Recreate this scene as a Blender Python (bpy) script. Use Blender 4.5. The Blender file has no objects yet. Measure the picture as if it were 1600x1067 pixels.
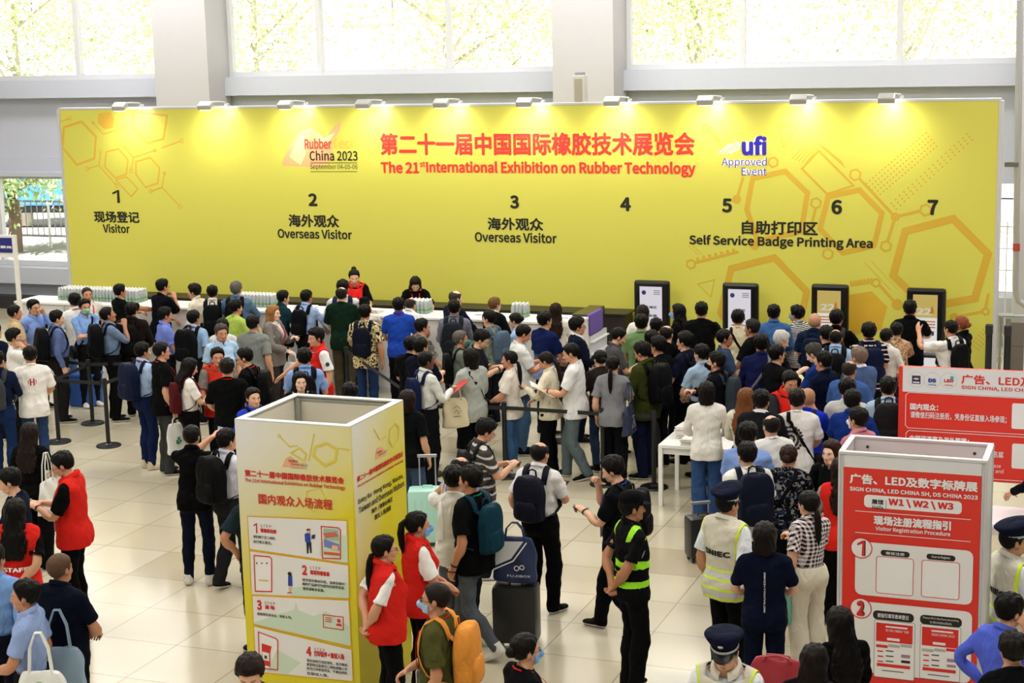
import bpy, bmesh, math, random
import numpy as np
from mathutils import Vector, Matrix
from mathutils.bvhtree import BVHTree
C = bpy.context.scene.collection
SC = bpy.context.scene
random.seed(7)

# ---------------------------------------------------------------- camera
FPX, YAW, PITCH, ROLL, CAMZ = 2562.04, -0.3678, 0.179285, -0.024051, 5.535
def cam_axes():
    cy, sy, cp, sp = math.cos(YAW), math.sin(YAW), math.cos(PITCH), math.sin(PITCH)
    f = np.array([sy*cp, cy*cp, -sp]); r = np.array([cy, -sy, 0.0]); u = np.cross(r, f)
    cr, sr = math.cos(ROLL), math.sin(ROLL)
    return r*cr+u*sr, -r*sr+u*cr, f
CR, CU, CF = cam_axes()
cam_data = bpy.data.cameras.new('camera'); cam_data.lens = FPX/1600*36; cam_data.sensor_width = 36
cam_data.clip_start = .5; cam_data.clip_end = 400
cam = bpy.data.objects.new('camera', cam_data); C.objects.link(cam); SC.camera = cam
cam.matrix_world = Matrix([[CR[0], CU[0], -CF[0], 0], [CR[1], CU[1], -CF[1], 0], [CR[2], CU[2], -CF[2], CAMZ], [0, 0, 0, 1]])
def ray(px, py):
    return (px-800)/FPX*CR - (py-533.5)/FPX*CU + CF
def at_z(px, py, z=0.0):                      # the point of the level z that the pixel looks at
    d = ray(px, py); t = (z-CAMZ)/d[2]
    return np.array([0, 0, CAMZ])+t*d
def at_y(px, py, y):                          # the point of the vertical plane y that the pixel looks at
    d = ray(px, py); t = y/d[1]
    return np.array([0, 0, CAMZ])+t*d

# ---------------------------------------------------------------- world, sun, hall lamps and added fill row, exposure
w = bpy.data.worlds.new('world'); SC.world = w; w.use_nodes = True
bg = w.node_tree.nodes['Background']
bg.inputs['Color'].default_value = (.92, .96, 1.0, 1); bg.inputs['Strength'].default_value = .30
sd = bpy.data.lights.new('sun', 'SUN'); sd.energy = 42; sd.angle = .02; sd.color = (1, .97, .9)
sun = bpy.data.objects.new('sun', sd); C.objects.link(sun)
sun.rotation_euler = Vector((.22, .58, -1.0)).to_track_quat('-Z', 'Y').to_euler()
def area(x, y, z, sx, sy, e, col=(1, .975, .94)):
    l = bpy.data.lights.new('hall_or_fill_lamp', 'AREA'); l.shape = 'RECTANGLE'; l.size = sx; l.size_y = sy; l.energy = e; l.color = col
    o = bpy.data.objects.new('hall_or_fill_lamp', l); C.objects.link(o); o.location = (x, y, z)
for lx in (-19, -9.5, 0):
    for ly in (5, 13.5, 21):
        area(lx, ly, 8.8, 4, 2.5, 640)
    area(lx, 27.4, 8.8, 6, 1.5, 720)  # added fill row, only there to brighten the back wall and columns
SC.view_settings.view_transform = 'Standard'; SC.view_settings.look = 'None'
SC.view_settings.exposure = -0.85; SC.view_settings.gamma = 1; SC.view_settings.use_curve_mapping = False
try:
    SC.cycles.use_denoising = True
    SC.cycles.max_bounces = 6; SC.cycles.diffuse_bounces = 3; SC.cycles.glossy_bounces = 3
    SC.cycles.sample_clamp_indirect = 6
except Exception:
    pass
# ---------------------------------------------------------------- materials
def lin(c):
    c = c.lstrip('#'); v = [int(c[i:i+2], 16)/255 for i in (0, 2, 4)]
    return tuple(x/12.92 if x <= .04045 else ((x+.055)/1.055)**2.4 for x in v)+(1,)
class NT:
    def __init__(s, m):
        s.t = m.node_tree; s.n = s.t.nodes; s.b = s.n.get('Principled BSDF')
    def node(s, typ, **k):
        o = s.n.new(typ)
        for a, v in k.items():
            if a.startswith('i_'):
                o.inputs[int(a[2:]) if a[2:].isdigit() else a[2:].replace('_', ' ')].default_value = v
            else:
                setattr(o, a, v)
        return o
    def link(s, a, b): s.t.links.new(a, b)
    def math(s, op, a, b=0.0, c=None):
        o = s.n.new('ShaderNodeMath'); o.operation = op
        for i, v in enumerate((a, b) if c is None else (a, b, c)):
            if isinstance(v, (int, float)): o.inputs[i].default_value = v
            else: s.link(v, o.inputs[i])
        return o.outputs[0]
    def mix(s, f, a, b, mode='MIX'):
        o = s.n.new('ShaderNodeMix'); o.data_type = 'RGBA'; o.blend_type = mode
        for i, v in ((0, f), (6, a), (7, b)):
            if isinstance(v, (int, float)): o.inputs[i].default_value = v
            elif isinstance(v, tuple): o.inputs[i].default_value = v
            else: s.link(v, o.inputs[i])
        return o.outputs[2]
    def rest(s):
        a = s.node('ShaderNodeAttribute', attribute_name='rest'); sp = s.n.new('ShaderNodeSeparateXYZ')
        s.link(a.outputs['Vector'], sp.inputs[0]); return a.outputs['Vector'], sp.outputs
    def noise(s, vec, scale, detail=2.0):
        o = s.n.new('ShaderNodeTexNoise'); o.inputs['Scale'].default_value = scale; o.inputs['Detail'].default_value = detail
        if vec is not None: s.link(vec, o.inputs['Vector'])
        return o.outputs[0]
    def bump(s, h, strength=.3, dist=.01):
        o = s.n.new('ShaderNodeBump'); o.inputs['Strength'].default_value = strength; o.inputs['Distance'].default_value = dist
        s.link(h, o.inputs['Height']); s.link(o.outputs[0], s.b.inputs['Normal'])
def newmat(name, col=None, rough=.6, metal=0.0, spec=None):
    m = bpy.data.materials.new(name); m.use_nodes = True; n = NT(m)
    if col is not None: n.b.inputs['Base Color'].default_value = lin(col) if isinstance(col, str) else col
    n.b.inputs['Roughness'].default_value = rough; n.b.inputs['Metallic'].default_value = metal
    if spec is not None: n.b.inputs['Specular IOR Level'].default_value = spec
    return m, n
_mc = {}
def pm(col, rough=.6, metal=0.0, grain=0.0):       # a plain procedural material per colour
    k = (col, rough, metal, grain)
    if k not in _mc:
        m, n = newmat('mat_%d' % len(_mc), col, rough, metal)
        if grain:
            tc = n.node('ShaderNodeTexCoord'); f = n.noise(tc.outputs['Object'], 7, 4)
            n.link(n.mix(n.math('MULTIPLY', f, grain), lin(col), tuple(x*.55 for x in lin(col)[:3])+(1,)), n.b.inputs['Base Color'])
        _mc[k] = m
    return _mc[k]
def emat(name, col, strength):
    m, n = newmat(name, '#000000')
    n.b.inputs['Emission Color'].default_value = lin(col); n.b.inputs['Emission Strength'].default_value = strength
    return m

# ---------------------------------------------------------------- mesh helpers
def tag(o, label=None, cat=None, group=None, kind=None):
    if label: o['label'] = label
    if cat: o['category'] = cat
    if group: o['group'] = group
    if kind: o['kind'] = kind
    return o
def link(name, me, mats=None, parent=None, loc=None, color=None, smooth=False):
    o = bpy.data.objects.new(name, me); C.objects.link(o)
    if mats is not None:
        for m in (mats if isinstance(mats, (list, tuple)) else [mats]): me.materials.append(m)
    if parent is not None: o.parent = parent
    if loc is not None: o.location = loc
    if color is not None: o.color = color
    if smooth: me.shade_smooth()
    return o
def empty(name, loc=(0, 0, 0), rz=0.0):
    o = bpy.data.objects.new(name, None); C.objects.link(o); o.location = loc; o.rotation_euler = (0, 0, rz); o.empty_display_size = .1
    return o
class MB:
    """collects simple solids in one bmesh; build() links them as one mesh object"""
    def __init__(s): s.b = bmesh.new(); s.mi = 0
    def _new(s, r, f0):
        s.b.faces.ensure_lookup_table()
        for i in range(f0, len(s.b.faces)): s.b.faces[i].material_index = s.mi
        return r
    def box(s, c, d, rz=0.0, bev=0.0, rot=None):
        f0 = len(s.b.faces)
        M = Matrix.Translation(c) @ (rot.to_4x4() if rot is not None else Matrix.Rotation(rz, 4, 'Z')) @ Matrix.Diagonal((d[0], d[1], d[2], 1))
        r = bmesh.ops.create_cube(s.b, size=1, matrix=M)
        if bev:
            es = list({e for v in r['verts'] for e in v.link_edges})
            bmesh.ops.bevel(s.b, geom=es, offset=bev, segments=2, affect='EDGES', profile=.6)
        return s._new(r, f0)
    def cyl(s, a, b, r0, r1=None, n=16):
        f0 = len(s.b.faces); a = Vector(a); b = Vector(b); d = b-a
        M = Matrix.Translation((a+b)/2) @ d.to_track_quat('Z', 'Y').to_matrix().to_4x4()
        r = bmesh.ops.create_cone(s.b, cap_ends=True, segments=n, radius1=r0, radius2=r0 if r1 is None else r1, depth=d.length, matrix=M)
        return s._new(r, f0)
    def lathe(s, prof, loc=(0, 0, 0), n=20):
        f0 = len(s.b.faces); rings = []
        for r, z in prof:
            rings.append([s.b.verts.new((loc[0]+r*math.cos(2*math.pi*i/n), loc[1]+r*math.sin(2*math.pi*i/n), loc[2]+z)) for i in range(n)])
        for A, B in zip(rings, rings[1:]):
            for i in range(n): s.b.faces.new((A[i], A[(i+1) % n], B[(i+1) % n], B[i]))
        s.b.faces.new(rings[0][::-1]); s.b.faces.new(rings[-1])
        s._new(None, f0)
    def tube(s, pts, r, n=8, flat=None):
        f0 = len(s.b.faces); P = [Vector(p) for p in pts]; rings = []; up = Vector((0, 0, 1)); prevx = None
        for i, p in enumerate(P):
            t = (P[min(i+1, len(P)-1)]-P[max(i-1, 0)]).normalized()
            x = t.cross(up) if prevx is None else prevx-t*prevx.dot(t)
            if x.length < 1e-4: x = t.cross(Vector((1, 0, 0)))
            x.normalize(); prevx = x; y = t.cross(x); rr = r[i] if isinstance(r, (list, tuple)) else r
            rings.append([s.b.verts.new(p+x*rr*math.cos(2*math.pi*k/n)+y*rr*math.sin(2*math.pi*k/n)) for k in range(n)])
        for A, B in zip(rings, rings[1:]):
            for i in range(n): s.b.faces.new((A[i], A[(i+1) % n], B[(i+1) % n], B[i]))
        s.b.faces.new(rings[0][::-1]); s.b.faces.new(rings[-1]); s._new(None, f0)
    def poly(s, pts, th=None, n=(0, -1, 0)):       # a polygon, thickened along -n when th is given
        f0 = len(s.b.faces); vs = [s.b.verts.new(p) for p in pts]; s.b.faces.new(vs)
        if th:
            o = Vector(n)*-th; ws = [s.b.verts.new(Vector(p)+o) for p in pts]; s.b.faces.new(ws[::-1]); k = len(vs)
            for i in range(k): s.b.faces.new((vs[i], ws[i], ws[(i+1) % k], vs[(i+1) % k]))
        s._new(None, f0)
    def strip(s, pts, w, origin, ux, uy, un, th=.002, closed=False):   # flat band of width w along 2-D points of a plane
        P = [Vector((p[0], p[1])) for p in pts]; k = len(P); L = []; R = []
        for i in range(k):
            a = P[i-1] if (closed or i > 0) else P[i]; b = P[(i+1) % k] if (closed or i < k-1) else P[i]
            d1 = (P[i]-a).normalized() if (P[i]-a).length > 1e-9 else (b-P[i]).normalized()
            d2 = (b-P[i]).normalized() if (b-P[i]).length > 1e-9 else d1
            n1 = Vector((-d1.y, d1.x)); n2 = Vector((-d2.y, d2.x)); m = (n1+n2)
            m = n1 if m.length < 1e-6 else m.normalized(); sc = 1/max(.35, m.dot(n1))
            L.append(P[i]+m*w/2*sc); R.append(P[i]-m*w/2*sc)
        for i in range(k if closed else k-1):
            j = (i+1) % k
            s.poly([s.pl(q, origin, ux, uy, un, th) for q in (L[i], R[i], R[j], L[j])])
    @staticmethod
    def pl(q, o, ux, uy, un, th): return Vector(o)+Vector(ux)*q[0]+Vector(uy)*q[1]+Vector(un)*th
    def build(s, name, mats, parent=None, smooth=False, loc=None, color=None):
        bmesh.ops.recalc_face_normals(s.b, faces=s.b.faces)
        me = bpy.data.meshes.new(name)
        if loc is not None: bmesh.ops.translate(s.b, verts=s.b.verts, vec=-Vector(loc))
        s.b.to_mesh(me); s.b.free()
        o = link(name, me, mats, parent, None if parent is not None else loc, color)
        if smooth:
            me.shade_smooth()
            try: me.set_sharp_from_angle(angle=math.radians(40))
            except Exception: pass
        return o
def _font(nm):
    try: return bpy.data.fonts.load(bpy.utils.system_resource('DATAFILES')+'/fonts/'+nm)
    except Exception: return None
FONT = _font('Noto Sans CJK Regular.woff2')
LASTN = 1
def text_mesh(txt, size, bold=0.0, align='CENTER', sx=1.0, spacing=1.0, shear=0.0):
    """verts (2-D) and faces of one line of lettering; bold thickens the strokes by laying shifted copies"""
    cu = bpy.data.curves.new('lettering', 'FONT'); cu.body = txt; cu.size = size; cu.align_x = align
    f_ = FONT
    if f_ is not None: cu.font = f_
    cu.space_character = spacing; cu.shear = shear; cu.resolution_u = 3; cu.fill_mode = 'BOTH'
    o = bpy.data.objects.new('lettering', cu); C.objects.link(o)
    dg = bpy.context.evaluated_depsgraph_get(); me = bpy.data.meshes.new_from_object(o.evaluated_get(dg))
    bpy.data.objects.remove(o); bpy.data.curves.remove(cu)
    v = np.zeros(len(me.vertices)*3); me.vertices.foreach_get('co', v); v = v.reshape(-1, 3)[:, :2]
    v = v*[sx, 1]; f = [tuple(p.vertices) for p in me.polygons]
    bpy.data.meshes.remove(me); global LASTN; LASTN = max(1, len(v))
    if bold:
        b = bold*size*.62; V = []; F = []
        for k, (dx, dy) in enumerate(((b, 0), (-b, 0), (0, b), (0, -b), (b*.7, b*.7), (-b*.7, b*.7), (b*.7, -b*.7), (-b*.7, -b*.7))):
            F += [tuple(i+k*len(v) for i in q) for q in f]; V.append(v+[dx, dy])
        v = np.concatenate(V); f = F
    return v, f
class Print:
    """flat print on a sign: lettering and shapes in sign units, one mesh with several inks"""
    def __init__(s, origin, ux, uy, un, off=.003):
        s.o, s.ux, s.uy, s.un = [np.array(a, float) for a in (origin, ux, uy, un)]; s.V = []; s.F = []; s.M = []; s.mats = []; s.off = off; s.k = 0
    def ink(s, m):
        if m not in s.mats: s.mats.append(m)
        return s.mats.index(m)
    def add(s, v, f, m, lift=0, stag=False):
        v = np.asarray(v, float); b = len(s.V); s.k += 1; o = s.off+lift*.0012+(s.k % 24)*.00004
        s.V += [tuple(s.o+s.ux*a+s.uy*c+s.un*(o+(i//LASTN*.00018 if stag else 0))) for i, (a, c) in enumerate(v)]
        s.F += [tuple(b+i for i in q) for q in f]; s.M += [s.ink(m)]*len(f)
    def text(s, t, x, y, size, m, bold=0.0, width=None, align='CENTER', lift=1, **k):
        v, f = text_mesh(t, size, bold, 'LEFT', **k)
        if not len(v): return
        mn, mx = v.min(0), v.max(0)
        if width: v = (v-[mn[0], 0])*[width/(mx[0]-mn[0]), 1]; mn = v.min(0); mx = v.max(0)
        dx = {'CENTER': -(mn[0]+mx[0])/2, 'LEFT': -mn[0], 'RIGHT': -mx[0]}[align]
        s.add(v+[x+dx, y], f, m, lift, True)
    def rect(s, x0, y0, x1, y1, m, lift=0, r=0.0):
        if r:
            p = []
            for cx, cy, a0 in ((x1-r, y1-r, 0), (x0+r, y1-r, 90), (x0+r, y0+r, 180), (x1-r, y0+r, 270)):
                p += [(cx+r*math.cos(math.radians(a0+t)), cy+r*math.sin(math.radians(a0+t))) for t in (0, 30, 60, 90)]
        else: p = [(x0, y0), (x1, y0), (x1, y1), (x0, y1)]
        s.add(p, [tuple(range(len(p)))], m, lift)
    def poly(s, p, m, lift=0): s.add(p, [tuple(range(len(p)))], m, lift)
    def disc(s, x, y, r, m, lift=0, n=20, ry=None):
        s.poly([(x+r*math.cos(2*math.pi*i/n), y+(ry or r)*math.sin(2*math.pi*i/n)) for i in range(n)], m, lift)
    def line(s, pts, wd, m, lift=0, closed=False):
        P = [Vector(p) for p in pts]; k = len(P)
        L = []; R = []
        for i in range(k):
            a = P[i-1] if (closed or i > 0) else P[i]; b = P[(i+1) % k] if (closed or i < k-1) else P[i]
            d1 = (P[i]-a) if (P[i]-a).length > 1e-9 else (b-P[i]); d2 = (b-P[i]) if (b-P[i]).length > 1e-9 else d1
            d1.normalize(); d2 = d2.normalized(); n1 = Vector((-d1.y, d1.x)); mm = n1+Vector((-d2.y, d2.x))
            mm = n1 if mm.length < 1e-6 else mm.normalized(); sc = wd/2/max(.35, mm.dot(n1))
            L.append(P[i]+mm*sc); R.append(P[i]-mm*sc)
        v = [tuple(q) for q in L+R]; f = [(i, k+i, k+(i+1) % k, (i+1) % k) for i in range(k if closed else k-1)]
        s.add(v, f, m, lift)
    def ring(s, x, y, r, wd, m, lift=0, n=20): s.line([(x+r*math.cos(2*math.pi*i/n), y+r*math.sin(2*math.pi*i/n)) for i in range(n)], wd, m, lift, True)
    def hexa(s, x, y, r, wd, m, a0=0, lift=0): s.line([(x+r*math.cos(math.radians(a0+60*i)), y+r*math.sin(math.radians(a0+60*i))) for i in range(6)], wd, m, lift, True)
    def build(s, name, parent=None):
        me = bpy.data.meshes.new(name); me.from_pydata(s.V, [], s.F)
        for m in s.mats: me.materials.append(m)
        me.polygons.foreach_set('material_index', s.M); me.update()
        o = bpy.data.objects.new(name, me); C.objects.link(o)
        if parent is not None: o.parent = parent
        return o
RNDE = random.Random(3)
# ================================================================ people: one body is grown once from a distance field, then posed
F32 = np.float32
def smin(a, b, k):
    h = np.maximum(k-np.abs(a-b), 0)/k
    return np.minimum(a, b)-h*h*k*.25
def smax(a, b, k): return -smin(-a, -b, k)
def cap(p, a, b, ra, rb):
    a = np.array(a, F32); b = np.array(b, F32); ab = b-a
    t = np.clip(((p-a)@ab)/F32(ab@ab), 0, 1)
    return np.linalg.norm(p-a-t[:, None]*ab, axis=1)-(ra+(rb-ra)*t)
def ell(p, c, r):
    r = np.array(r, F32); q = (p-np.array(c, F32))/r; k0 = np.linalg.norm(q, axis=1)+1e-6; k1 = np.linalg.norm(q/r, axis=1)+1e-6
    return k0*(k0-1)/k1
def prof(p, zs, rx, ry, yo=None):                # a tube of elliptic sections
    z = p[:, 2]; a = np.interp(z, zs, rx); b = np.interp(z, zs, ry); y0 = 0 if yo is None else np.interp(z, zs, yo)
    k = np.sqrt((p[:, 0]/a)**2+((p[:, 1]-y0)/b)**2)
    d = (k-1)*np.minimum(a, b)
    return np.maximum(d, np.maximum(zs[0]-z, z-zs[-1])).astype(F32)
def nets(fn, lo, hi, h, mirror=True, coarse=4):
    """surface nets of the zero level of fn; mirror: the x<0 half is a reflection"""
    lo = np.array(lo, float); hi = np.array(hi, float)
    if mirror: lo[0] = 0
    n = np.ceil((hi-lo)/h/coarse).astype(int)*coarse+1
    nc = (n-1)//coarse+1
    ax = [lo[i]+np.arange(nc[i])*h*coarse for i in range(3)]
    g = np.stack(np.meshgrid(*ax, indexing='ij'), -1).reshape(-1, 3).astype(F32)
    dc = fn(g).reshape(nc)
    full = np.repeat(np.repeat(np.repeat(dc, coarse, 0), coarse, 1), coarse, 2)
    sh = coarse//2
    full = full[sh:sh+n[0], sh:sh+n[1], sh:sh+n[2]]
    near = np.abs(full) < h*coarse*1.9
    idx = np.argwhere(near)
    full = full.copy(); P = (lo+idx*h).astype(F32); out = np.empty(len(P), F32)
    for i in range(0, len(P), 200000): out[i:i+200000] = fn(P[i:i+200000])
    full[tuple(idx.T)] = out
    if mirror:
        full = np.concatenate([full[:0:-1], full], 0); lo[0] = -(n[0]-1)*h
    s = full < 0; N = full.shape
    c = np.zeros((N[0]-1, N[1]-1, N[2]-1), np.int8)
    for dx in (0, 1):
        for dy in (0, 1):
            for dz in (0, 1): c += s[dx:N[0]-1+dx, dy:N[1]-1+dy, dz:N[2]-1+dz]
    act = np.argwhere((c > 0) & (c < 8)); vid = -np.ones(c.shape, np.int64); vid[tuple(act.T)] = np.arange(len(act))
    acc = np.zeros((len(act), 3)); cnt = np.zeros(len(act))
    corners = [(i, j, k) for i in (0, 1) for j in (0, 1) for k in (0, 1)]
    for ca in corners:
        for d in range(3):
            if ca[d] == 0:
                cb = list(ca); cb[d] = 1
                va = full[tuple((act+ca).T)]; vb = full[tuple((act+cb).T)]
                m = (va < 0) != (vb < 0); t = np.zeros(len(act)); t[m] = va[m]/(va[m]-vb[m])
                pt = np.array(ca, float)[None]+np.zeros((len(act), 1)); pt[:, d] += t
                acc[m] += pt[m]; cnt[m] += 1
    V = lo+(act+acc/cnt[:, None])*h
    F = []
    for d in range(3):
        a1, a2 = (d+1) % 3, (d+2) % 3
        sl0 = [slice(1, N[i]-1) for i in range(3)]; sl0[d] = slice(0, N[d]-1); sl1 = list(sl0); sl1[d] = slice(1, N[d])
        A = s[tuple(sl0)]; B = s[tuple(sl1)]; e = np.argwhere(A != B); pos = A[tuple(e.T)]
        e = e+[0 if i == d else 1 for i in range(3)]
        o1 = np.zeros(3, int); o1[a1] = 1; o2 = np.zeros(3, int); o2[a2] = 1
        q = np.stack([vid[tuple((e-o1-o2).T)], vid[tuple((e-o2).T)], vid[tuple(e.T)], vid[tuple((e-o1).T)]], 1)
        q[~pos] = q[~pos][:, ::-1]; F.append(q)
    return V, np.concatenate(F)

# ---- rest skeleton (1.70 m, facing +Y, arms hanging out at 30 degrees)
AD = np.array([.5, 0, -.8660254]); SH = np.array([.178, -.012, 1.388]); EL = SH+.28*AD; WR = SH+.53*AD
HIP = np.array([.088, 0, .90]); KN = np.array([.098, .012, .485]); AN = np.array([.105, -.02, .08])
FY = (.030, .010, -.010, -.029); FL = (.068, .076, .071, .056)
FING = []
for fy, fl in zip(FY, FL):
    b = WR+AD*(.092-abs(fy-.004)*.16)+np.array([0, fy, 0])
    FING.append((b, b+AD*fl*.55, b+AD*fl))
tb = WR+AD*.022+np.array([-.004, .026, 0]); td = (AD*.75+np.array([-.12, .62, 0])); td /= np.linalg.norm(td)
FING.append((tb, tb+td*.048, tb+td*.082))
def head_core(p):
    d = ell(p, (0, -.004, 1.612), (.075, .096, .088))
    d = smin(d, ell(p, (0, .036, 1.556), (.058, .058, .08)), .03)
    d = smin(d, cap(p, (.043, .012, 1.528), (.014, .068, 1.496), .020, .019), .025)
    return d
def head_sdf(p):
    d = head_core(p)
    d = smin(d, cap(p, (.036, .074, 1.606), (.008, .087, 1.604), .012, .012), .015)
    d = smin(d, ell(p, (.041, .058, 1.563), (.022, .022, .022)), .02)
    d = smax(d, -ell(p, (.031, .106, 1.588), (.018, .018, .012)), .010)
    d = smin(d, ell(p, (.031, .0775, 1.588), (.0135, .0125, .0105)), .004)
    d = smin(d, cap(p, (0, .096, 1.590), (0, .112, 1.556), .007, .0105), .012)
    d = smin(d, ell(p, (.0115, .103, 1.551), (.009, .011, .008)), .006)
    d = smin(d, cap(p, (0, .0935, 1.5275), (.019, .083, 1.526), .0062, .003), .006)
    d = smin(d, cap(p, (0, .0925, 1.5185), (.015, .083, 1.5205), .0066, .004), .005)
    d = smin(d, ell(p, (.076, -.008, 1.577), (.010, .019, .031)), .006)
    return d
def body_sdf(p):
    p = p.copy(); p[:, 0] = np.abs(p[:, 0])
    d = ell(p, (0, -.008, .93), (.160, .112, .13))
    d = smin(d, ell(p, (0, 0, 1.07), (.138, .098, .15)), .06)
    d = smin(d, ell(p, (0, -.002, 1.235), (.152, .112, .185)), .05)
    d = smin(d, ell(p, (.07, .055, 1.30), (.075, .05, .06)), .05)
    d = smin(d, cap(p, (0, -.012, 1.39), SH-[.025, 0, .012], .062, .055), .05)
    d = smin(d, cap(p, (.02, -.02, 1.46), (.14, -.02, 1.405), .042, .038), .04)
    d = smin(d, cap(p, (0, -.012, 1.40), (0, .006, 1.535), .056, .052), .03)
    d = smin(d, ell(p, (.072, -.062, .905), (.082, .072, .09)), .05)
    a = cap(p, SH, EL, .052, .041)
    a = smin(a, cap(p, EL, EL+.10*AD, .040, .041), .02); a = smin(a, cap(p, EL+.08*AD, WR, .041, .026), .03)
    palm = ell(p, WR+AD*.055+[0, .002, 0], (.035, .041, .058))
    q = p-(WR+AD*.055).astype(F32); along = q@AD.astype(F32); th = q@np.array([AD[2], 0, -AD[0]], F32)
    palm = np.maximum(np.sqrt((along/.058)**2+((q[:, 1]-.001)/.043)**2+(th/.017)**2)-1, -1)*.017
    a = smin(a, palm.astype(F32), .022)
    f = None
    for i, (b, m, t) in enumerate(FING):
        g = np.minimum(cap(p, b-AD*.02 if i < 4 else b, m, .0095 if i < 4 else .0125, .0085), cap(p, m, t, .0085 if i < 4 else .0105, .0068))
        f = g if f is None else np.minimum(f, g)
    a = smin(a, f, .008)
    d = smin(d, a, .03)
    l = cap(p, HIP+[0, 0, -.02], KN, .082, .052)
    l = smin(l, cap(p, KN, AN, .049, .035), .03); l = smin(l, ell(p, (.100, -.026, .355), (.05, .05, .12)), .03)
    l = smin(l, cap(p, AN+[0, -.022, -.042], AN+[.004, .05, -.035], .036, .034), .02)
    l = smin(l, ell(p, AN+[.012, .115, -.055], (.044, .065, .024)), .025)
    d = smin(d, l, .03)
    d = smin(d, head_sdf(p), .012)
    return d
# ---- clothes as looser fields
def torso_f(p, g=0.0, tuck=False):
    zs = [.70, .80, .95, 1.08, 1.22, 1.34, 1.40, 1.44, 1.475, 1.53]
    rx = [.20, .196, .187, .178, .186, .192, .165, .10, .070, .066]; ry = [.15, .146, .138, .128, .137, .118, .092, .078, .071, .070]
    if tuck: rx[:4] = [.140, .140, .143, .166]; ry[:4] = [.098, .098, .100, .119]
    yo = [-.006, -.006, -.004, 0, .004, -.004, -.012, -.012, -.006, .004]
    return prof(p, zs, [a+g for a in rx], [b+g for b in ry], yo)
def top_sdf(slv, g=0.0, loose=1.0, tuck=False):
    def f(p):
        p = p.copy(); p[:, 0] = np.abs(p[:, 0])
        d = torso_f(p, g, tuck)
        if not tuck: d = smin(d, ell(p, (.070, -.066, .90), (.105+g, .098+g, .15)), .04)
        d = smin(d, cap(p, (0, -.012, 1.385), SH-[.03, 0, .01], .075+g, .066+g), .04)
        d = smin(d, cap(p, (.03, -.020, 1.448), (.145, -.018, 1.402), .050+g, .052+g), .03)
        if slv == 'short': a = cap(p, SH+AD*.01, SH+AD*.24, .060+g, .070*loose+g)
        else: a = smin(cap(p, SH, EL, .058+g, .054+g), cap(p, EL, WR+AD*.03, .056+g, .040+g), .02)
        if slv != 'none': d = smin(d, a, .03)
        return d
    return f
def legs_sdf(r_th, r_kn, r_an, skirt=False):
    def f(p):
        p = p.copy(); p[:, 0] = np.abs(p[:, 0])
        d = ell(p, (0, -.008, .95), (.178, .134, .16))
        d = smin(d, ell(p, (.074, -.064, .905), (.09, .078, .10)), .05)
        d = smin(d, prof(p, [.86, .95, 1.03, 1.09], [.17, .166, .155, .15], [.125, .122, .114, .112], [-.01, -.01, 0, 0]), .03)
        if skirt:
            return smin(d, prof(p, [.45, .60, .80, .92, 1.0], [.23, .215, .19, .175, .15], [.19, .175, .15, .135, .12]), .05)
        l = cap(p, HIP+[0, 0, -.02], KN, r_th, r_kn)
        l = smin(l, cap(p, KN, AN+[0, -.005, -.07], r_kn, r_an), .03); l = smin(l, ell(p, (.100, -.024, .36), (r_kn, .066, .15)), .03)
        return smin(d, l, .04)
    return f
def shoe_sdf(p):
    d = cap(p, AN+[0, -.022, -.040], AN+[.006, .06, -.040], .042, .046)
    d = smin(d, ell(p, AN+[.014, .118, -.052], (.050, .082, .032)), .03)
    d = smin(d, cap(p, AN+[0, -.012, -.03], AN+[0, -.008, .03], .046, .047), .02)
    return smax(d, .002-p[:, 2], .006)
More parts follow.
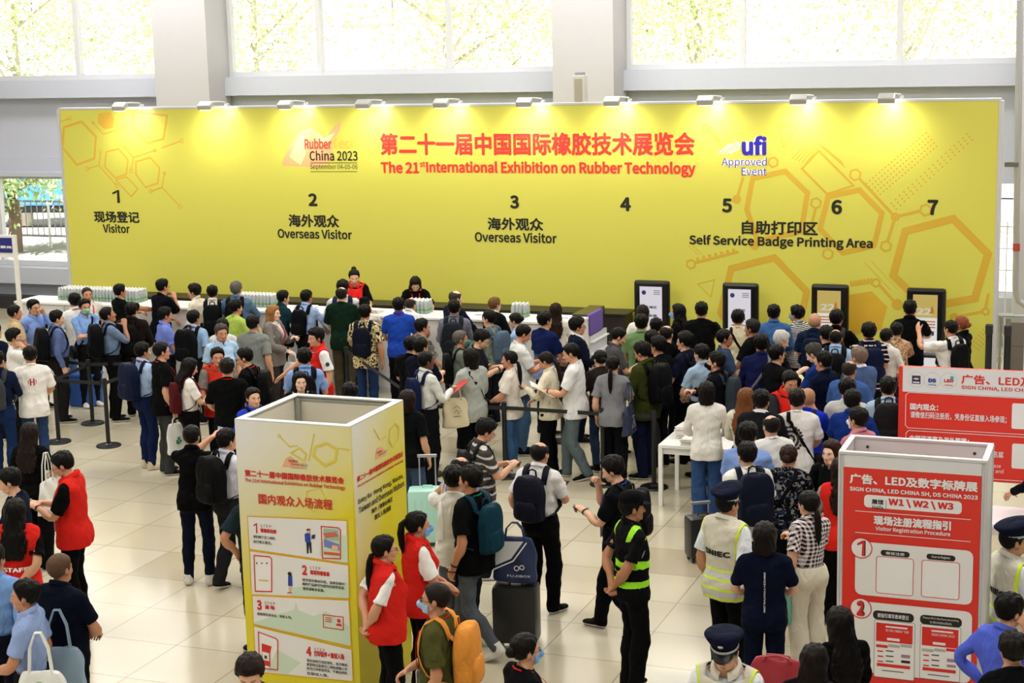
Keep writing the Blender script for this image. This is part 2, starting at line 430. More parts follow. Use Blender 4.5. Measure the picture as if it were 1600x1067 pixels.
# ---- hair
def hairline(y, fr): return np.interp(y, [-.1, -.05, -.02, .02, .035, .05, .075, .10], [1.528, 1.538, 1.56, 1.572, 1.605, 1.63, fr, fr+.004])
def hair_sdf(kind):
    tp, sd_, fr = {'short': (.021, .009, 1.658), 'crop': (.012, .007, 1.661), 'full': (.030, .014, 1.646), 'bald': (.007, .0065, 1.66),
                   'buzz': (.006, .0045, 1.662), 'tight': (.014, .010, 1.660), 'long': (.022, .020, 1.654), 'bob': (.024, .022, 1.644)}[kind]
    def f(p):
        q = p.copy(); q[:, 0] = np.abs(q[:, 0])
        u = np.clip((p[:, 2]-1.60)/.09, 0, 1); u = u*u*(3-2*u)
        t = sd_+(tp-sd_)*u
        t = np.minimum(t, .003+np.maximum(p[:, 2]-hairline(p[:, 1], fr), 0)*.55)
        if kind == 'bald': t = np.minimum(t, .0015+.18*np.maximum(np.linalg.norm(p-np.array([0, .012, 1.702], F32), axis=1)-.066, 0))
        nz = .0032*np.sin(p[:, 0]*95+2*np.sin(p[:, 1]*41))*np.sin(p[:, 1]*83+p[:, 2]*37)+.002*np.sin(p[:, 0]*190+p[:, 2]*60)
        d = smin(head_core(q), ell(q, (0, -.008, 1.622), (.076, .096, .082)), .02)-t-nz*np.clip(t/.012, .3, 1.6)
        c = hairline(p[:, 1]+nz*1.5, fr)-p[:, 2]
        if kind == 'bald': c = np.maximum(c, .070+nz*2.5-np.linalg.norm(p-np.array([0, .012, 1.702], F32), axis=1))
        d = smax(d, c, .008)
        d = smax(d, -(ell(q, (.082, -.008, 1.577), (.018, .020, .034))), .004) if kind not in ('long', 'bob') else d
        if kind in ('long', 'bob'):
            zb = 1.455 if kind == 'bob' else 1.42
            e = prof(q, [zb, 1.50, 1.56, 1.61, 1.66], [.086, .094, .097, .096, .075], [.088, .096, .106, .108, .08], [-.03, -.028, -.02, -.012, -.012])-nz
            e = smax(e, p[:, 1]-np.interp(p[:, 2], [1.45, 1.55, 1.62, 1.66], [.022, .036, .052, .09])+.5*np.maximum(.052-q[:, 0], 0)*(p[:, 1] > .02)*2-.01, .012)
            d = smin(d, e, .014)
            if kind == 'long':
                b = prof(q, [1.17, 1.24, 1.40, 1.55], [.085, .125, .120, .085], [.014, .026, .035, .06], [-.150, -.150, -.118, -.045])-nz*1.5
                d = smin(d, b, .03)
        return d
    return f
def rough(V, amp): return V

# ---- weights on the rest skeleton
BN = ['pelvis', 'spine', 'chest', 'neck', 'head']
BSEG = {'pelvis': ((0, -.01, .86), (0, -.005, 1.0), .13), 'spine': ((0, 0, 1.02), (0, 0, 1.14), .125), 'chest': ((0, 0, 1.18), (0, -.01, 1.38), .135),
        'neck': ((0, -.012, 1.42), (0, .004, 1.515), .055), 'head': ((0, .005, 1.56), (0, 0, 1.64), .085)}
for s_, sg in (('R', 1), ('L', -1)):
    m_ = np.array([sg, 1, 1])
    for nme, a, b, r in (('ua', SH, EL, .05), ('fa', EL, WR, .04), ('ha', WR, WR+AD*.09, .03), ('th', HIP, KN, .075), ('sn', KN, AN, .05), ('ft', AN+[0, -.02, -.03], AN+[.01, .12, -.05], .04)):
        BN.append(nme+s_); BSEG[nme+s_] = (a*m_, b*m_, r)
    for i, (b, m, t) in enumerate(FING):
        BN.append('f%d%s' % (i, s_)); BSEG['f%d%s' % (i, s_)] = (b*m_, m*m_, .009)
        BN.append('g%d%s' % (i, s_)); BSEG['g%d%s' % (i, s_)] = (m*m_, t*m_, .008)
BI = {b: i for i, b in enumerate(BN)}
def weights(V, F, only=None, smooth=6, soft=.016):
    names = only or BN
    D = np.full((len(V), len(BN)), 9.0)
    for b in names:
        a, c, r = BSEG[b]; a = np.array(a, float); ab = np.array(c, float)-a
        t = np.clip(((V-a)@ab)/(ab@ab), 0, 1)
        s = soft if b[0] not in 'fg' or b.startswith('ft') or b.startswith('fa') else .004
        D[:, BI[b]] = (np.linalg.norm(V-a-t[:, None]*ab, axis=1)-r)/s
    for s_, sg in (('R', 1), ('L', -1)):                       # limbs never take the other side
        for b in names:
            if b.endswith(s_) and len(b) == 3: D[:, BI[b]] += np.where(V[:, 0]*sg < -.012, 60, 0)
    D -= D.min(1, keepdims=True); W = np.exp(-D); W /= W.sum(1, keepdims=True)
    if smooth and F is not None:
        E = edges(F)
        for _ in range(smooth):
            S = W.copy(); n = np.ones(len(V))
            np.add.at(S, E[:, 0], W[E[:, 1]]); np.add.at(S, E[:, 1], W[E[:, 0]]); np.add.at(n, E[:, 0], 1); np.add.at(n, E[:, 1], 1)
            W = S/n[:, None]
    return sparse(W)
def edges(F):
    F = np.asarray(F); k = F.shape[1]
    E = np.concatenate([F[:, [i, (i+1) % k]] for i in range(k)]); E.sort(1)
    return np.unique(E[E[:, 0] != E[:, 1]], axis=0)
def sparse(W):
    ix = np.argsort(-W, 1)[:, :4]; w = np.take_along_axis(W, ix, 1); return ix, w/w.sum(1, keepdims=True)
def normals(V, F):
    a = V[F[:, 0]]; n = np.cross(V[F[:, 1]]-a, V[F[:, 2]]-a)
    if F.shape[1] == 4: n = n+np.cross(V[F[:, 2]]-a, V[F[:, 3]]-a)
    N = np.zeros_like(V)
    for i in range(F.shape[1]): np.add.at(N, F[:, i], n)
    return N/(np.linalg.norm(N, axis=1, keepdims=True)+1e-12)
class Base:
    """rest geometry with skin weights, shared by every person who wears it"""
    def __init__(s, V, F, ix=None, w=None, only=None, soft=.016, smooth=6):
        s.V = np.asarray(V, float); s.F = np.asarray(F)
        if ix is None: ix, w = weights(s.V, s.F, only, smooth, soft)
        s.ix, s.w = ix, w; s.E = edges(s.F); s.N = normals(s.V, s.F)
        s.loop = np.concatenate([[0], np.cumsum([len([i for i in f if True]) for f in s.F])]) if False else None
def cutmesh(V, F, planes):
    """cut away what lies beyond each (point, normal, filter) plane, with clean edges, and turn the open rims inwards"""
    b = bmesh.new(); vs = [b.verts.new(v) for v in V]
    for f in F:
        try: b.faces.new([vs[i] for i in f])
        except ValueError: pass
    for co, no, flt in planes:
        b.faces.ensure_lookup_table()
        fs = [f for f in b.faces if flt is None or flt(f.calc_center_median())]
        geom = list({v for f in fs for v in f.verts})+list({e for f in fs for e in f.edges})+fs
        bmesh.ops.bisect_plane(b, geom=geom, plane_co=co, plane_no=no, dist=1e-5)
        co = Vector(co); no = Vector(no)
        dead = [f for f in b.faces if (f.calc_center_median()-co).dot(no) > 0 and (flt is None or flt(f.calc_center_median()))]
        bmesh.ops.delete(b, geom=dead, context='FACES')
    b.verts.ensure_lookup_table()
    loose = [v for v in b.verts if not v.link_faces]; bmesh.ops.delete(b, geom=loose, context='VERTS')
    be = [e for e in b.edges if len(e.link_faces) == 1]
    b.normal_update()
    nrm = {v: v.normal.copy() for e in be for v in e.verts}
    r = bmesh.ops.extrude_edge_only(b, edges=be); nv = [g for g in r['geom'] if isinstance(g, bmesh.types.BMVert)]
    src = {tuple(round(c, 6) for c in v.co): n for v, n in nrm.items()}
    for v in nv:
        n = src.get(tuple(round(c, 6) for c in v.co))
        if n: v.co -= n*.009
    bmesh.ops.triangulate(b, faces=b.faces)
    b.verts.index_update(); V2 = np.array([v.co[:] for v in b.verts]); F2 = np.array([[v.index for v in f.verts] for f in b.faces])
    b.free(); return V2, F2
def lap(V, E, n, lam=.5):
    for _ in range(n):
        S = np.zeros_like(V); c = np.zeros(len(V))
        np.add.at(S, E[:, 0], V[E[:, 1]]); np.add.at(S, E[:, 1], V[E[:, 0]]); np.add.at(c, E[:, 0], 1); np.add.at(c, E[:, 1], 1)
        V = V+lam*(S/np.maximum(c, 1)[:, None]-V)
    return V

TOPB = ['pelvis', 'spine', 'chest', 'neck', 'uaR', 'uaL', 'faR', 'faL']
LEGB = ['pelvis', 'spine', 'thR', 'thL', 'snR', 'snL']
def build_body():
    V, F = nets(body_sdf, (-.56, -.16, -.004), (.56, .18, 1.71), .0042)
    me = bpy.data.meshes.new('b'); me.from_pydata(V.tolist(), [], F.tolist()); o = bpy.data.objects.new('b', me); C.objects.link(o)
    vg = o.vertex_groups.new(name='g')
    hd = (V[:, 2] > 1.47) & (V[:, 1] > .02); hands = (np.abs(V[:, 0]) > .43) & (V[:, 2] < .96)
    for wt, mk in ((.02, hd), (.30, hands), (1.0, ~(hd | hands))): vg.add(np.where(mk)[0].tolist(), wt, 'REPLACE')
    d = o.modifiers.new('d', 'DECIMATE'); d.ratio = .052; d.vertex_group = 'g'; d.vertex_group_factor = 1.0; d.use_collapse_triangulate = True
    dg = bpy.context.evaluated_depsgraph_get(); m2 = bpy.data.meshes.new_from_object(o.evaluated_get(dg))
    v = np.empty(len(m2.vertices)*3); m2.vertices.foreach_get('co', v); v = v.reshape(-1, 3)
    f = np.empty(len(m2.polygons)*3, int); m2.polygons.foreach_get('vertices', f); f = f.reshape(-1, 3)
    bpy.data.objects.remove(o); bpy.data.meshes.remove(me); bpy.data.meshes.remove(m2)
    return v, f
BASE = {}
_bv, _bf = build_body()
BASE['body'] = Base(_bv, _bf, soft=.012, smooth=2)
GH = .0165
def garment(name, fn, lo, hi, planes, only, h=GH, soft=.022, sm=8):
    V, F = nets(fn, lo, hi, h, coarse=3)
    V, F = cutmesh(V, F, planes)
    BASE[name] = Base(V, F, only=only, soft=soft, smooth=sm)
NECK = [((0, -.01, 1.474), (0, .45, 1), lambda c: c.z > 1.40 and abs(c.x) < .12)]
def onarm(c, sg):
    q = np.array([c.x*sg, c.y, c.z])-SH; t = q@AD
    return c.x*sg > .17 and t > .05 and np.linalg.norm(q-t*AD) < .098
def SLV(t): return [((SH+AD*t).tolist(), AD.tolist(), lambda c: onarm(c, 1)), ((SH*[-1, 1, 1]+AD*[-1, 1, 1]*t).tolist(), (AD*[-1, 1, 1]).tolist(), lambda c: onarm(c, -1))]
def HEM(z): return [((0, 0, z), (0, 0, -1), lambda c: abs(c.x) < .245 and c.z < z+.12)]
def HOLE(x): return [((x, 0, 1.3), (1, 0, .10), lambda c: c.x > .1 and c.z > 1.17), ((-x, 0, 1.3), (-1, 0, .10), lambda c: c.x < -.1 and c.z > 1.17)]
LO, HI = (-.56, -.2, .69), (.56, .2, 1.54)
garment('tee', top_sdf('short', .002, 1.08), LO, HI, NECK+SLV(.215)+HEM(.80), TOPB)
garment('polo', top_sdf('short', 0), LO, HI, NECK+SLV(.20)+HEM(.835), TOPB)
garment('tucked', top_sdf('short', -.002, 1.0, True), LO, HI, NECK+SLV(.20)+HEM(.985), TOPB)
garment('long', top_sdf('long', -.002, 1.0, True), LO, HI, NECK+SLV(.525)+HEM(.985), TOPB)
garment('longout', top_sdf('long', .002), LO, HI, NECK+SLV(.525)+HEM(.80), TOPB)
garment('rolled', top_sdf('long', -.002, 1.0, True), LO, HI, NECK+SLV(.345)+HEM(.985), TOPB)
garment('jacket', top_sdf('long', .013), LO, HI, [((0, -.01, 1.476), (0, .55, 1), lambda c: c.z > 1.38 and abs(c.x) < .12)]+SLV(.52)+HEM(.77), TOPB)
LAP = [((0, 0, 1.06), (-1, 0, .30), lambda c: c.x >= 0 and c.y > .03 and c.z > 1.05), ((0, 0, 1.06), (1, 0, .30), lambda c: c.x < 0 and c.y > .03 and c.z > 1.05)]
garment('blazer', top_sdf('long', .013), LO, HI, [((0, -.01, 1.478), (0, .55, 1), lambda c: c.z > 1.38 and abs(c.x) < .12)]+LAP+SLV(.515)+HEM(.77), TOPB)
garment('vest', top_sdf('none', .016), LO, HI, [((0, -.01, 1.474), (0, .65, 1), lambda c: c.z > 1.30 and abs(c.x) < .12)]+HOLE(.196)+HEM(.815), TOPB)
garment('trousers', legs_sdf(.094, .073, .064), (-.3, -.2, .0), (.3, .2, 1.10), [((0, 0, .035), (0, 0, -1), None), ((0, 0, 1.02), (0, 0, 1), None)], LEGB)
garment('slim', legs_sdf(.088, .063, .050), (-.3, -.2, .0), (.3, .2, 1.10), [((0, 0, .05), (0, 0, -1), None), ((0, 0, 1.02), (0, 0, 1), None)], LEGB)
garment('wide', legs_sdf(.098, .090, .092), (-.3, -.22, .0), (.3, .22, 1.10), [((0, 0, .035), (0, 0, -1), None), ((0, 0, 1.03), (0, 0, 1), None)], LEGB)
garment('skirt', legs_sdf(0, 0, 0, True), (-.3, -.25, .40), (.3, .25, 1.10), [((0, 0, .47), (0, 0, -1), None), ((0, 0, 1.03), (0, 0, 1), None)], LEGB)
def shoe_base():
    V, F = nets(shoe_sdf, (.03, -.11, -.004), (.20, .21, .16), .0110, mirror=False, coarse=3)
    V, F = cutmesh(V, F, [((0, 0, .118), (0, 0, 1), None)])
    BASE['shoeR'] = Base(V, F, only=['ftR', 'snR'], soft=.02)
    BASE['shoeL'] = Base(V*[-1, 1, 1], F[:, ::-1], only=['ftL', 'snL'], soft=.02)
shoe_base()
for k_ in ('short', 'crop', 'full', 'bald', 'buzz', 'tight', 'long', 'bob'):
    lo_, hi_ = ((-.16, -.2, 1.44), (.16, .14, 1.76)) if k_ not in ('long', 'bob') else ((-.16, -.24, 1.15), (.16, .14, 1.76))
    v_, f_ = nets(hair_sdf(k_), lo_, hi_, .0075 if k_ not in ('long', 'bob') else .0105, coarse=3)
    if k_ == 'long':
        t_ = np.clip((1.46-v_[:, 2])/.16, 0, 1); W_ = np.zeros((len(v_), len(BN))); W_[:, BI['head']] = 1-t_*.8; W_[:, BI['chest']] = t_*.8
        BASE['hair_'+k_] = Base(v_, f_, *sparse(W_))
    else:
        W_ = np.zeros((len(v_), len(BN))); W_[:, BI['head']] = 1; BASE['hair_'+k_] = Base(v_, f_, *sparse(W_))

# ---- things fastened on the clothes: points found by casting rays against the loosest top
def bvh(name): b = BASE[name]; return BVHTree.FromPolygons([Vector(v) for v in b.V], [tuple(f) for f in b.F])
BV = {k: bvh(k) for k in ('tee', 'jacket', 'vest', 'tucked', 'polo', 'long')}
def onto(x, z, side, top='tee', off=.004, sl=0.0):
    """point on the front (side=1) or back (-1) of the chest"""
    r = BV[top].ray_cast(Vector((x, side*.6, z)), Vector((0, -side, 0)))
    y = r[0].y if r[0] is not None else side*.1
    return np.array([x, y+side*off, z])
def round_shoulder(x, top='tee', off=.005, n=13, a0=-35, a1=215, zc=1.27, z0=None):
    """path over one shoulder in the plane x: from the front low (a0) over the top to the back"""
    P = []
    for i in range(n):
        a = math.radians(a0+(a1-a0)*i/(n-1)); d = Vector((0, math.cos(a), math.sin(a)))
        r = BV[top].ray_cast(Vector((x, 0, zc))+d*.6, -d)
        if r[0] is not None: P.append(np.array(r[0])+np.array(d)*off)
    return P
def ribbon(P, w, th=.004, nrm=None, c=(0, 0, 1.25)):
    """band along the points P, facing away from the body axis"""
    P = np.array(P); T = np.gradient(P, axis=0); T /= np.linalg.norm(T, axis=1, keepdims=True)+1e-9
    O = P-np.array(c); O[:, 0] *= .25; O /= np.linalg.norm(O, axis=1, keepdims=True)+1e-9
    O = O-(O*T).sum(1, keepdims=True)*T; O /= np.linalg.norm(O, axis=1, keepdims=True)+1e-9; S = np.cross(T, O)
    n = len(P); V = np.concatenate([P+S*w/2, P-S*w/2, P-S*w/2+O*th, P+S*w/2+O*th]); F = []
    for i in range(n-1):
        for a in range(4):
            b = (a+1) % 4; F.append((a*n+i, b*n+i, b*n+i+1, a*n+i+1))
    F += [(0, 3*n, 2*n, n), (n-1, 2*n-1, 3*n-1, 4*n-1)]
    return V, np.array(F)
def nearest_w(V, base='tee', rigid=None):
    if rigid:
        W = np.zeros((len(V), len(BN))); W[:, BI[rigid]] = 1; return sparse(W)
    b = BASE[base]; ix = []
    for v in V: ix.append(int(np.argmin(((b.V-v)**2).sum(1))))
    return b.ix[ix], b.w[ix]
def acc(name, V, F, base='tee', rigid=None):
    V = np.asarray(V, float); F = list(F)
    T = [];
    for f in F:
        f = list(f)
        for k in range(1, len(f)-1): T.append((f[0], f[k], f[k+1]))
    BASE[name] = Base(V, np.array(T), *nearest_w(V, base, rigid))
def join(*parts):
    V = []; F = []; n = 0
    for v, f in parts:
        V.append(np.asarray(v)); F += [tuple(int(i)+n for i in q) for q in f]; n += len(v)
    return np.concatenate(V), F
def mbm(mb):
    b = mb.b; bmesh.ops.recalc_face_normals(b, faces=b.faces); b.verts.index_update()
    v = np.array([q.co[:] for q in b.verts]); f = [tuple(x.index for x in q.verts) for q in b.faces]; b.free(); return v, f
def neckring(rx, ry, z0, y0, dz, hgt, th, n=22, tilt=-.44, open_=0.0, flare=.012):
    """stand-and-fall collar around the neck"""
    V = []; F = []; a0 = math.pi/2+open_; a1 = math.pi/2+2*math.pi-open_
    prof_ = [(0, 0), (.003, hgt), (.006, hgt+.003), (flare+.004, hgt*.6), (flare+.010, -.006)]
    for i in range(n+1):
        a = a0+(a1-a0)*i/n
        for dr, dzz in prof_: V.append(((rx+dr)*math.cos(a), y0+(ry+dr)*math.sin(a), z0+dzz+tilt*(ry+dr)*math.sin(a)))
    m = len(prof_)
    for i in range(n):
        for j in range(m-1): F.append((i*m+j, (i+1)*m+j, (i+1)*m+j+1, i*m+j+1))
    return np.array(V), F
acc('collar', *neckring(.064, .066, 1.466, -.006, 0, .030, .004, open_=.16), base='polo')
acc('bigcollar', *neckring(.070, .076, 1.464, -.006, 0, .034, .004, open_=.30, flare=.022), base='polo')
acc('lapelR', *ribbon([onto(.30*(z-1.06)+.016, z, 1, 'jacket', .003) for z in np.linspace(1.08, 1.40, 9)]+[np.array([.088, .01, 1.455]), np.array([.075, -.05, 1.475])], .042, .005), base='jacket')
acc('lapelL', *ribbon([onto(-.30*(z-1.06)-.016, z, 1, 'jacket', .003) for z in np.linspace(1.08, 1.40, 9)]+[np.array([-.088, .01, 1.455]), np.array([-.075, -.05, 1.475])], .042, .005), base='jacket')
acc('crew', *neckring(.0635, .067, 1.462, -.008, 0, .012, .003, open_=0, flare=.004), base='polo')
def lanyard():
    R = [onto(x, z, 1, 'vest', .006) for x, z in ((.012, 1.06), (.03, 1.16), (.05, 1.28), (.062, 1.36))]
    R += [np.array([.073, .035, 1.44]), np.array([.073, -.02, 1.468]), np.array([.055, -.068, 1.475]), np.array([0, -.084, 1.477])]
    P = R+[p*[-1, 1, 1] for p in R[::-1][1:]]
    v, f = ribbon(P, .016, .003, c=(0, 0, 1.3)); acc('lanyard', v, f, 'tee')
    mb = MB(); c = onto(0, 1.005, 1, 'vest', .010); mb.box(c, (.075, .006, .11), bev=.002); acc('badge', *mbm(mb), base='tee')
lanyard()
def straps(top, nm):
    for s_, sg in (('R', 1), ('L', -1)):
        P = [np.array([.165*sg, -.125, 1.04]), np.array([.195*sg, -.06, 1.06]), np.array([.205*sg, .02, 1.10]), np.array([.185*sg, .085, 1.15])]
        P[3] = onto(.165*sg, 1.15, 1, top, .006)
        P += [onto(.135*sg, 1.23, 1, top, .006), onto(.115*sg, 1.30, 1, top, .006)]
        Q = round_shoulder(.098*sg, top, .006, 9, 45, 150, 1.27); P += Q
        P += [onto(.095*sg, 1.36, -1, top, .006), np.array([.09*sg, -.165, 1.32])]
        v, f = ribbon(P, .048, .008); acc('strap'+s_+nm, v, f, top)
straps('tee', ''); straps('jacket', 'j')
def cross(nm, sg, bag):
    top = 'tee'; P = []
    Q = round_shoulder(.085*sg, top, .006, 7, 55, 130, 1.27)
    fr = [onto(x*sg, z, 1, top, .006) for x, z in ((-.155, 1.00), (-.10, 1.10), (-.04, 1.20), (.03, 1.29), (.07, 1.36))]
    bk = [onto(x*sg, z, -1, top, .006) for x, z in ((.065, 1.37), (.02, 1.28), (-.05, 1.17), (-.11, 1.07), (-.16, .98))]
    side = [np.array([-.20*sg, -.05, .95]), np.array([-.205*sg, .05, .95])]
    P = fr+Q+bk+side+[fr[0]]
    v, f = ribbon(P, .034, .005); acc(nm, v, f, top)
cross('crossR', 1, 0); cross('crossL', -1, 0)
def pack_shape(w, d, h, bulge=.55, e=4.5):
    """rounded soft bag standing on z=0, front towards -y"""
    b = bmesh.new(); bmesh.ops.create_cube(b, size=2); bmesh.ops.subdivide_edges(b, edges=b.edges, cuts=9, use_grid_fill=True)
    for v in b.verts:
        x, y, z = v.co; r = (abs(x)**e+abs(y)**e+abs(z)**e)**(1/e); m = max(abs(x), abs(y), abs(z)); q = v.co*(m/r)
        tap = 1-.16*max(0, q.z)**2
        v.co = (q.x*w/2*tap*(1+.04*math.sin(q.z*5+q.y)), (q.y*d/2)*(1-.25*max(0, q.z)**2)*(1-bulge*.25*max(0, q.x**2-.3)), (q.z+1)*h/2+.006*math.sin(q.x*4+q.y*3))
    return b
def backpack_bases():
    for nm, (w, d, h) in {'pack': (.30, .16, .44), 'packbig': (.33, .19, .49), 'packslim': (.27, .12, .42)}.items():
        b = pack_shape(w, d, h, .55, 6); bmesh.ops.translate(b, verts=b.verts, vec=(0, -.135-d/2, .985)); mb = MB(); mb.b.free(); mb.b = b
        acc(nm, *mbm(mb), rigid='chest')
        b = pack_shape(w*.78, d*.45, h*.42); bmesh.ops.translate(b, verts=b.verts, vec=(0, -.135-d*.93, 1.005)); mb = MB(); mb.b.free(); mb.b = b
        acc(nm+'_pocket', *mbm(mb), rigid='chest')
        mb = MB(); mb.tube([(-.045, -.15, .985+h-.02), (-.035, -.145, .985+h+.035), (0, -.145, .985+h+.048), (.035, -.145, .985+h+.035), (.045, -.15, .985+h-.02)], .009)
        acc(nm+'_handle', *mbm(mb), rigid='chest')
        mb = MB(); mb.tube([(-w*.42, -.135-d*.86, 1.22), (-w*.40, -.135-d*.82, .985+h*.80), (-w*.2, -.135-d*.72, .985+h*.96), (w*.2, -.135-d*.72, .985+h*.96), (w*.40, -.135-d*.82, .985+h*.80), (w*.42, -.135-d*.86, 1.22)], .006, 6)
        acc(nm+'_zip', *mbm(mb), rigid='chest')
backpack_bases()
def sling(nm, sg, z, s):
    b = pack_shape(.28*s, .09*s, .20*s); mb = MB(); mb.b.free(); mb.b = b
    v, f = mbm(mb); v = v[:, [1, 0, 2]]+[-.24*sg, -.01, z]; acc(nm, v, f, rigid='pelvis')
sling('slingbagR', 1, .80, 1.0); sling('slingbagL', -1, .80, 1.0)
def glasses():
    mb = MB()
    for sg in (1, -1):
        mb.tube([(sg*.0335+.019*math.cos(a), .103-.10*(abs(sg*.0335+.019*math.cos(a))-.03)*.5, 1.588+.0145*math.sin(a)) for a in np.linspace(0, 2*math.pi, 15)], .0019, 5)
        mb.tube([(sg*.052, .098, 1.592), (sg*.073, .05, 1.593), (sg*.078, -.005, 1.590)], .0018, 5)
    mb.tube([(-.015, .108, 1.59), (0, .110, 1.594), (.015, .108, 1.59)], .0018, 5); acc('glasses', *mbm(mb), rigid='head')
    def f(p):
        q = p.copy(); q[:, 0] = np.abs(q[:, 0]); d = np.abs(smin(head_core(q), cap(q, (0, .09, 1.585), (0, .115, 1.55), .016, .022), .03)-.006)-.0036
        box = np.maximum(np.maximum(p[:, 2]-1.578+.15*q[:, 0], 1.495-p[:, 2]+.1*q[:, 0]), np.maximum(.045-p[:, 1], q[:, 0]-.068))
        return np.maximum(d, box)
    v, fc = nets(f, (-.08, .03, 1.48), (.08, .15, 1.60), .0052, coarse=2)
    mb = MB()
    for sg in (1, -1):
        for z0, z1 in ((1.572, 1.585), (1.515, 1.560)): mb.tube([(sg*.058, .056, z0), (sg*.072, .02, (z0+z1)/2), (sg*.081, -.012, z1)], .0017, 4)
    acc('face_mask', *join((v, fc), mbm(mb)), rigid='head')
glasses()
def tails():
    def tail(pts, rs, nm):
        mb = MB(); mb.tube(pts, rs, 12); v, f = mbm(mb); v = np.asarray(v); z = v[:, 2]; t = np.clip((1.5-z)/.2, 0, 1)*.7
        W = np.zeros((len(v), len(BN))); W[:, BI['head']] = 1-t; W[:, BI['chest']] = t; BASE[nm] = Base(v, np.array([(q[0], q[k], q[k+1]) for q in f for k in range(1, len(q)-1)]), *sparse(W))
    tail([(0, -.085, 1.635), (0, -.115, 1.645), (0, -.145, 1.62), (0, -.155, 1.54), (0, -.15, 1.44), (0, -.142, 1.36)], [.014, .02, .028, .034, .028, .006], 'tail_pony')
    tail([(0, -.085, 1.565), (0, -.115, 1.555), (0, -.13, 1.50), (0, -.14, 1.42), (0, -.145, 1.32), (0, -.15, 1.24)], [.014, .022, .03, .032, .026, .006], 'tail_low')
    def bun(c, nm):
        b = bmesh.new(); bmesh.ops.create_icosphere(b, subdivisions=3, radius=.042)
        for q in b.verts: q.co = q.co*(1+.06*math.sin(q.co.x*140+q.co.z*90))*Vector((1, .8, .9)).length/1.57+Vector(c)
        mb = MB(); mb.b.free(); mb.b = b; acc(nm, *mbm(mb), rigid='head')
    bun((0, -.075, 1.70), 'tail_bun'); bun((0, -.112, 1.60), 'tail_lowbun')
tails()
def caps():
    mb = MB(); n = 28; prof_ = [(.088, 1.622), (.091, 1.655), (.089, 1.69), (.075, 1.722), (.045, 1.738), (.002, 1.742)]
    V = []; F = []
    for r, z in prof_:
        for i in range(n): a = 2*math.pi*i/n; V.append((r*math.cos(a)*.95, r*1.17*math.sin(a)-.004, z))
    for j in range(len(prof_)-1):
        for i in range(n): F.append((j*n+i, j*n+(i+1) % n, (j+1)*n+(i+1) % n, (j+1)*n+i))
    crown = (np.array(V), F)
    def peak(z, ln, drop, w=.082):
        V = []; F = []; m = 13
        for j in range(4):
            for i in range(m):
                a = math.radians(180-180*i/(m-1)); t = j/3
                V.append((w*math.cos(a)*(1-.12*t), .03+.075*math.sin(a)*.9+ln*t*math.sin(a)**.6 if 0 < i < m-1 else .03, z-drop*t*math.sin(a)))
        k = len(V); V += [(x, y, zz-.006) for x, y, zz in V]
        for j in range(3):
            for i in range(m-1):
                q = (j*m+i, j*m+i+1, (j+1)*m+i+1, (j+1)*m+i); F.append(q); F.append(tuple(k+x for x in q[::-1]))
        return np.array(V), F
    acc('cap', *join(crown, peak(1.632, .075, .022)), rigid='head')
    prof_ = [(.086, 1.618), (.0875, 1.655), (.125, 1.700), (.130, 1.712), (.118, 1.724), (.06, 1.735), (.002, 1.738)]; V = []; F = []
    for r, z in prof_:
        for i in range(n):
            a = 2*math.pi*i/n; lift = .05*(r/.13)*(.35+.65*math.sin(a))*(z-1.64)/.08 if z > 1.66 else 0
            V.append((r*math.cos(a)*.97, r*1.14*math.sin(a)-.004, z+lift))
    for j in range(len(prof_)-1):
        for i in range(n): F.append((j*n+i, j*n+(i+1) % n, (j+1)*n+(i+1) % n, (j+1)*n+i))
    acc('peaked', np.array(V), F, rigid='head')
    V, F = peak(1.626, .05, .03); acc('peak', V, F, rigid='head')
    mb = MB(); a_ = np.linspace(0, 2*math.pi, 30); P = [(.0895*math.cos(a)*.97, .0895*1.14*math.sin(a)-.004, 1.640) for a in a_]
    v, f = ribbon(P, .018, .002, c=(0, 0, 1.64)); acc('capband', v, f, rigid='head')
    mb = MB(); mb.cyl((0, .116, 1.703), (0, .124, 1.700), .021, .014, 12); acc('capbadge', *mbm(mb), rigid='head')
caps()

# ---- posing
def rotv(axis, a):
    axis = np.array(axis, float); axis /= np.linalg.norm(axis); K = np.array([[0, -axis[2], axis[1]], [axis[2], 0, -axis[0]], [-axis[1], axis[0], 0]])
    return np.eye(3)+math.sin(a)*K+(1-math.cos(a))*K@K
def frame(d, n):
    d = d/np.linalg.norm(d); n = n-d*(n@d); n = n/np.linalg.norm(n); return np.stack([d, n, np.cross(d, n)], 1)
def ik(S, T, l1, l2, pole):
    d = T-S; L = np.linalg.norm(d); Lm = min(L, (l1+l2)*.998); d = d/L; T = S+d*Lm
    a = (l1*l1+Lm*Lm-l2*l2)/(2*Lm*l1); a = math.acos(max(-1, min(1, a))); pole = pole-d*(pole@d)
    if np.linalg.norm(pole) < 1e-6: pole = np.array([0, -1, 0.])-d*d[1]*-1
    pole /= np.linalg.norm(pole); E = S+(d*math.cos(a)+pole*math.sin(a))*l1
    return E, T
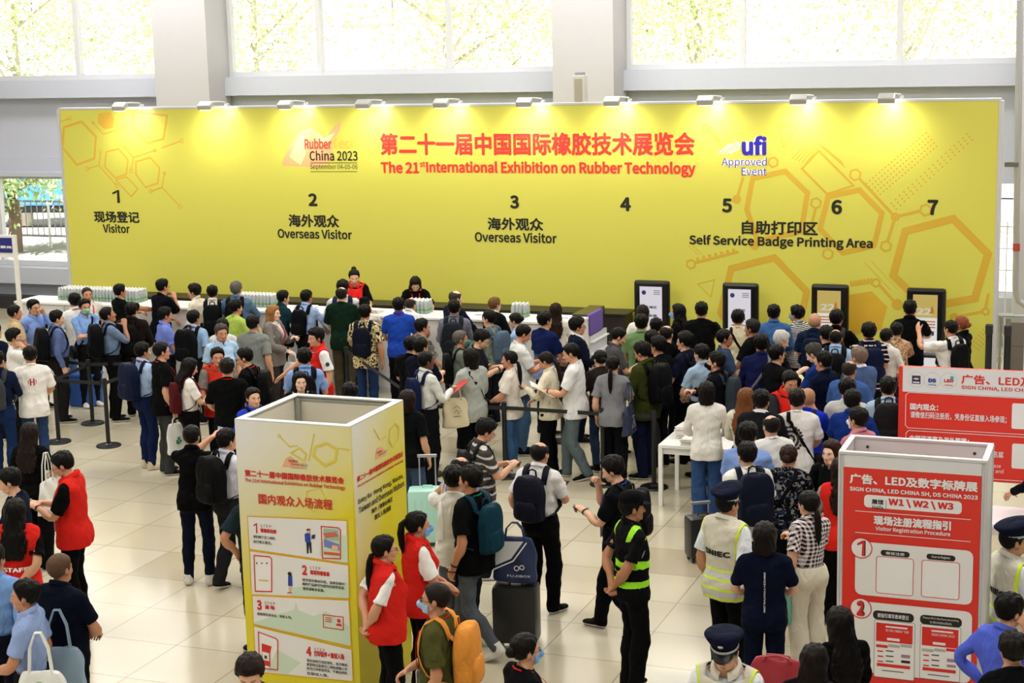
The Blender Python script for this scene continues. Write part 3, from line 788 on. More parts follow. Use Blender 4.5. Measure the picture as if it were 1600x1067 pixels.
# wrist targets for the right hand, in chest space (mirrored for the left), elbow pole, palm twist, finger curl
ARM = {
 'down': ((.235, .035, .885), (.3, -.9, -.2), 0, .35), 'straight': ((.225, .01, .878), (.3, -.9, 0), 0, .3),
 'phone': ((.075, .30, 1.20), (.5, -.3, -.9), 75, .75), 'read': ((.13, .31, 1.13), (.6, -.3, -.9), 60, .6),
 'low': ((.10, .25, 1.02), (.8, -.5, -.5), 40, .5), 'belly': ((.04, .19, 1.08), (.9, -.4, -.4), 20, .45), 'camera': ((.10, .36, 1.52), (.7, .1, -.9), 50, .7),
 'ear': ((.13, .10, 1.50), (.6, .5, -.9), 10, .8), 'chin': ((.05, .20, 1.42), (.4, .2, -1), 40, .8), 'face': ((.06, .20, 1.50), (.5, .1, -1), 40, .8),
 'behind': ((.04, -.17, .96), (.9, -.3, 0), -30, .5), 'hip': ((.21, .02, .99), (1, -.5, .2), 10, .5), 'pocket': ((.205, .06, .93), (.7, -.9, 0), 0, .2),
 'cross': ((-.10, .20, 1.17), (.9, -.1, -.6), 40, .4), 'reach': ((.20, .44, 1.17), (.6, -.4, -.7), 60, .5), 'far': ((.25, .50, 1.25), (.6, -.3, -.8), 60, .4),
 'counter': ((.16, .34, 1.07), (.9, -.3, -.4), 70, .4), 'wave': ((.24, .38, 1.52), (.6, -.2, -.9), -30, .15), 'point': ((.46, .30, 1.05), (.3, -.6, -.7), 30, .2),
 'strap': ((.11, .19, 1.30), (.8, -.3, -.9), 30, .9), 'fwd': ((.20, .22, .98), (.5, -.8, -.2), 20, .9), 'snapR': ((.235, .34, 1.50), (.8, .1, -.9), 50, .6), 'snapL': ((-.10, .34, 1.50), (.6, .2, -.9), 50, .6), 'bag': ((.255, .03, .885), (.3, -.9, 0), 0, 1.0)}
class Pose:
    def __init__(s, h=1.7, lean=0.0, head=0.0, nod=0.0, tilt=0.0, ar='down', al='down', stride=0.0, twist=0.0, wide=0.0, knee=0.0):
        s.k = h/1.70; R = {}; O = {}; P = {}
        d2 = math.radians
        stride = stride; foot = [(.085+wide, .5*stride, 0), (-.085-wide, -.5*stride, 0)]
        drop = max(0, .84-math.sqrt(max(.1, .84**2-(stride*.5)**2)))*.9+.004+knee
        Rp = rotv((0, 0, 1), d2(twist*.3))@rotv((1, 0, 0), -d2(lean*.25)); pel = np.array([0, -.25*math.sin(d2(lean))*.35, -drop])
        def setb(b, rot, org, pos): R[b] = rot; O[b] = np.array(org, float); P[b] = np.array(pos, float)
        def ap(b, x): return R[b]@(np.array(x, float)-O[b])+P[b]
        setb('pelvis', Rp, (0, 0, .93), (0, 0, .93)+pel)
        Rs = rotv((0, 0, 1), d2(twist*.6))@rotv((1, 0, 0), -d2(lean*.6)); setb('spine', Rs, (0, 0, 1.03), ap('pelvis', (0, 0, 1.03)))
        Rc = rotv((0, 0, 1), d2(twist))@rotv((1, 0, 0), -d2(lean)); setb('chest', Rc, (0, 0, 1.17), ap('spine', (0, 0, 1.17)))
        Rh = rotv((0, 0, 1), d2(twist-head))@rotv((1, 0, 0), -d2(nod+lean*.35))@rotv((0, 1, 0), d2(tilt))
        Rn = rotv((0, 0, 1), d2(twist-head*.45))@rotv((1, 0, 0), -d2(nod*.5+lean*.75)); setb('neck', Rn, (0, -.012, 1.425), ap('chest', (0, -.012, 1.425)))
        setb('head', Rh, (0, .0, 1.525), ap('neck', (0, .0, 1.525)))
        for s_, sg, pz in (('R', 1, ar), ('L', -1, al)):
            m = np.array([sg, 1, 1]); spec = ARM[pz] if isinstance(pz, str) else pz
            T, pole, tw, curl = spec
            S0 = SH*m; S = ap('chest', S0); T = Rc@(np.array(T)*m-[0, 0, 1.17])+P['chest']
            if pz in ('down', 'straight', 'bag', 'pocket'): T = S+rotv((0, 0, 1), d2(twist))@((np.array(spec[0])-SH)*m)
            pole = Rc@(np.array(pole, float)*m); E, T = ik(S, T, .28, .25, pole)
            u = (E-S)/np.linalg.norm(E-S); f = (T-E)/np.linalg.norm(T-E); n = np.cross(u, f)
            if np.linalg.norm(n) < .05: n = np.cross(u, Rc@np.array([0, 1, 0]))
            d0 = AD*m; n0 = np.cross(d0, [0, 1, 0]); F0 = frame(d0, n0)
            setb('ua'+s_, frame(u, n)@F0.T, S0, S); setb('fa'+s_, rotv(f, d2(-tw*.45*sg))@frame(f, n)@F0.T, EL*m, E)
            Rha = rotv(f, d2(-tw*sg))@frame(f, n)@F0.T; setb('ha'+s_, Rha, WR*m, T)
            hz = np.cross(d0, [0, 1, 0])*0+np.array([0, 1, 0])       # finger hinge (across the palm)
            for i, (b, mm, t) in enumerate(FING):
                c = curl*(1+.12*i) if i < 4 else curl*.35; ax = hz if i < 4 else np.array([AD[2], 0, -AD[0]])*m*-1
                r1 = rotv(ax, c*1.1*sg); r2 = rotv(ax, c*2.3*sg) if i < 4 else rotv(ax, c*2*sg)
                setb('f%d%s' % (i, s_), Rha@r1, b*m, ap('ha'+s_, b*m)); setb('g%d%s' % (i, s_), Rha@r2, mm*m, ap('f%d%s' % (i, s_), mm*m))
            fx, fy, fz = foot[0 if sg > 0 else 1]
            H0 = HIP*m; H = ap('pelvis', H0); A = np.array([fx if sg > 0 else fx, fy+AN[1], AN[2]])
            pitch = 0.0
            if stride and fy < 0: pitch = min(.75, abs(stride)*.8); A = A+[0, .10*pitch*.4, .11*pitch]
            K, A = ik(H, A, np.linalg.norm(KN-HIP), np.linalg.norm(AN-KN), np.array([.12*sg, 1, 0.])); F0 = frame(KN*m-H0, np.array([1., 0, 0])); F1 = frame(AN*m-KN*m, np.array([1., 0, 0]))
            setb('th'+s_, frame(K-H, np.array([1., 0, 0]))@F0.T, H0, H); setb('sn'+s_, frame(A-K, np.array([1., 0, 0]))@F1.T, KN*m, K)
            setb('ft'+s_, rotv((0, 0, 1), -sg*d2(9))@rotv((1, 0, 0), -pitch), AN*m, A)
        s.M = np.stack([R[b] for b in BN]); s.T = np.stack([P[b]-R[b]@O[b] for b in BN]); s.R = R
    def skin(s, V, ix, w):
        M = (s.M[ix]*w[..., None, None]).sum(1); T = (s.T[ix]*w[..., None]).sum(1)
        return (np.einsum('nij,nj->ni', M, V)+T)*s.k
    def pt(s, b, x): i = BI[b]; return (s.M[i]@np.array(x, float)+s.T[i])*s.k
def shape(V, fat=0.0, fem=0, sho=1.0):
    """build of the body in rest space: belly and girth, narrower shoulders and a bust for women"""
    V = V.copy(); z = V[:, 2]; x = np.abs(V[:, 0]); tor = np.exp(-((z-1.08)/.2)**2)*(x < .26); b = fat*tor
    core = np.clip((1.50-z)/.06, 0, 1)*np.clip((z-.55)/.2, 0, 1)
    V[:, 1] += np.where(V[:, 1] > 0, V[:, 1]*b*.65, V[:, 1]*b*.25); V[:, 0] *= 1+b*.30
    limb = np.clip((1.42-z)/.04, 0, 1)*fat*.12
    if fem:
        k = np.clip((z-1.0)/.3, 0, 1)*np.clip((1.52-z)/.06, 0, 1)*(x > 0); shrink = .018*np.clip((x-.06)/.10, 0, 1)*k
        wa = np.exp(-((z-1.10)/.10)**2)*(x < .24)
        V[:, 0] -= np.sign(V[:, 0])*(shrink*np.where(x > .2, 1, 1)); V[:, 0] *= 1-.07*wa; V[:, 1] *= 1-.06*wa
        V[:, 1] += .028*np.exp(-((x-.075)/.06)**2-((z-1.265)/.06)**2)*(V[:, 1] > 0)
    return V
# ---------------------------------------------------------------- materials of the people (colour comes from each object)
def objcol(n): return n.node('ShaderNodeObjectInfo').outputs['Color']
def band(n, v, c, hw): return n.math('LESS_THAN', n.math('ABSOLUTE', n.math('SUBTRACT', v, c)), hw)
def elmask(n, x, z, cx, cz, rx, rz):
    a = n.math('DIVIDE', n.math('SUBTRACT', x, cx), rx); b = n.math('DIVIDE', n.math('SUBTRACT', z, cz), rz)
    return n.math('LESS_THAN', n.math('ADD', n.math('MULTIPLY', a, a), n.math('MULTIPLY', b, b)), 1.0)
def mat_skin():
    m, n = newmat('skin', None, .48); v, (x, y, z) = n.rest(); ax = n.math('ABSOLUTE', x); c = objcol(n)
    c = n.mix(n.math('MULTIPLY', n.noise(v, 60, 3), .22), c, n.mix(1.0, c, (1, .62, .5, 1), 'MULTIPLY'))
    front = n.math('GREATER_THAN', y, .068)
    def paint(c, mask, col, mul=False): return n.mix(n.math('MULTIPLY', mask, front), c, n.mix(1.0, c, col, 'MULTIPLY') if mul else col)
    c = paint(c, elmask(n, ax, z, 0, 1.5235, .021, .0085), (.85, .45, .42, 1), True)
    c = paint(c, elmask(n, ax, z, 0, 1.5225, .0195, .0012), (.25, .10, .09, 1), True)
    c = paint(c, elmask(n, ax, z, .033, 1.6085, .0185, .0038), (.025, .018, .015, 1))
    c = paint(c, elmask(n, ax, z, .031, 1.5885, .0135, .0056), (.62, .58, .55, 1))
    c = paint(c, elmask(n, ax, z, .031, 1.5885, .0058, .0058), (.012, .008, .006, 1))
    c = paint(c, elmask(n, ax, z, .031, 1.5945, .0150, .0018), (.03, .02, .018, 1))
    n.link(c, n.b.inputs['Base Color']); n.b.inputs['Subsurface Weight'].default_value = 0
    return m
def mat_hair():
    m, n = newmat('hair', None, .5, 0, .14); v, (x, y, z) = n.rest()
    mp = n.node('ShaderNodeMapping'); n.link(v, mp.inputs[0]); mp.inputs['Scale'].default_value = (260, 260, 30)
    f = n.noise(mp.outputs[0], 1, 3); c = objcol(n)
    n.link(n.mix(f, n.mix(1.0, c, (.45, .45, .45, 1), 'MULTIPLY'), n.mix(1.0, c, (1.5, 1.5, 1.5, 1), 'MULTIPLY')), n.b.inputs['Base Color']); n.bump(f, .55, .006)
    return m
def cloth(name, rough=.85, fn=None, foldscale=7.5, fold=.62):
    m, n = newmat(name, None, rough, 0, .07); v, s = n.rest(); c = objcol(n)
    if fn: c = fn(n, v, s, c)
    n.link(c, n.b.inputs['Base Color'])
    mp = n.node('ShaderNodeMapping'); n.link(v, mp.inputs[0]); mp.inputs['Scale'].default_value = (1, 1, .55); mp.inputs['Rotation'].default_value = (.5, .4, 0)
    f = n.node('ShaderNodeTexNoise'); f.inputs['Scale'].default_value = foldscale; f.inputs['Detail'].default_value = 3; f.inputs['Distortion'].default_value = 1.1; n.link(mp.outputs[0], f.inputs['Vector'])
    oi = n.node('ShaderNodeObjectInfo'); f.noise_dimensions = '4D'; n.link(n.math('MULTIPLY', oi.outputs['Random'], 40.0), f.inputs['W'])
    n.bump(f.outputs[0], fold, .06)
    return m
def f_hstripe(period, duty, other):
    def f(n, v, s, c): return n.mix(n.math('LESS_THAN', n.math('FRACT', n.math('MULTIPLY', s[2], 1/period)), duty), c, lin(other))
    return f
def f_blot(scale, thr, other, third=None):
    def f(n, v, s, c):
        t = n.node('ShaderNodeTexNoise'); t.inputs['Scale'].default_value = scale; t.inputs['Detail'].default_value = 2.5; t.inputs['Distortion'].default_value = 2.2; n.link(v, t.inputs['Vector'])
        r = n.mix(n.math('GREATER_THAN', t.outputs[0], thr), c, lin(other))
        if third:
            t2 = n.noise(v, scale*1.3, 1); r = n.mix(n.math('GREATER_THAN', t2, thr+.05), r, lin(third))
        return r
    return f
def f_plaid(n, v, s, c):
    def w(q): return n.math('LESS_THAN', n.math('FRACT', n.math('MULTIPLY', q, 26.0)), .52)
    k = n.math('MULTIPLY', n.math('ADD', w(n.math('ADD', s[0], s[1])), w(s[2])), .5); return n.mix(k, lin('#e9dede'), c)
def f_grad(n, v, s, c):
    k = n.node('ShaderNodeMapRange'); k.inputs[1].default_value = 1.16; k.inputs[2].default_value = .98; n.link(s[2], k.inputs[0])
    return n.mix(n.math('MULTIPLY', k.outputs[0], n.math('GREATER_THAN', s[1], -.4)), c, lin('#7f8fb8'))
def f_denim(n, v, s, c): return n.mix(n.math('MULTIPLY', n.noise(v, 11, 4), .8), c, n.mix(1.0, c, (.45, .5, .6, 1), 'MULTIPLY'))
def f_hivis(n, v, s, c):
    y = None; r = c
    for z in (.835, .915, .995, 1.065): r = n.mix(band(n, s[2], z, .010), r, lin('#d8f03c'))
    for z in (.875, 1.03): r = n.mix(band(n, s[2], z, .028), r, lin('#c9c9c4'))
    ed = n.math('MULTIPLY', n.math('GREATER_THAN', n.math('ABSOLUTE', s[0]), .166), n.math('GREATER_THAN', s[2], 1.12)); return n.mix(ed, r, lin('#d8f03c'))
def f_guard(n, v, s, c):
    r = n.mix(n.math('MULTIPLY', n.math('LESS_THAN', n.math('ABSOLUTE', s[0]), .235), band(n, s[2], 1.135, .028)), c, lin('#9be32f'))
    r = n.mix(n.math('MULTIPLY', n.math('LESS_THAN', n.math('ABSOLUTE', s[0]), .235), band(n, s[2], .985, .026)), r, lin('#9be32f'))
    return n.mix(n.math('MULTIPLY', band(n, n.math('ABSOLUTE', s[0]), .125, .020), n.math('GREATER_THAN', s[2], 1.335)), r, lin('#9be32f'))
CM = {'plain': cloth('cloth'), 'denim': cloth('denim', .9, f_denim), 'stripes': cloth('striped cloth', .85, f_hstripe(.024, .5, '#d9d9d6')),
      'wstripes': cloth('wide striped cloth', .85, f_hstripe(.085, .28, '#c9c4c0')), 'rugby': cloth('rugby stripe', .85, f_hstripe(.062, .30, '#d9c9c4')),
      'floral': cloth('dark scroll print', .85, f_blot(15, .53, '#17140f', None)), 'flowers': cloth('flower print', .85, f_blot(19, .56, '#a5402f', '#5f7748')),
      'camo': cloth('mottled print', .85, f_blot(11, .55, '#8d8b80', '#3c3f3a')), 'batik': cloth('grey leaf print', .85, f_blot(13, .56, '#77787a', '#1d2942')),
      'plaid': cloth('plaid', .85, f_plaid), 'grad': cloth('fading print', .85, f_grad), 'hivis': cloth('reflective vest', .6, f_hivis), 'guard': cloth('uniform with tape', .75, f_guard),
      'leather': cloth('leather', .42, None, 14, .3), 'smooth': cloth('nylon', .55, None, 12, .4)}
SKIN = mat_skin(); HAIRM = mat_hair()
SKINS = ['#d9ab8b', '#cf9c7a', '#c48c6a', '#b07a58', '#8f5d42', '#6a4430', '#e3bda3']
def f_sole(n, v, s, c): return n.mix(n.math('LESS_THAN', s[2], .026), c, lin('#d8d5cd'))
CM['sneaker'] = cloth('sneaker', .7, f_sole, 20, .2)
RND = random.Random(5)
SLEN = {'tee': .20, 'polo': .185, 'tucked': .185, 'long': .51, 'longout': .51, 'rolled': .33, 'jacket': .50, 'blazer': .5, 'vest': 0}
ARML = lambda V: (np.abs(V)-SH)@AD
def put(base, pose, name, mat, color, parent=None, fat=0, fem=0, loc=None, relax=0, pre=None, wob=0.0, smooth=True):
    b = BASE[base]; V = b.V if pre is None else pre(b.V)
    V = shape(V, fat, fem)
    if wob:
        ph = RND.random()*9
        a = np.sin(b.V[:, 2]*38+b.V[:, 0]*21+ph)*np.sin(b.V[:, 0]*27-b.V[:, 2]*11+b.V[:, 1]*25+ph*2)+.6*np.sin(b.V[:, 2]*61+b.V[:, 1]*44-b.V[:, 0]*30+ph)
        V = V+b.N*(a*wob)[:, None]
    W = pose.skin(V, b.ix, b.w)
    if relax: W = lap(W, b.E, relax, .4)
    return mk(name, W, b.F, b.V, mat, color, parent, loc, smooth)
def mk(name, W, F, rest, mat, color, parent=None, loc=None, smooth=True):
    me = bpy.data.meshes.new(name); n = len(W); k = F.shape[1]
    me.vertices.add(n); me.vertices.foreach_set('co', (W if loc is None else W-loc).ravel().astype(F32))
    me.loops.add(F.size); me.loops.foreach_set('vertex_index', F.ravel().astype(np.int32))
    me.polygons.add(len(F)); me.polygons.foreach_set('loop_start', np.arange(0, F.size, k, dtype=np.int32)); me.polygons.foreach_set('loop_total', np.full(len(F), k, np.int32))
    me.update(calc_edges=True)
    if rest is not None: me.attributes.new('rest', 'FLOAT_VECTOR', 'POINT').data.foreach_set('vector', rest.ravel().astype(F32))
    if smooth: me.polygons.foreach_set('use_smooth', np.ones(len(F), bool))
    me.materials.append(mat)
    o = bpy.data.objects.new(name, me); C.objects.link(o); o.color = (tuple(c**1.2 for c in lin(color)[:3])+(1,) if mat is not SKIN else lin(color)) if isinstance(color, str) else color
    if parent is not None: o.parent = parent
    return o
def cloth_text(pose, txt, garm, side, z, size, color, parent, x=0.0, bold=.02, fat=0, fem=0, vert=False, width=None, dirx=1):
    v, f = text_mesh(txt, size, bold, 'CENTER')
    if width: v[:, 0] *= width/(v[:, 0].max()-v[:, 0].min())
    if vert: v = np.stack([v[:, 1], -v[:, 0]], 1)
    v[:, 0] -= (v[:, 0].max()+v[:, 0].min())/2
    top = {'longout': 'tee', 'rolled': 'long', 'blazer': 'jacket'}.get(garm, garm)
    sgn = 1 if side < 0 else -1
    R = np.array([onto(x+sgn*a, z+c, side, top, .007) for a, c in v])
    ix, w = nearest_w(R, garm); T = []
    for q in f: T += [(q[0], q[k], q[k+1]) for k in range(1, len(q)-1)]
    return mk('lettering', pose.skin(shape(R, fat, fem), ix, w), np.array(T), None, pm(color, .7), '#ffffff', parent, None, False)
NP = 0
PEOPLE = []
GEAR = {'pack': 'backpack', 'packbig': 'backpack', 'packslim': 'backpack'}
def gear_col(s, d): return s if s else d
def person(px, py, a, h, who, top, bot, hair, arms='down down', skin=None, ex='', shoes=None, fat=0.0, fem=0, zadj=0.0, ref=None, **pk):
    """px, py: pixel of the crown; a: heading against the line of sight (0 back view, 90 facing right); h: height in m"""
    global NP
    NP += 1; rs = random.Random(NP*13)
    al, ar = arms.split(); pose = Pose(h, ar=ar, al=al, **pk)
    az = math.atan2(*ray(px, py)[:2])+math.radians(a); rz = -az; c, s = math.cos(rz), math.sin(rz)
    crown = pose.pt('head', (0, -.01, 1.718)); g = at_z(px, py, crown[2]+zadj)
    loc = np.array([g[0]-(c*crown[0]-s*crown[1]), g[1]-(s*crown[0]+c*crown[1]), zadj])
    tk, tc = top[0], top[1]; tm = CM[top[2]] if len(top) > 2 else CM['plain']
    bk, bc = bot[0], bot[1]; bm = CM[bot[2]] if len(bot) > 2 else CM['plain']
    sl = SLEN.get('tee' if tk == 'vest' else tk, .2)
    def hide(V):
        N = BASE['body'].N; z = V[:, 2]; t = ARML(V); arm = (np.abs(V[:, 0]) > .19) & (z < 1.43)
        rn = np.hypot(V[:, 0], V[:, 1]+.012); low = (z < 1.435) | ((z < 1.49) & (rn > .068+np.maximum(0, z-1.45)*.3))
        cov = np.where(arm, (t < sl-.02), low & ((z > .11) if bk != 'skirt' else (z > .50)))
        return V-N*np.where(cov, np.where(z > 1.33, .016, .014), np.where((z < .115) & ~arm, .008, 0))[:, None]
    sk = SKINS[skin if skin is not None else rs.choice([0, 1, 1, 2])]
    o = put('body', pose, 'person', SKIN, sk, None, fat, fem, pre=hide)
    o.location = loc; o.rotation_euler = (0, 0, rz); tag(o, 'person '+who, 'person', 'people queueing in the registration hall')
    shd = shoes or rs.choice(['#151515', '#1d1d1f', '#e4e2dc', '#2b2622']); sm = CM['leather'] if shd.startswith(('#1', '#2')) and shoes is None and rs.random() < .5 else CM['sneaker']
    for sd_ in 'RL': put('shoe'+sd_, pose, 'shoe', sm, shd, o)
    put(bk, pose, 'skirt' if bk == 'skirt' else 'trousers', bm, bc, o, fat*.8, fem, relax=2, wob=.0035)
    ut = None
    if tk == 'vest':
        ut = top[3] if len(top) > 3 else '#f0efec'
        put('tee', pose, 'shirt', CM['plain'], ut, o, fat, fem, relax=2, wob=.003, pre=lambda V: V-BASE['tee'].N*np.where((np.abs(V[:, 0]) < .17) | ((np.abs(V[:, 0]) < .225) & (V[:, 2] < 1.20)), .018, 0)[:, None]); sh = put('vest', pose, 'vest', tm, tc, o, fat, fem, relax=1, wob=.003)
        put('bigcollar', pose, 'collar', tm, tc, sh, fat, fem)
    elif tk == 'blazer':
        put('long', pose, 'shirt', CM['plain'], top[3] if len(top) > 3 else '#eceff2', o, fat, fem, relax=2); sh = put('blazer', pose, 'jacket', tm, tc, o, fat, fem, relax=2, wob=.003)
        for q in 'RL': put('lapel'+q, pose, 'lapel', tm, tc, sh, fat, fem)
        put('collar', pose, 'collar', CM['plain'], top[3] if len(top) > 3 else '#eceff2', o, fat, fem)
    else:
        sh = put(tk, pose, 'jacket' if tk == 'jacket' else 'shirt', tm, tc, o, fat, fem, relax=2, wob=.0042)
        ck = 'bigcollar' if tk == 'jacket' else 'crew' if tk == 'tee' or 'crew' in ex.split() else 'collar'
        put(ck, pose, 'collar', tm, tc, sh, fat, fem)
    if hair:
        hk, hc = hair[0], hair[1]; tail = hair[2] if len(hair) > 2 else None
        put('hair_'+hk, pose, 'hair', HAIRM, hc, o, pre=(lambda V: V+np.array([0, 0, 1])*(np.sin(V[:, :1]*70+rs.random()*9)*np.sin(V[:, 1:2]*55+rs.random()*9))*.004) if hk in ('short', 'full') else None)
        if tail: put('tail_'+tail, pose, 'ponytail' if tail in ('pony', 'low') else 'hair_bun', HAIRM, hc, o)
    M = Matrix.Translation(loc) @ Matrix.Rotation(rz, 4, 'Z')
    wld = lambda p: np.array(M @ Vector(p))
    info = dict(o=o, pose=pose, M=M, wld=wld, who=who, tk=tk, fat=fat, fem=fem, h=h, loc=loc, rz=rz)
    PEOPLE.append(info)
    def topobj(bs, name, mat, col, label, cat, grp):
        b = BASE[bs]; W = pose.skin(shape(b.V, fat, fem), b.ix, b.w); ctr = W.mean(0); ctr[2] = W[:, 2].min()
        q = mk(name, W, b.F, b.V, mat, col, None, ctr); wc = wld(ctr); q.location = wc; q.rotation_euler = (0, 0, rz); tag(q, label, cat, grp); return q, ctr
    def child(bs, name, mat, col, par, ctr):
        b = BASE[bs]; W = pose.skin(shape(b.V, fat, fem), b.ix, b.w); return mk(name, W, b.F, b.V, mat, col, par, ctr)
    short = info['short'] = ref or who
    for e in ex.split():
        k, _, v = e.partition(':'); v, _, v2 = v.partition('/'); v2 = v2.replace('_', ' ')
        if k == 'glasses': put('glasses', pose, 'glasses', pm('#17171a' if not v else v, .3), '#ffffff', o)
        elif k == 'mask': put('face_mask', pose, 'face_mask', CM['plain'], v or '#8fc3e8', o)
        elif k == 'lanyard':
            l = put('lanyard', pose, 'lanyard', CM['plain'], v or '#d8241f', o, fat, fem)
            put('badge', pose, 'badge', pm('#f2f2f2', .4), '#ffffff', l, fat, fem)
        elif k in GEAR:
            js = 'j' if tk in ('jacket', 'blazer', 'vest') else ''
            q, ct = topobj(k, 'backpack', CM['smooth'], v or '#1a1b1e', '%s backpack worn by the person %s' % (v2 or 'black', short), 'backpack', 'backpacks in the queue')
            for sd_ in 'RL': child('strap'+sd_+js, 'strap', CM['smooth'], v or '#1a1b1e', q, ct)
            child(k+'_pocket', 'pocket', CM['smooth'], v or '#1a1b1e', q, ct); child(k+'_handle', 'handle', CM['smooth'], v or '#1a1b1e', q, ct); child(k+'_zip', 'zip', pm('#55585c', .4), '#ffffff', q, ct)
        elif k in ('slingR', 'slingL'):
            q, ct = topobj('slingbag'+k[-1], 'shoulder_bag', CM['leather'], v or '#19191b', '%s crossbody bag on the person %s' % (v2 or 'black', short), 'bag', 'crossbody bags')
            child('cross'+k[-1], 'strap', CM['smooth'], v or '#19191b', q, ct)
        elif k in ('phoneR', 'phoneL', 'paperR', 'paperL', 'bookR', 'bookL', 'cameraR'):
            hand_item(info, k[:-1], k[-1], v, v2)
        elif k in ('toteR', 'toteL'): hand_bag(info, k[-1], v or '#e9e6dc', v2 or 'cream cloth tote bag')
        elif k in ('shtoteR', 'shtoteL'): shoulder_tote(info, k[-1], v or '#e9e6dc', v2 or 'cloth shoulder bag')
        elif k == 'watch':
            sd_ = v or 'R'; m_ = np.array([1 if sd_ == 'R' else -1, 1, 1]); mb = MB(); mb.cyl((WR-AD*.030)*m_, (WR-AD*.012)*m_, .0335, None, 14); V_, F_ = mbm(mb)
            T_ = np.array([(q[0], q[i], q[i+1]) for q in F_ for i in range(1, len(q)-1)]); ix, w = nearest_w(np.array(V_), rigid='fa'+sd_); mk('watch', pose.skin(np.array(V_), ix, w), T_, None, pm('#141414', .35), '#ffffff', o)
        elif k == 'cap': put('cap', pose, 'cap', CM['plain'], v or '#18191d', o)
        elif k == 'peaked':
            q = put('peaked', pose, 'peaked_cap', CM['plain'], '#1a2038', o); put('peak', pose, 'peak', pm('#0c0c0e', .2), '#ffffff', q); put('capband', pose, 'cap_band', pm('#b9bcc2', .4), '#ffffff', q); put('capbadge', pose, 'cap_badge', pm('#c9ccd2', .3, .8), '#ffffff', q)
    return info
def add_child_mesh(mb, name, mats, par, M=None):
    q = mb.build(name, mats, par)
    return q
def hand_item(I, kind, sd_, col, nm):
    pose = I['pose']; m_ = np.array([1 if sd_ == 'R' else -1, 1, 1])
    c = Vector(pose.pt('ha'+sd_, (WR+AD*.085+np.array([-.035, .0, .018]))*m_)); hd = Vector(pose.pt('head', (0, .08, 1.58)))
    c = I['M'] @ c; hd = I['M'] @ hd
    nrm = (hd-c).normalized(); up = Vector((0, 0, 1)); x = up.cross(nrm).normalized(); y = nrm.cross(x)
    R = Matrix((x, y, nrm)).transposed()
    if kind == 'phone':
        mb = MB(); mb.box((0, 0, 0), (.076, .158, .010), bev=.004); q = mb.build('phone', pm(col or '#1b1c20', .25)); s = MB(); s.box((0, 0, .0052), (.068, .146, .002)); s.build('screen', emat('phone view', '#cfd6e8', 1.0) if 'photograph' in I['who'] else pm('#33383f', .1), q)
        lab = '%s phone held by the person %s' % (nm or 'dark', I['short']); cat = 'phone'; grp = 'phones in hands'
    elif kind == 'paper':
        mb = MB(); mb.box((0, .06, 0), (.21, .29, .004)); q = mb.build('paper_sheet', pm(col or '#f2f2ef', .6)); lab = '%s held by the person %s' % (nm or 'white paper sheets', I['short']); cat = 'paper'; grp = 'papers in hands'
    elif kind == 'camera':
        mb = MB(); mb.box((0, 0, 0), (.13, .085, .06), bev=.01); q = mb.build('camera', pm('#151515', .4)); s = MB(); s.cyl((0, 0, -.03), (0, 0, -.10), .036); s.build('lens', pm('#101013', .3), q)
        lab = 'black camera held by the person %s' % I['short']; cat = 'camera'; grp = None
    else:
        mb = MB(); mb.box((-.105, .05, .012), (.21, .29, .008), rot=Matrix.Rotation(.14, 3, 'Y')); mb.box((.105, .05, .012), (.21, .29, .008), rot=Matrix.Rotation(-.14, 3, 'Y')); q = mb.build('booklet', pm(col or '#e9e7df', .5)); lab = '%s held by the person %s' % (nm or 'open booklet', I['short']); cat = 'booklet'; grp = 'papers in hands'
    if 'photographing' in I['who']: R = R @ Matrix.Rotation(math.pi/2, 3, 'Z'); c = c+Vector((0, 0, .04))
    q.matrix_world = Matrix.Translation(c) @ R.to_4x4(); tag(q, lab, cat, grp)
    return q
def bag_mesh(w, h, d, col, name, hl, mat=None, up=True):
    b = pack_shape(w, d, h, .1, 14); mb = MB(); mb.b.free(); mb.b = b
    for v in b.verts:
        t = v.co.z/h; v.co.y *= 1-.55*t; v.co.y += .008*math.sin(v.co.x*28+t*5); v.co.x *= 1-.03*t
    mat = mat or pm(col, .75); q = mb.build(name, mat, smooth=True)
    for s in (1, -1):
        k = MB(); k.tube([(-w*.24, s*d*.2, h*.93), (-w*.19, s*d*.16, h+hl*.6), (-w*.06, s*.012, h+hl), (w*.06, s*.012, h+hl), (w*.19, s*d*.16, h+hl*.6), (w*.24, s*d*.2, h*.93)], .007, 6); k.build('handle', mat, q)
    return q
def hand_bag(I, sd_, col, nm, w=.34, h=.38, d=.10, hl=.16, mat=None):
    pose = I['pose']; m_ = np.array([1 if sd_ == 'R' else -1, 1, 1]); c = I['wld'](pose.pt('ha'+sd_, (WR+AD*.10)*m_))
    nm = nm.replace('_', ' '); q = bag_mesh(w, h, d, col, 'tote_bag', hl, mat); q.location = (c[0], c[1], max(.01, c[2]-h-hl+.01)); q.rotation_euler = (0, 0, I['rz']+1.4)
    tag(q, '%s held by the person %s' % (nm, I['short']), 'bag', 'carried bags'); return q
def shoulder_tote(I, sd_, col, nm, w=.36, h=.36, d=.11, mat=None):
    pose = I['pose']; sg = 1 if sd_ == 'R' else -1; c = I['wld'](pose.pt('chest', (.25*sg, -.15, 1.06))); nm = nm.replace('_', ' ')
    q = bag_mesh(w, h, d, col, 'tote_bag', .30, mat); q.location = (c[0], c[1], c[2]-h*I['h']/1.7+.02); q.rotation_euler = (0, 0, I['rz']+math.pi/2)
    tag(q, '%s carried by the person %s' % (nm, I['short']), 'bag', 'carried bags'); return q
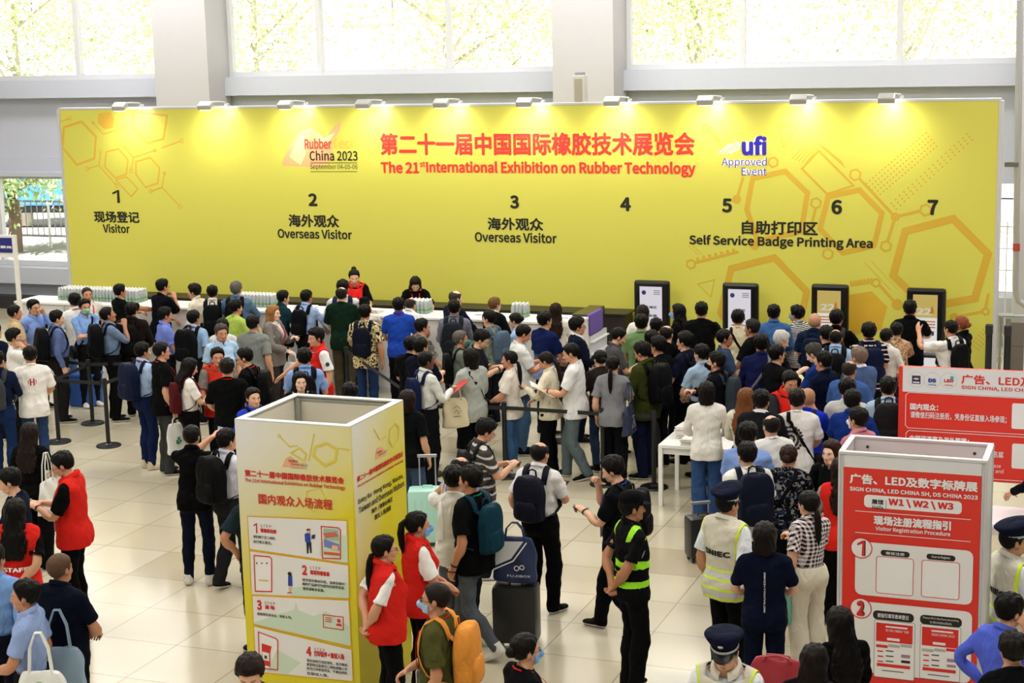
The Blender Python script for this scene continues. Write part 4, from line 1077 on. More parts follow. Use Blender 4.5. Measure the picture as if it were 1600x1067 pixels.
# ================================================================ the hall
def at_x(px, py, x):
    d = ray(px, py); t = x/d[0]
    return np.array([0, 0, CAMZ])+t*d
TS, TX, TY = .8425, -8.36, 12.65
def floor_mat():
    m, n = newmat('floor tiles', '#cfc6ae', .2); tc = n.node('ShaderNodeTexCoord'); sp = n.node('ShaderNodeSeparateXYZ'); n.link(tc.outputs['Object'], sp.inputs[0])
    u = n.math('DIVIDE', n.math('SUBTRACT', sp.outputs[0], TX), TS); v = n.math('DIVIDE', n.math('SUBTRACT', sp.outputs[1], TY), TS)
    cb = n.node('ShaderNodeCombineXYZ'); n.link(n.math('FLOOR', u), cb.inputs[0]); n.link(n.math('FLOOR', v), cb.inputs[1])
    wn = n.node('ShaderNodeTexWhiteNoise'); wn.noise_dimensions = '2D'; n.link(cb.outputs[0], wn.inputs['Vector'])
    def edge(q):
        f = n.math('FRACT', q); return n.math('LESS_THAN', n.math('MINIMUM', f, n.math('SUBTRACT', 1.0, f)), .006)
    g = n.math('MAXIMUM', edge(u), edge(v))
    c = n.mix(wn.outputs['Value'], lin('#bdb398'), lin('#ccc4ae'))
    c = n.mix(n.math('LESS_THAN', wn.outputs['Value'], .07), c, lin('#b7ab8e'))
    ns = n.noise(tc.outputs['Object'], 1.6, 5); c = n.mix(n.math('MULTIPLY', ns, .35), c, lin('#bdb299'))
    n.link(n.mix(g, c, lin('#8f866d')), n.b.inputs['Base Color'])
    r = n.node('ShaderNodeMapRange'); n.link(n.noise(tc.outputs['Object'], .9, 4), r.inputs[0]); r.inputs[3].default_value = .10; r.inputs[4].default_value = .26
    n.link(r.outputs[0], n.b.inputs['Roughness']); n.b.inputs['Specular IOR Level'].default_value = .75
    return m
mb = MB(); mb.box((-12, 12, -.1), (70, 37, .2)); tag(mb.build('floor', floor_mat()), kind='structure')
mb = MB(); mb.box((-12, 75, -.16), (140, 90, .2)); tag(mb.build('ground_outside', pm('#aaa8a2', .9, 0, .3)), kind='structure')
mb = MB(); mb.box((-12, 10.8, 9.3), (70, 39.6, .3)); tag(mb.build('ceiling', pm('#e9e9e6', .8)), kind='structure')
WHT = pm('#c9cddd', .75, 0, .06)
BY = 30.2
mb = MB()
mb.box((-12, BY+.15, (5.0+4.62)/2), (70, .5, 5.0-4.62)); mb.box((-12, BY+.35, (4.62+2.92)/2), (70, .3, 4.62-2.92)); mb.box((-12, BY+.25, 2.95), (70, .5, .1))
mb.box((-12, BY+.30, 3.12), (70, .42, .42))
mb.box((-12, BY+.2, .45), (70, .4, .90)); mb.box((-12, BY-.02, .72), (70, .5, .36))
mb.box((-12, BY+.3, 9.0), (70, .5, .6))
tag(mb.build('wall_back', WHT), kind='structure')
mb = MB(); mb.box((-23.2, BY-.35, .14), (11, .3, .28)); tag(mb.build('baseboard_back', pm('#2a2a2e', .6)), kind='structure')
for i, (x0, x1) in enumerate(((-19.13, -17.86), (-10.41, -9.21), (-1.97, -.7), (-27.9, -26.6), (6.4, 7.7))):
    mb = MB(); mb.box(((x0+x1)/2, 29.9, 4.5), (x1-x0, .85, 9)); tag(mb.build('trim_%d' % (i+1), pm('#bfbdc0', .8, 0, .05)), kind='structure')
gm, gn = newmat('window glass', '#ffffff', .02); tr = gn.node('ShaderNodeBsdfTransparent'); mx = gn.node('ShaderNodeMixShader'); gl = gn.node('ShaderNodeBsdfGlossy'); gl.inputs['Roughness'].default_value = .02; mx.inputs[0].default_value = .05
gn.link(tr.outputs[0], mx.inputs[1]); gn.link(gl.outputs[0], mx.inputs[2]); gn.link(mx.outputs[0], gn.n['Material Output'].inputs['Surface'])
def window(k, x0, x1, z0, z1, bars, y=BY+.2):
    mb = MB(); f = pm('#d9dadd', .5)
    mb.box(((x0+x1)/2, y, z0+.05), (x1-x0, .12, .10)); mb.box(((x0+x1)/2, y, z1-.03), (x1-x0, .12, .06))
    for b in [x0+.03, x1-.03]+bars: mb.box((b, y, (z0+z1)/2), (.11, .14, z1-z0))
    o = mb.build('window_%d' % k, f); tag(o, kind='structure')
    g = MB(); g.box(((x0+x1)/2, y, (z0+z1)/2), (x1-x0, .01, z1-z0)); g.build('pane', gm, o)
window(1, -26.6, -19.13, 5.0, 8.7, [-21.62, -24.1]); window(2, -17.86, -10.41, 5.0, 8.7, [-15.75, -12.88]); window(3, -9.21, -1.97, 5.0, 8.7, [-6.99, -4.12]); window(4, -.7, 6.4, 5.0, 8.7, [1.6, 4.0])
window(5, -26.6, -19.13, .9, 2.9, [-24.0]); window(6, -1.97, 6.0, .9, 2.9, [1.5])
# ---------------------------------------------------------------- outside: buildings, trees, vehicles in full daylight
def building(x0, x1, y, h, col, nm, lab):
    m, n = newmat(nm, col, .8); tc = n.node('ShaderNodeTexCoord'); sp = n.node('ShaderNodeSeparateXYZ'); n.link(tc.outputs['Object'], sp.inputs[0])
    w_ = n.math('LESS_THAN', n.math('FRACT', n.math('MULTIPLY', sp.outputs[2], 2.6)), .22); n.link(n.mix(w_, lin(col), lin('#b9bac2')), n.b.inputs['Base Color'])
    mb = MB(); mb.box(((x0+x1)/2, y+6, h/2), (x1-x0, 12, h)); o = mb.build('building', m); tag(o, lab, 'building')
    k = MB(); k.box(((x0+x1)/2, y-.06, h*.93), (x1-x0, .1, .5)); k.build('cornice', pm('#c9c9cf', .7), o)
    for xx in np.arange(x0+3, x1-2, 6.5):
        k = MB(); k.box((xx, y-.05, 7.2), (2.2, .1, 1.5)); k.build('window', pm('#8d93a8', .3), o)
building(-62, -34, 60, 22, '#f4f4f6', 'pale siding', 'pale sided building far outside beyond the left windows')
building(-31, 16, 58, 22, '#f6f6f6', 'white siding', 'long white ribbed building outside beyond the middle and right windows')
def leafmat(col, nm):
    m, n = newmat(nm, col, .7); oi = n.node('ShaderNodeTexCoord'); f = n.noise(oi.outputs['Object'], 2.2, 3); n.link(n.mix(f, lin(col), tuple(min(1, c*1.7) for c in lin(col)[:3])+(1,)), n.b.inputs['Base Color']); return m
def tree(x, y, h, r, col, lab, seed, trunk='#6d5a48', n=2600, ls=1.0):
    rg = np.random.default_rng(seed); t = empty('tree', (x, y, 0)); tag(t, lab, 'tree', 'trees outside the hall')
    mb = MB(); P = [(0, 0, 0), (.08, 0, h*.25), (-.05, .1, h*.5), (.1, 0, h*.75)]; mb.tube(P, [.22, .18, .13, .05], 9)
    for k in range(7):
        a = rg.random()*6.3; z = h*(.32+.4*rg.random()); mb.tube([(0, 0, z), (math.cos(a)*r*.45, math.sin(a)*r*.45, z+h*.10), (math.cos(a)*r*.8, math.sin(a)*r*.8, z+h*.2)], [.08, .05, .02], 6)
    mb.build('trunk', pm(trunk, .9, 0, .5), t)
    cl = rg.normal(size=(26, 3)); cl /= np.linalg.norm(cl, axis=1, keepdims=True); cl = cl*rg.random((26, 1))**.5*[r*.85, r*.85, h*.30]+[0, 0, h*.66]
    c = cl[rg.integers(0, 26, n)]+rg.normal(size=(n, 3))*r*.21; s = (.05+.06*rg.random(n))*ls
    a = rg.normal(size=(n, 3)); a /= np.linalg.norm(a, axis=1, keepdims=True); b = np.cross(a, rg.normal(size=(n, 3))); b /= np.linalg.norm(b, axis=1, keepdims=True)
    V = np.stack([c+a*s[:, None], c+b*s[:, None]*.55, c-a*s[:, None], c-b*s[:, None]*.55], 1).reshape(-1, 3); F = np.arange(4*n).reshape(-1, 4)
    me = bpy.data.meshes.new('crown'); me.from_pydata(V.tolist(), [], F.tolist()); link('crown', me, leafmat(col, 'leaves'), t)
for x, y, h, r, lab in ((-34.5, 45, 10.5, 3.4, 'leafy tree outside the left upper window'), (-29.5, 47, 8.6, 2.6, 'pale tree outside beside the mullion of the left window'), (-25.6, 45, 11.2, 3.2, 'tree outside the left part of the middle window'),
        (-19.6, 46, 10.4, 3.4, 'broad tree outside the centre of the middle window'), (-15.0, 47, 9.2, 1.7, 'small tree outside the right part of the middle window'), (-11.6, 45, 10.6, 3.2, 'tree outside the first pane of the right window'), (-6.2, 46, 10.6, 3.3, 'tree outside the second pane of the right window'), (-1.6, 44, 9.8, 2.3, 'tree outside the last pane of the right window')):
    tree(x, y, h, r, '#c2d898', lab, int(abs(x)*10), '#cfc6b8', 6500)
tree(at_y(24, 390, 38.9)[0], 38.9, 3.7, 2.3, '#9db77a', 'street tree with bare trunk outside the low left window', 77, '#7a6555', 5200)
def truck(x, y, col, cab, lab, rz=0.0):
    t = empty('truck', (x, y, 0), rz); tag(t, lab, 'truck')
    mb = MB(); mb.box((0, 0, 1.75), (4.6, 2.0, 2.1), bev=.06); mb.build('cargo_box', pm(col, .5), t)
    mb = MB(); mb.box((3.05, 0, 1.35), (1.5, 1.9, 1.7), bev=.18); c = mb.build('cab', pm(cab, .4), t)
    mb = MB(); mb.box((3.4, 0, 1.75), (.85, 1.93, .6), bev=.08); mb.build('windscreen', pm('#39434d', .1), c)
    mb = MB(); mb.box((.6, 0, .55), (6.0, 1.5, .2)); mb.build('chassis', pm('#2b2b2d', .6), t)
    for wx in (-1.6, 3.0):
        for sy in (-.85, .85): mb = MB(); mb.cyl((wx, sy-.13, .42), (wx, sy+.13, .42), .42); mb.build('wheel', pm('#1c1c1d', .7), t)
truck(at_y(52, 330, 49.5)[0], 50.0, '#b9bdc4', '#2f6fa8', 'white box truck with blue cab parked outside the low left window')
truck(at_y(88, 330, 45.5)[0], 45.5, '#3f7fb8', '#9c3520', 'blue truck with red cab parked outside before the white truck', 3.3)
t = empty('barrier_fence', (at_y(80, 390, 39.7)[0]+4, 39.7, 0)); tag(t, 'white metal crowd barrier fence outside the low left window', 'fence')
mb = MB()
for z in (.35, 1.35): mb.cyl((-6, 0, z), (6, 0, z), .035, None, 8)
mb.build('rail', pm('#9a9aa0', .4), t); mb = MB()
for k in range(60): mb.cyl((-6+.2*k, 0, .35), (-6+.2*k, 0, 1.35), .016, None, 6)
mb.build('bars', pm('#8f8f96', .4), t)
for k in range(7): mb = MB(); mb.cyl((-6+2*k, 0, 0), (-6+2*k, 0, 1.4), .04, None, 8); mb.build('post', pm('#dcdce0', .4), t)
# ---------------------------------------------------------------- yellow registration wall
WY = 26.3; wx0, wx1, wz1 = -19.23, -2.06, 4.51
wall = empty('registration_wall', ((wx0+wx1)/2, WY, 0)); tag(wall, 'long yellow registration wall printed with counter numbers 1 to 7', 'display wall')
ox = (wx0+wx1)/2
def wchild(mb, nm, m): return mb.build(nm, m, wall, loc=(ox, WY, 0))
YEL, yn = newmat('yellow print', '#d5d05a', .34)
tcn = yn.node('ShaderNodeTexCoord'); yn.link(yn.mix(yn.math('MULTIPLY', yn.noise(tcn.outputs['Object'], .35, 2), .25), lin('#d4cf58'), lin('#dbd662')), yn.b.inputs['Base Color']); yn.b.inputs['Specular IOR Level'].default_value = .45
mb = MB(); mb.box((ox, WY+.1, wz1/2), (wx1-wx0, .2, wz1)); wchild(mb, 'panel', YEL)
ALU = pm('#d5d6d8', .35, .3); ALUD = pm('#a9acb0', .35, .5)
mb = MB(); mb.box((ox, WY+.11, wz1+.018), (wx1-wx0+.04, .24, .036)); wchild(mb, 'top_rail', ALU)
for x in (wx0-.02, wx1+.03): mb = MB(); mb.box((x, WY+.1, wz1/2), (.06, .24, wz1)); wchild(mb, 'edge_profile', ALU)
def inkm(c, r=.5): return pm(c, r)
RED, BLK, BLU, WH = inkm('#e2362b'), inkm('#1d1c12'), inkm('#2a1fa8'), inkm('#f4f3ee')
OR1, OR2 = inkm('#d9a932'), inkm('#dba63a')
pr = Print((0, WY, 0), (1, 0, 0), (0, 0, 1), (0, -1, 0)); pg = Print((0, WY, 0), (1, 0, 0), (0, 0, 1), (0, -1, 0), .002)
def wp(px, py): q = at_y(px, py, WY); return (q[0], q[2])
def fit(P, mp, t, x0, y0, x1, y1, m, bold=.0, lift=1, **k):
    """one line of print whose box covers the pixels x0..x1, y0..y1 at its middle"""
    global LASTN
    if t == '1': v, f = np.array([(.62, 0), (1, 0), (1, 1), (.70, 1), (0, .80), (0, .66), (.62, .80)])*[1, 1], [(0, 1, 2, 3), (3, 4, 5, 6)]; LASTN = 99
    else: v, f = text_mesh(t, 1, bold, 'LEFT', **k)
    ym, xm = (y0+y1)/2, (x0+x1)/2
    a, b = mp(x0, ym), mp(x1, ym); lo, hi = mp(xm, y1)[1], mp(xm, y0)[1]; mn, mx_ = v.min(0), v.max(0)
    v = (v-mn)/(mx_-mn)*[b[0]-a[0], hi-lo]+[a[0], lo]; P.add(v, f, m, lift, True)
FT = lambda *a, **k: fit(pr, wp, *a, **k)
FT('第二十一届中国国际橡胶技术展览会', 594, 207, 1086, 243, RED, .020)
FT('The 21', 595, 252, 655, 271, RED, .026); FT('st', 656, 252, 665, 261, RED, .02); FT('International Exhibition on Rubber Technology', 666, 252, 1087, 276, RED, .026)
for t, b in (('1', (176, 297, 187, 317)), ('2', (482, 302, 496, 322)), ('3', (797, 305, 811, 326)), ('4', (969, 308, 986, 330)), ('5', (1128, 310, 1144, 332)), ('6', (1299, 312, 1316, 335)), ('7', (1449, 312, 1466, 336))): FT(t, *b, BLK, .026)
FT('现场登记', 147, 330, 218, 348, BLK, .018); FT('Visitor', 161, 350, 203, 364, BLK, .018)
for x0, x1, y in ((451, 530, 335), (762, 849, 340)): FT('海外观众', x0, y, x1, y+20, BLK, .018)
FT('Overseas Visitor', 434, 358, 550, 373, BLK, .018); FT('Overseas Visitor', 742, 363, 870, 379, BLK, .018)
FT('自助打印区', 1159, 345, 1278, 367, BLK, .018); FT('Self Service Badge Printing Area', 1077, 369, 1364, 389, BLK, .022)
PEA, PEA2 = inkm('#efb27a'), inkm('#f3dd9c')
pg.poly([wp(*q) for q in ((440, 259), (447, 238), (458, 219), (470, 205), (488, 199), (498, 212), (512, 212), (520, 200), (533, 187), (531, 203), (520, 222), (519, 250), (500, 262), (470, 260))], PEA)
pg.poly([wp(*q) for q in ((452, 245), (462, 225), (474, 210), (478, 240), (470, 258))], PEA2, 1)
pg.poly([wp(*q) for q in ((495, 205), (500, 228), (512, 224), (524, 207), (506, 215))], PEA2, 1)
FT('Rubber', 476, 216, 518, 233, inkm('#e0453c'), .02, lift=3); FT('Tech', 518, 215, 557, 232, inkm('#ecc04a'), .015, lift=3); FT('China 2023', 484, 235, 559, 251, BLK, .01, lift=3); FT('September 04-05-06', 485, 256, 559, 266, inkm('#4d4a20'), .0, lift=3)
for y in (254.3, 268): pr.line([wp(485, y), wp(558, y)], .008, BLK, 2)
for i_, (m_, b_, l_) in enumerate(((WH, .075, 1), (BLU, .03, 3))):
    FT('ufi', 1159, 212, 1198, 243, m_, b_, lift=l_); FT('Approved', 1128, 246, 1198, 262, m_, .05 if i_ == 0 else .0, lift=l_); FT('Event', 1159, 262, 1198, 274, m_, .05 if i_ == 0 else .0, lift=l_)
for k in range(4): pr.line([wp(1121+7*k, 241), wp(1140+5*k, 225-k)], .020, WH, 2)
pr.line([wp(1139, 238), wp(1153, 234), wp(1156, 226), wp(1150, 220)], .022, WH, 2)
def hexpx(P, mp, pts, wd, m, closed=True): P.line([mp(*q) for q in pts], wd, m, 0, closed)
z1 = lambda L, oy=0: [(x/4, oy+y/4) for x, y in L]; z2 = lambda L: [(1000+x/2.667, 200+y/2.667) for x, y in L]
LG = inkm('#dcae3c')
for L, wd in (([(400, 795), (510, 760), (600, 855), (590, 990), (480, 1030), (390, 920)], .045), ([(832, 700), (1045, 722), (1022, 868), (920, 895), (832, 800)], .04), ([(665, 950), (740, 930), (800, 1000), (790, 1088), (720, 1112), (655, 1040)], .03), ([(850, 1010), (940, 985), (997, 1050), (985, 1145), (910, 1170), (850, 1090)], .03), ([(725, 1125), (790, 1105), (862, 1180), (820, 1228)], .025)): hexpx(pg, wp, z1(L), wd, LG)
pg.poly([wp(*q) for q in z1([(615, 710), (690, 700), (715, 740), (708, 800), (655, 808), (612, 770)])], inkm('#ddb13f'))
for L in ([(583, 768), (645, 840), (780, 795)], [(437, 740), (375, 760)], [(630, 945), (618, 1035), (730, 1160)], [(618, 1035), (545, 1055)], [(775, 915), (835, 985), (968, 940)], [(835, 985), (820, 1068)], [(1010, 925), (1135, 880)], [(1028, 1085), (1012, 1170), (1125, 1290)], [(1012, 1170), (942, 1195)]): pg.line([wp(*q) for q in z1(L)], .022, LG)
for x, y, s in ((437, 740, 0), (583, 768, 1), (780, 795, 0), (630, 945, 0), (545, 1055, 0), (775, 915, 0), (968, 940, 1), (1137, 880, 0), (820, 1068, 0), (942, 1195, 0), (1028, 1083, 1), (1125, 1293, 0), (730, 1160, 0)):
    q = wp(x/4, y/4); (pg.disc(*q, .035, LG, 1) if s else pg.ring(*q, .038, .014, LG, 1))
GR = inkm('#d3ac32')
for L, wd in (([(470, 210), (605, 180), (698, 270), (672, 430), (490, 470), (445, 340)], .085), ([(785, 285), (915, 258), (1008, 355), (975, 490), (845, 520), (750, 420)], .085), ([(1105, 430), (1305, 378), (1450, 525), (1395, 710), (1190, 745), (1055, 615)], .12), ([(380, 585), (560, 540), (695, 680), (655, 870), (430, 900), (335, 770)], .11), ([(675, 170), (745, 95), (890, 240), (780, 275)], .035), ([(240, 650), (310, 632), (295, 705)], .012), ([(575, -15), (652, 0), (598, 82)], .014)): hexpx(pg, wp, z2(L), wd, GR)
pg.poly([wp(*q) for q in z2([(840, 700), (965, 680), (1030, 745), (1005, 840), (890, 860), (845, 790)])], inkm('#d6ab2c'))
for L in ([(915, 212), (1063, 370), (1165, 345)], [(1063, 370), (1030, 475)], [(733, 330), (712, 410)], [(232, 560), (410, 515)], [(875, 655), (965, 640)], [(1000, 655), (1070, 735)], [(430, 205), (405, 290)], [(280, 0), (335, 60)], [(1300, 790), (1430, 765)], [(1452, 690), (1440, 750)]): pg.line([wp(*q) for q in z2(L)], .045, GR)
for x, y, r in ((897, 195, 22), (733, 313, 21), (1063, 370, 14), (1190, 342, 22), (1025, 492, 21), (783, 525, 21), (212, 567, 19), (983, 645, 16), (555, 143, 20), (1440, 765, 13), (278, 5, 18), (1310, 790, 15)): pg.hexa(*wp(1000+x/2.667, 200+y/2.667), r/2.667*.0108, .03, GR, 20)
for x, y, r in ((403, 297, 18), (478, 490, 18), (1072, 735, 22)): pg.disc(*wp(1000+x/2.667, 200+y/2.667), r/2.667*.0108, GR)
for k in range(5): pg.line([wp(*q) for q in z2([(632+14*k, 130-15*k*.2+8*k), (705+5*k*2, 55+6*k)])], .012, GR)
for k in range(4): pg.line([wp(*q) for q in z2([(735+10*k, 60+6*k), (855-4*k, 165-8*k)])], .008, GR)
for k in range(2): pg.line([wp(*q) for q in z2([(965-30*k, 555+5*k), (1075-30*k, 675)])], .008, GR); pg.line([wp(*q) for q in z2([(200+18*k, 490), (245+18*k, 530)])], .01, GR)
for i in range(20):
    for j in range(5):
        pg.disc(*wp(1000+(945+i*13+j*11)/2.667, 200+(230-i*11+j*14)/2.667), .016, GR, 0, 6)
        if j < 3: pg.disc(*wp(1000+(1030+i*17.5+j*10)/2.667, 200+(330-i*16+j*12)/2.667), .016, GR, 0, 6)
for i in range(7):
    pg.disc(*wp(1000+(240+i*25)/2.667, 200+(545-i*6)/2.667), .03, GR, 0, 8); pg.disc(*wp(1000+(880+i*14)/2.667, 200+(643-i*2)/2.667), .025, GR, 0, 8)
    for j in range(4): pg.disc(*wp(1000+(1380+i*10+j*10)/2.667, 200+(900-i*12+j*8)/2.667), .015, GR, 0, 6)
o = pg.build('graphic', wall); o.location = (-ox, -WY, 0); o = pr.build('lettering', wall); o.location = (-ox, -WY, 0)
# arm lamps over the wall
for k, (px, py) in enumerate(((188, 163), (322, 163), (447, 166), (569, 164), (690, 154), (820, 157), (957, 152), (1103, 154), (1248, 150), (1386, 150))):
    q = at_y(px, py, WY-.42); t = empty('arm_spotlight', (q[0], WY-.42, 4.56)); tag(t, 'small silver arm spotlight on the yellow wall top, %s from the left' % ('first second third fourth fifth sixth seventh eighth ninth tenth'.split()[k]), 'spotlight', 'arm spotlights on the wall top')
    mb = MB(); mb.tube([(.16, .45, -.03), (.15, .40, .06), (.10, .15, .08), (.04, .0, .07)], .014, 8); mb.box((.16, .44, -.01), (.06, .08, .10), bev=.01); mb.build('arm', ALU, t)
    R_ = Matrix.Rotation(.55, 3, 'X'); mb = MB(); mb.box((0, -.03, .02), (.26, .16, .10), rot=R_, bev=.02); hd_ = mb.build('head', pm('#b9bab8', .35, .4), t)
    mb = MB(); mb.box((0, -.005, -.035), (.22, .12, .008), rot=R_); mb.build('lamp_glass', emat('lamp glow %d' % k, '#fff1d0', 6), hd_)
    l = bpy.data.lights.new('spot', 'SPOT'); l.energy = 112; l.spot_size = 2.6; l.spot_blend = 1.0; l.color = (1, .95, .82); l.shadow_soft_size = .05
    s = bpy.data.objects.new('spot', l); C.objects.link(s); s.parent = t; s.location = (0, -.05, -.09); s.rotation_euler = Vector((0, .52, -.72)).to_track_quat('-Z', 'Y').to_euler()
# ---------------------------------------------------------------- counters, back bench, kiosks
CT, CY0, CY1 = 1.27, 23.65, 24.35
cx = np.linspace(-18.55, -8.05, 11); CW = pm('#d9d8d4', .55, 0, .06); CWT = pm('#eceae6', .35)
ORD = 'first second third fourth fifth sixth seventh eighth ninth tenth'.split()
for k in range(10):
    t = empty('reception_counter', ((cx[k]+cx[k+1])/2, (CY0+CY1)/2, 0)); wdt = cx[k+1]-cx[k]; tag(t, 'white reception counter unit, %s from the left end of the row' % ORD[k], 'counter', 'reception counter row')
    mb = MB(); mb.box((0, 0, CT/2-.02), (wdt-.012, .64, CT-.06), bev=.004); mb.build('body', CW, t)
    mb = MB(); mb.box((0, 0, CT-.02), (wdt-.001, .70, .04), bev=.006); mb.build('countertop', CWT, t)
    mb = MB(); mb.box((0, -.325, .05), (wdt-.03, .03, .10)); mb.build('kickboard', pm('#c9c8c6', .5), t)
    for sx in (-1, 1): mb = MB(); mb.box((sx*(wdt/2-.03), -.325, .62), (.035, .022, 1.15)); mb.build('profile', ALU, t)
    if 2 <= k <= 8:
        mb = MB(); mb.box((0, .28, .55), (wdt-.05, .02, .9)); mb.build('back_panel', CW, t)
t = empty('back_slab', (-12.7, 25.95, 0)); tag(t, 'long low dark bench against the foot of the yellow wall behind the counters', 'slab')  # plain dark volume that fills the dark band behind the counters
mb = MB(); mb.box((0, 0, .53), (9.6, .5, 1.06), bev=.01); mb.build('body', pm('#231a1c', .5), t); mb = MB(); mb.box((0, 0, 1.075), (9.7, .56, .03)); mb.build('top', pm('#1e1718', .45), t)
q = at_y(921, 484, 24.75); t = empty('drinks_cooler', (q[0], 24.75, 0)); tag(t, 'dark narrow cooler with purple corner at the right end of the counters', 'cooler'); hc = q[2]
mb = MB(); mb.box((-.02, 0, hc/2), (.26, .95, hc), bev=.015); mb.build('body', pm('#2c2526', .25, .3), t); mb = MB(); mb.box((-.02, -.48, hc*.55), (.20, .012, hc*.8)); mb.build('door', pm('#3a302d', .08), t)
mb = MB(); mb.box((.125, -.12, hc-.17), (.07, .70, .34), bev=.03); mb.build('corner_panel', pm('#5b3f9e', .4), t)
mb = MB(); mb.box((.125, 0, (hc-.36)/2), (.04, .9, hc-.36)); sh_ = mb.build('side_rack', pm('#c9ccd6', .4), t)
for z in (.25, .45, .65, .85): mb = MB(); mb.box((.165, 0, z), (.06, .85, .02)); mb.build('shelf', pm('#e9eaee', .4), sh_)
def kiosk(px0, px1, py, lab, kind):
    y = 25.85; a = at_y(px0, py, y); b = at_y(px1, py, y); w_ = b[0]-a[0]; h = a[2]; t = empty('badge_kiosk', ((a[0]+b[0])/2, y, 0)); tag(t, lab, 'kiosk', 'self service badge kiosks')
    mb = MB(); mb.box((0, 0, h/2+.01), (w_, .10, h-.02), bev=.05); mb.build('housing', pm('#0e0e11', .25), t)
    mb = MB(); mb.box((0, .02, .03), (w_+.1, .5, .06), bev=.02); mb.build('base', pm('#17171a', .4), t)
    mb = MB(); mb.box((0, -.14, .62), (w_*.7, .22, .05), bev=.01); mb.build('printer_shelf', pm('#202226', .4), t)
    bgm = emat('screen glow', '#efe8f2' if kind == 0 else '#f2f0f0', 1.35); sx, z0, z1_ = w_*.31, h-1.25, h-.10
    mb = MB(); mb.box((-.01, -.0505, (z0+z1_)/2), (2*sx, .006, z1_-z0)); sc_ = mb.build('screen', bgm, t)
    P = Print((-.01, -.0545, 0), (1, 0, 0), (0, 0, 1), (0, -1, 0), .001)
    if kind == 0:
        d_, pu, mg, gy = emat('screen ink', '#3a3040', .8), emat('screen violet', '#7a4be0', 1), emat('screen pink', '#d63aa8', 1), emat('screen grey', '#9a94a8', .8); bl = emat('screen blue', '#33408f', .8)
        P.disc(-sx*.62, z1_-.10, .038, bl); P.text('大湾区', 0, z1_-.36, .13, d_, .02, 2*sx*.55); P.text('橡胶展', 0, z1_-.50, .13, d_, .02, 2*sx*.55)
        for k, zz in enumerate((.60, .66, .71)): P.rect(-sx*.7, z1_-zz, sx*.65, z1_-zz+.02, gy)
        for k, zz in enumerate((.07, .10, .13)): P.rect(sx*.25, z1_-zz, sx*.85, z1_-zz+.012, gy)
        P.disc(-sx*.2, z0+.22, sx*.45, mg, 1); P.disc(sx*.45, z0+.25, sx*.5, pu, 2); P.disc(-sx*.05, z0+.12, sx*.55, emat('screen indigo', '#4a35c8', 1), 3); P.rect(-sx, z0, sx, z0+.14, pu, 4)
    else:
        ye, wt_, dk, og = emat('screen yellow', '#f0d370', 1), emat('screen white', '#fff6dc', 1), emat('screen dark', '#3a4470', .8), emat('screen orange', '#e58a2a', 1)
        P.rect(-sx, z1_-.36, sx, z1_, ye); P.text('22', -.02, z1_-.31, .36, wt_, .03, sx*1.25); P.poly([(sx*.3, z1_-.30), (sx*.75, z1_-.28), (sx*.6, z1_-.16)], og, 1)
        for k in range(3): P.rect(-sx*.85, z1_-.43-.045*k, sx*.85, z1_-.41-.045*k, og)
        for k in range(4): P.rect(-sx*.8+k*sx*.42, z1_-.64, -sx*.5+k*sx*.42, z1_-.57, dk if k % 2 else og)
        for k in range(3): P.rect(-sx*.1, z1_-.80-.04*k, sx*.7, z1_-.785-.04*k, emat('screen red', '#d05545', .8))
    P.build('display', sc_)
kiosk(991, 1047, 437, 'black badge kiosk with a violet screen under number 4', 0); kiosk(1129, 1186, 441, 'black badge kiosk with a violet screen under number 5', 0)
kiosk(1268, 1327, 443, 'black badge kiosk with a yellow screen under number 6', 1); kiosk(1417, 1479, 449, 'black badge kiosk with a yellow screen under number 7', 1)
# water bottles: one bottle, copied
def bottle():
    mb = MB(); mb.mi = 0; mb.lathe([(.028, 0), (.031, .01), (.031, .05)], n=12); mb.mi = 1; mb.lathe([(.0312, .048), (.0312, .075)], n=12); mb.mi = 0; mb.lathe([(.031, .075), (.031, .15), (.024, .185), (.013, .20)], n=12); mb.mi = 2; mb.lathe([(.0145, .198), (.0145, .222), (.012, .226)], n=12)
    cl_, nn = newmat('clear plastic', '#d9e0df', .12); nn.b.inputs['Transmission Weight'].default_value = .55
    return mb.build('water_bottle', [cl_, pm('#4f9a57', .4), pm('#f1f3f2', .4)], smooth=True)
b0 = bottle(); first = True
for x0, y0, nx, ny, lab, grp in ((at_z(96, 468, CT)[0], 23.95, 25, 5, 'white capped water bottle in the big block at the left counter end', 'bottles at the left counter end'), (at_z(360, 480, CT)[0], 24.0, 12, 4, 'water bottle in the block beside the grey haired person in denim', 'bottles beside the grey haired person'),
        (at_z(650, 484, CT)[0], 23.98, 6, 4, 'water bottle in the cluster before the stooping staff member', 'bottles before the stooping staff member'), (at_z(807, 493, CT)[0], 24.0, 4, 3, 'water bottle in the small cluster near the cooler', 'bottles near the cooler')):
    for j in range(ny):
        for i in range(nx):
            q = b0 if first else b0.copy()
            if not first: C.objects.link(q)
            first = False; q.location = (x0+i*.0665+RNDE.uniform(-.004, .004), y0+j*.07+RNDE.uniform(-.004, .004), CT); q.rotation_euler = (0, 0, RNDE.random()*6); tag(q, lab, 'bottle', grp)
for k, (px, py, n_) in enumerate(((583, 488, 5), (480, 481, 3), (770, 486, 2), (885, 492, 2))):
    q = at_z(px, py, CT); mb = MB()
    for i in range(n_): mb.box((RNDE.uniform(-.01, .01), RNDE.uniform(-.01, .01), .006+.012*i), (.30, .21, .011), rz=RNDE.uniform(-.15, .15))
    o = mb.build('paper_stack', pm('#eeeeea', .6)); o.location = (q[0], min(q[1], CY1-.2), CT); tag(o, 'stack of white forms on the counter %s' % ('before the staff member in a red vest', 'before the person in a teal jacket', 'before the person with sunglasses on the hair', 'near the long haired person in white')[k], 'paper')
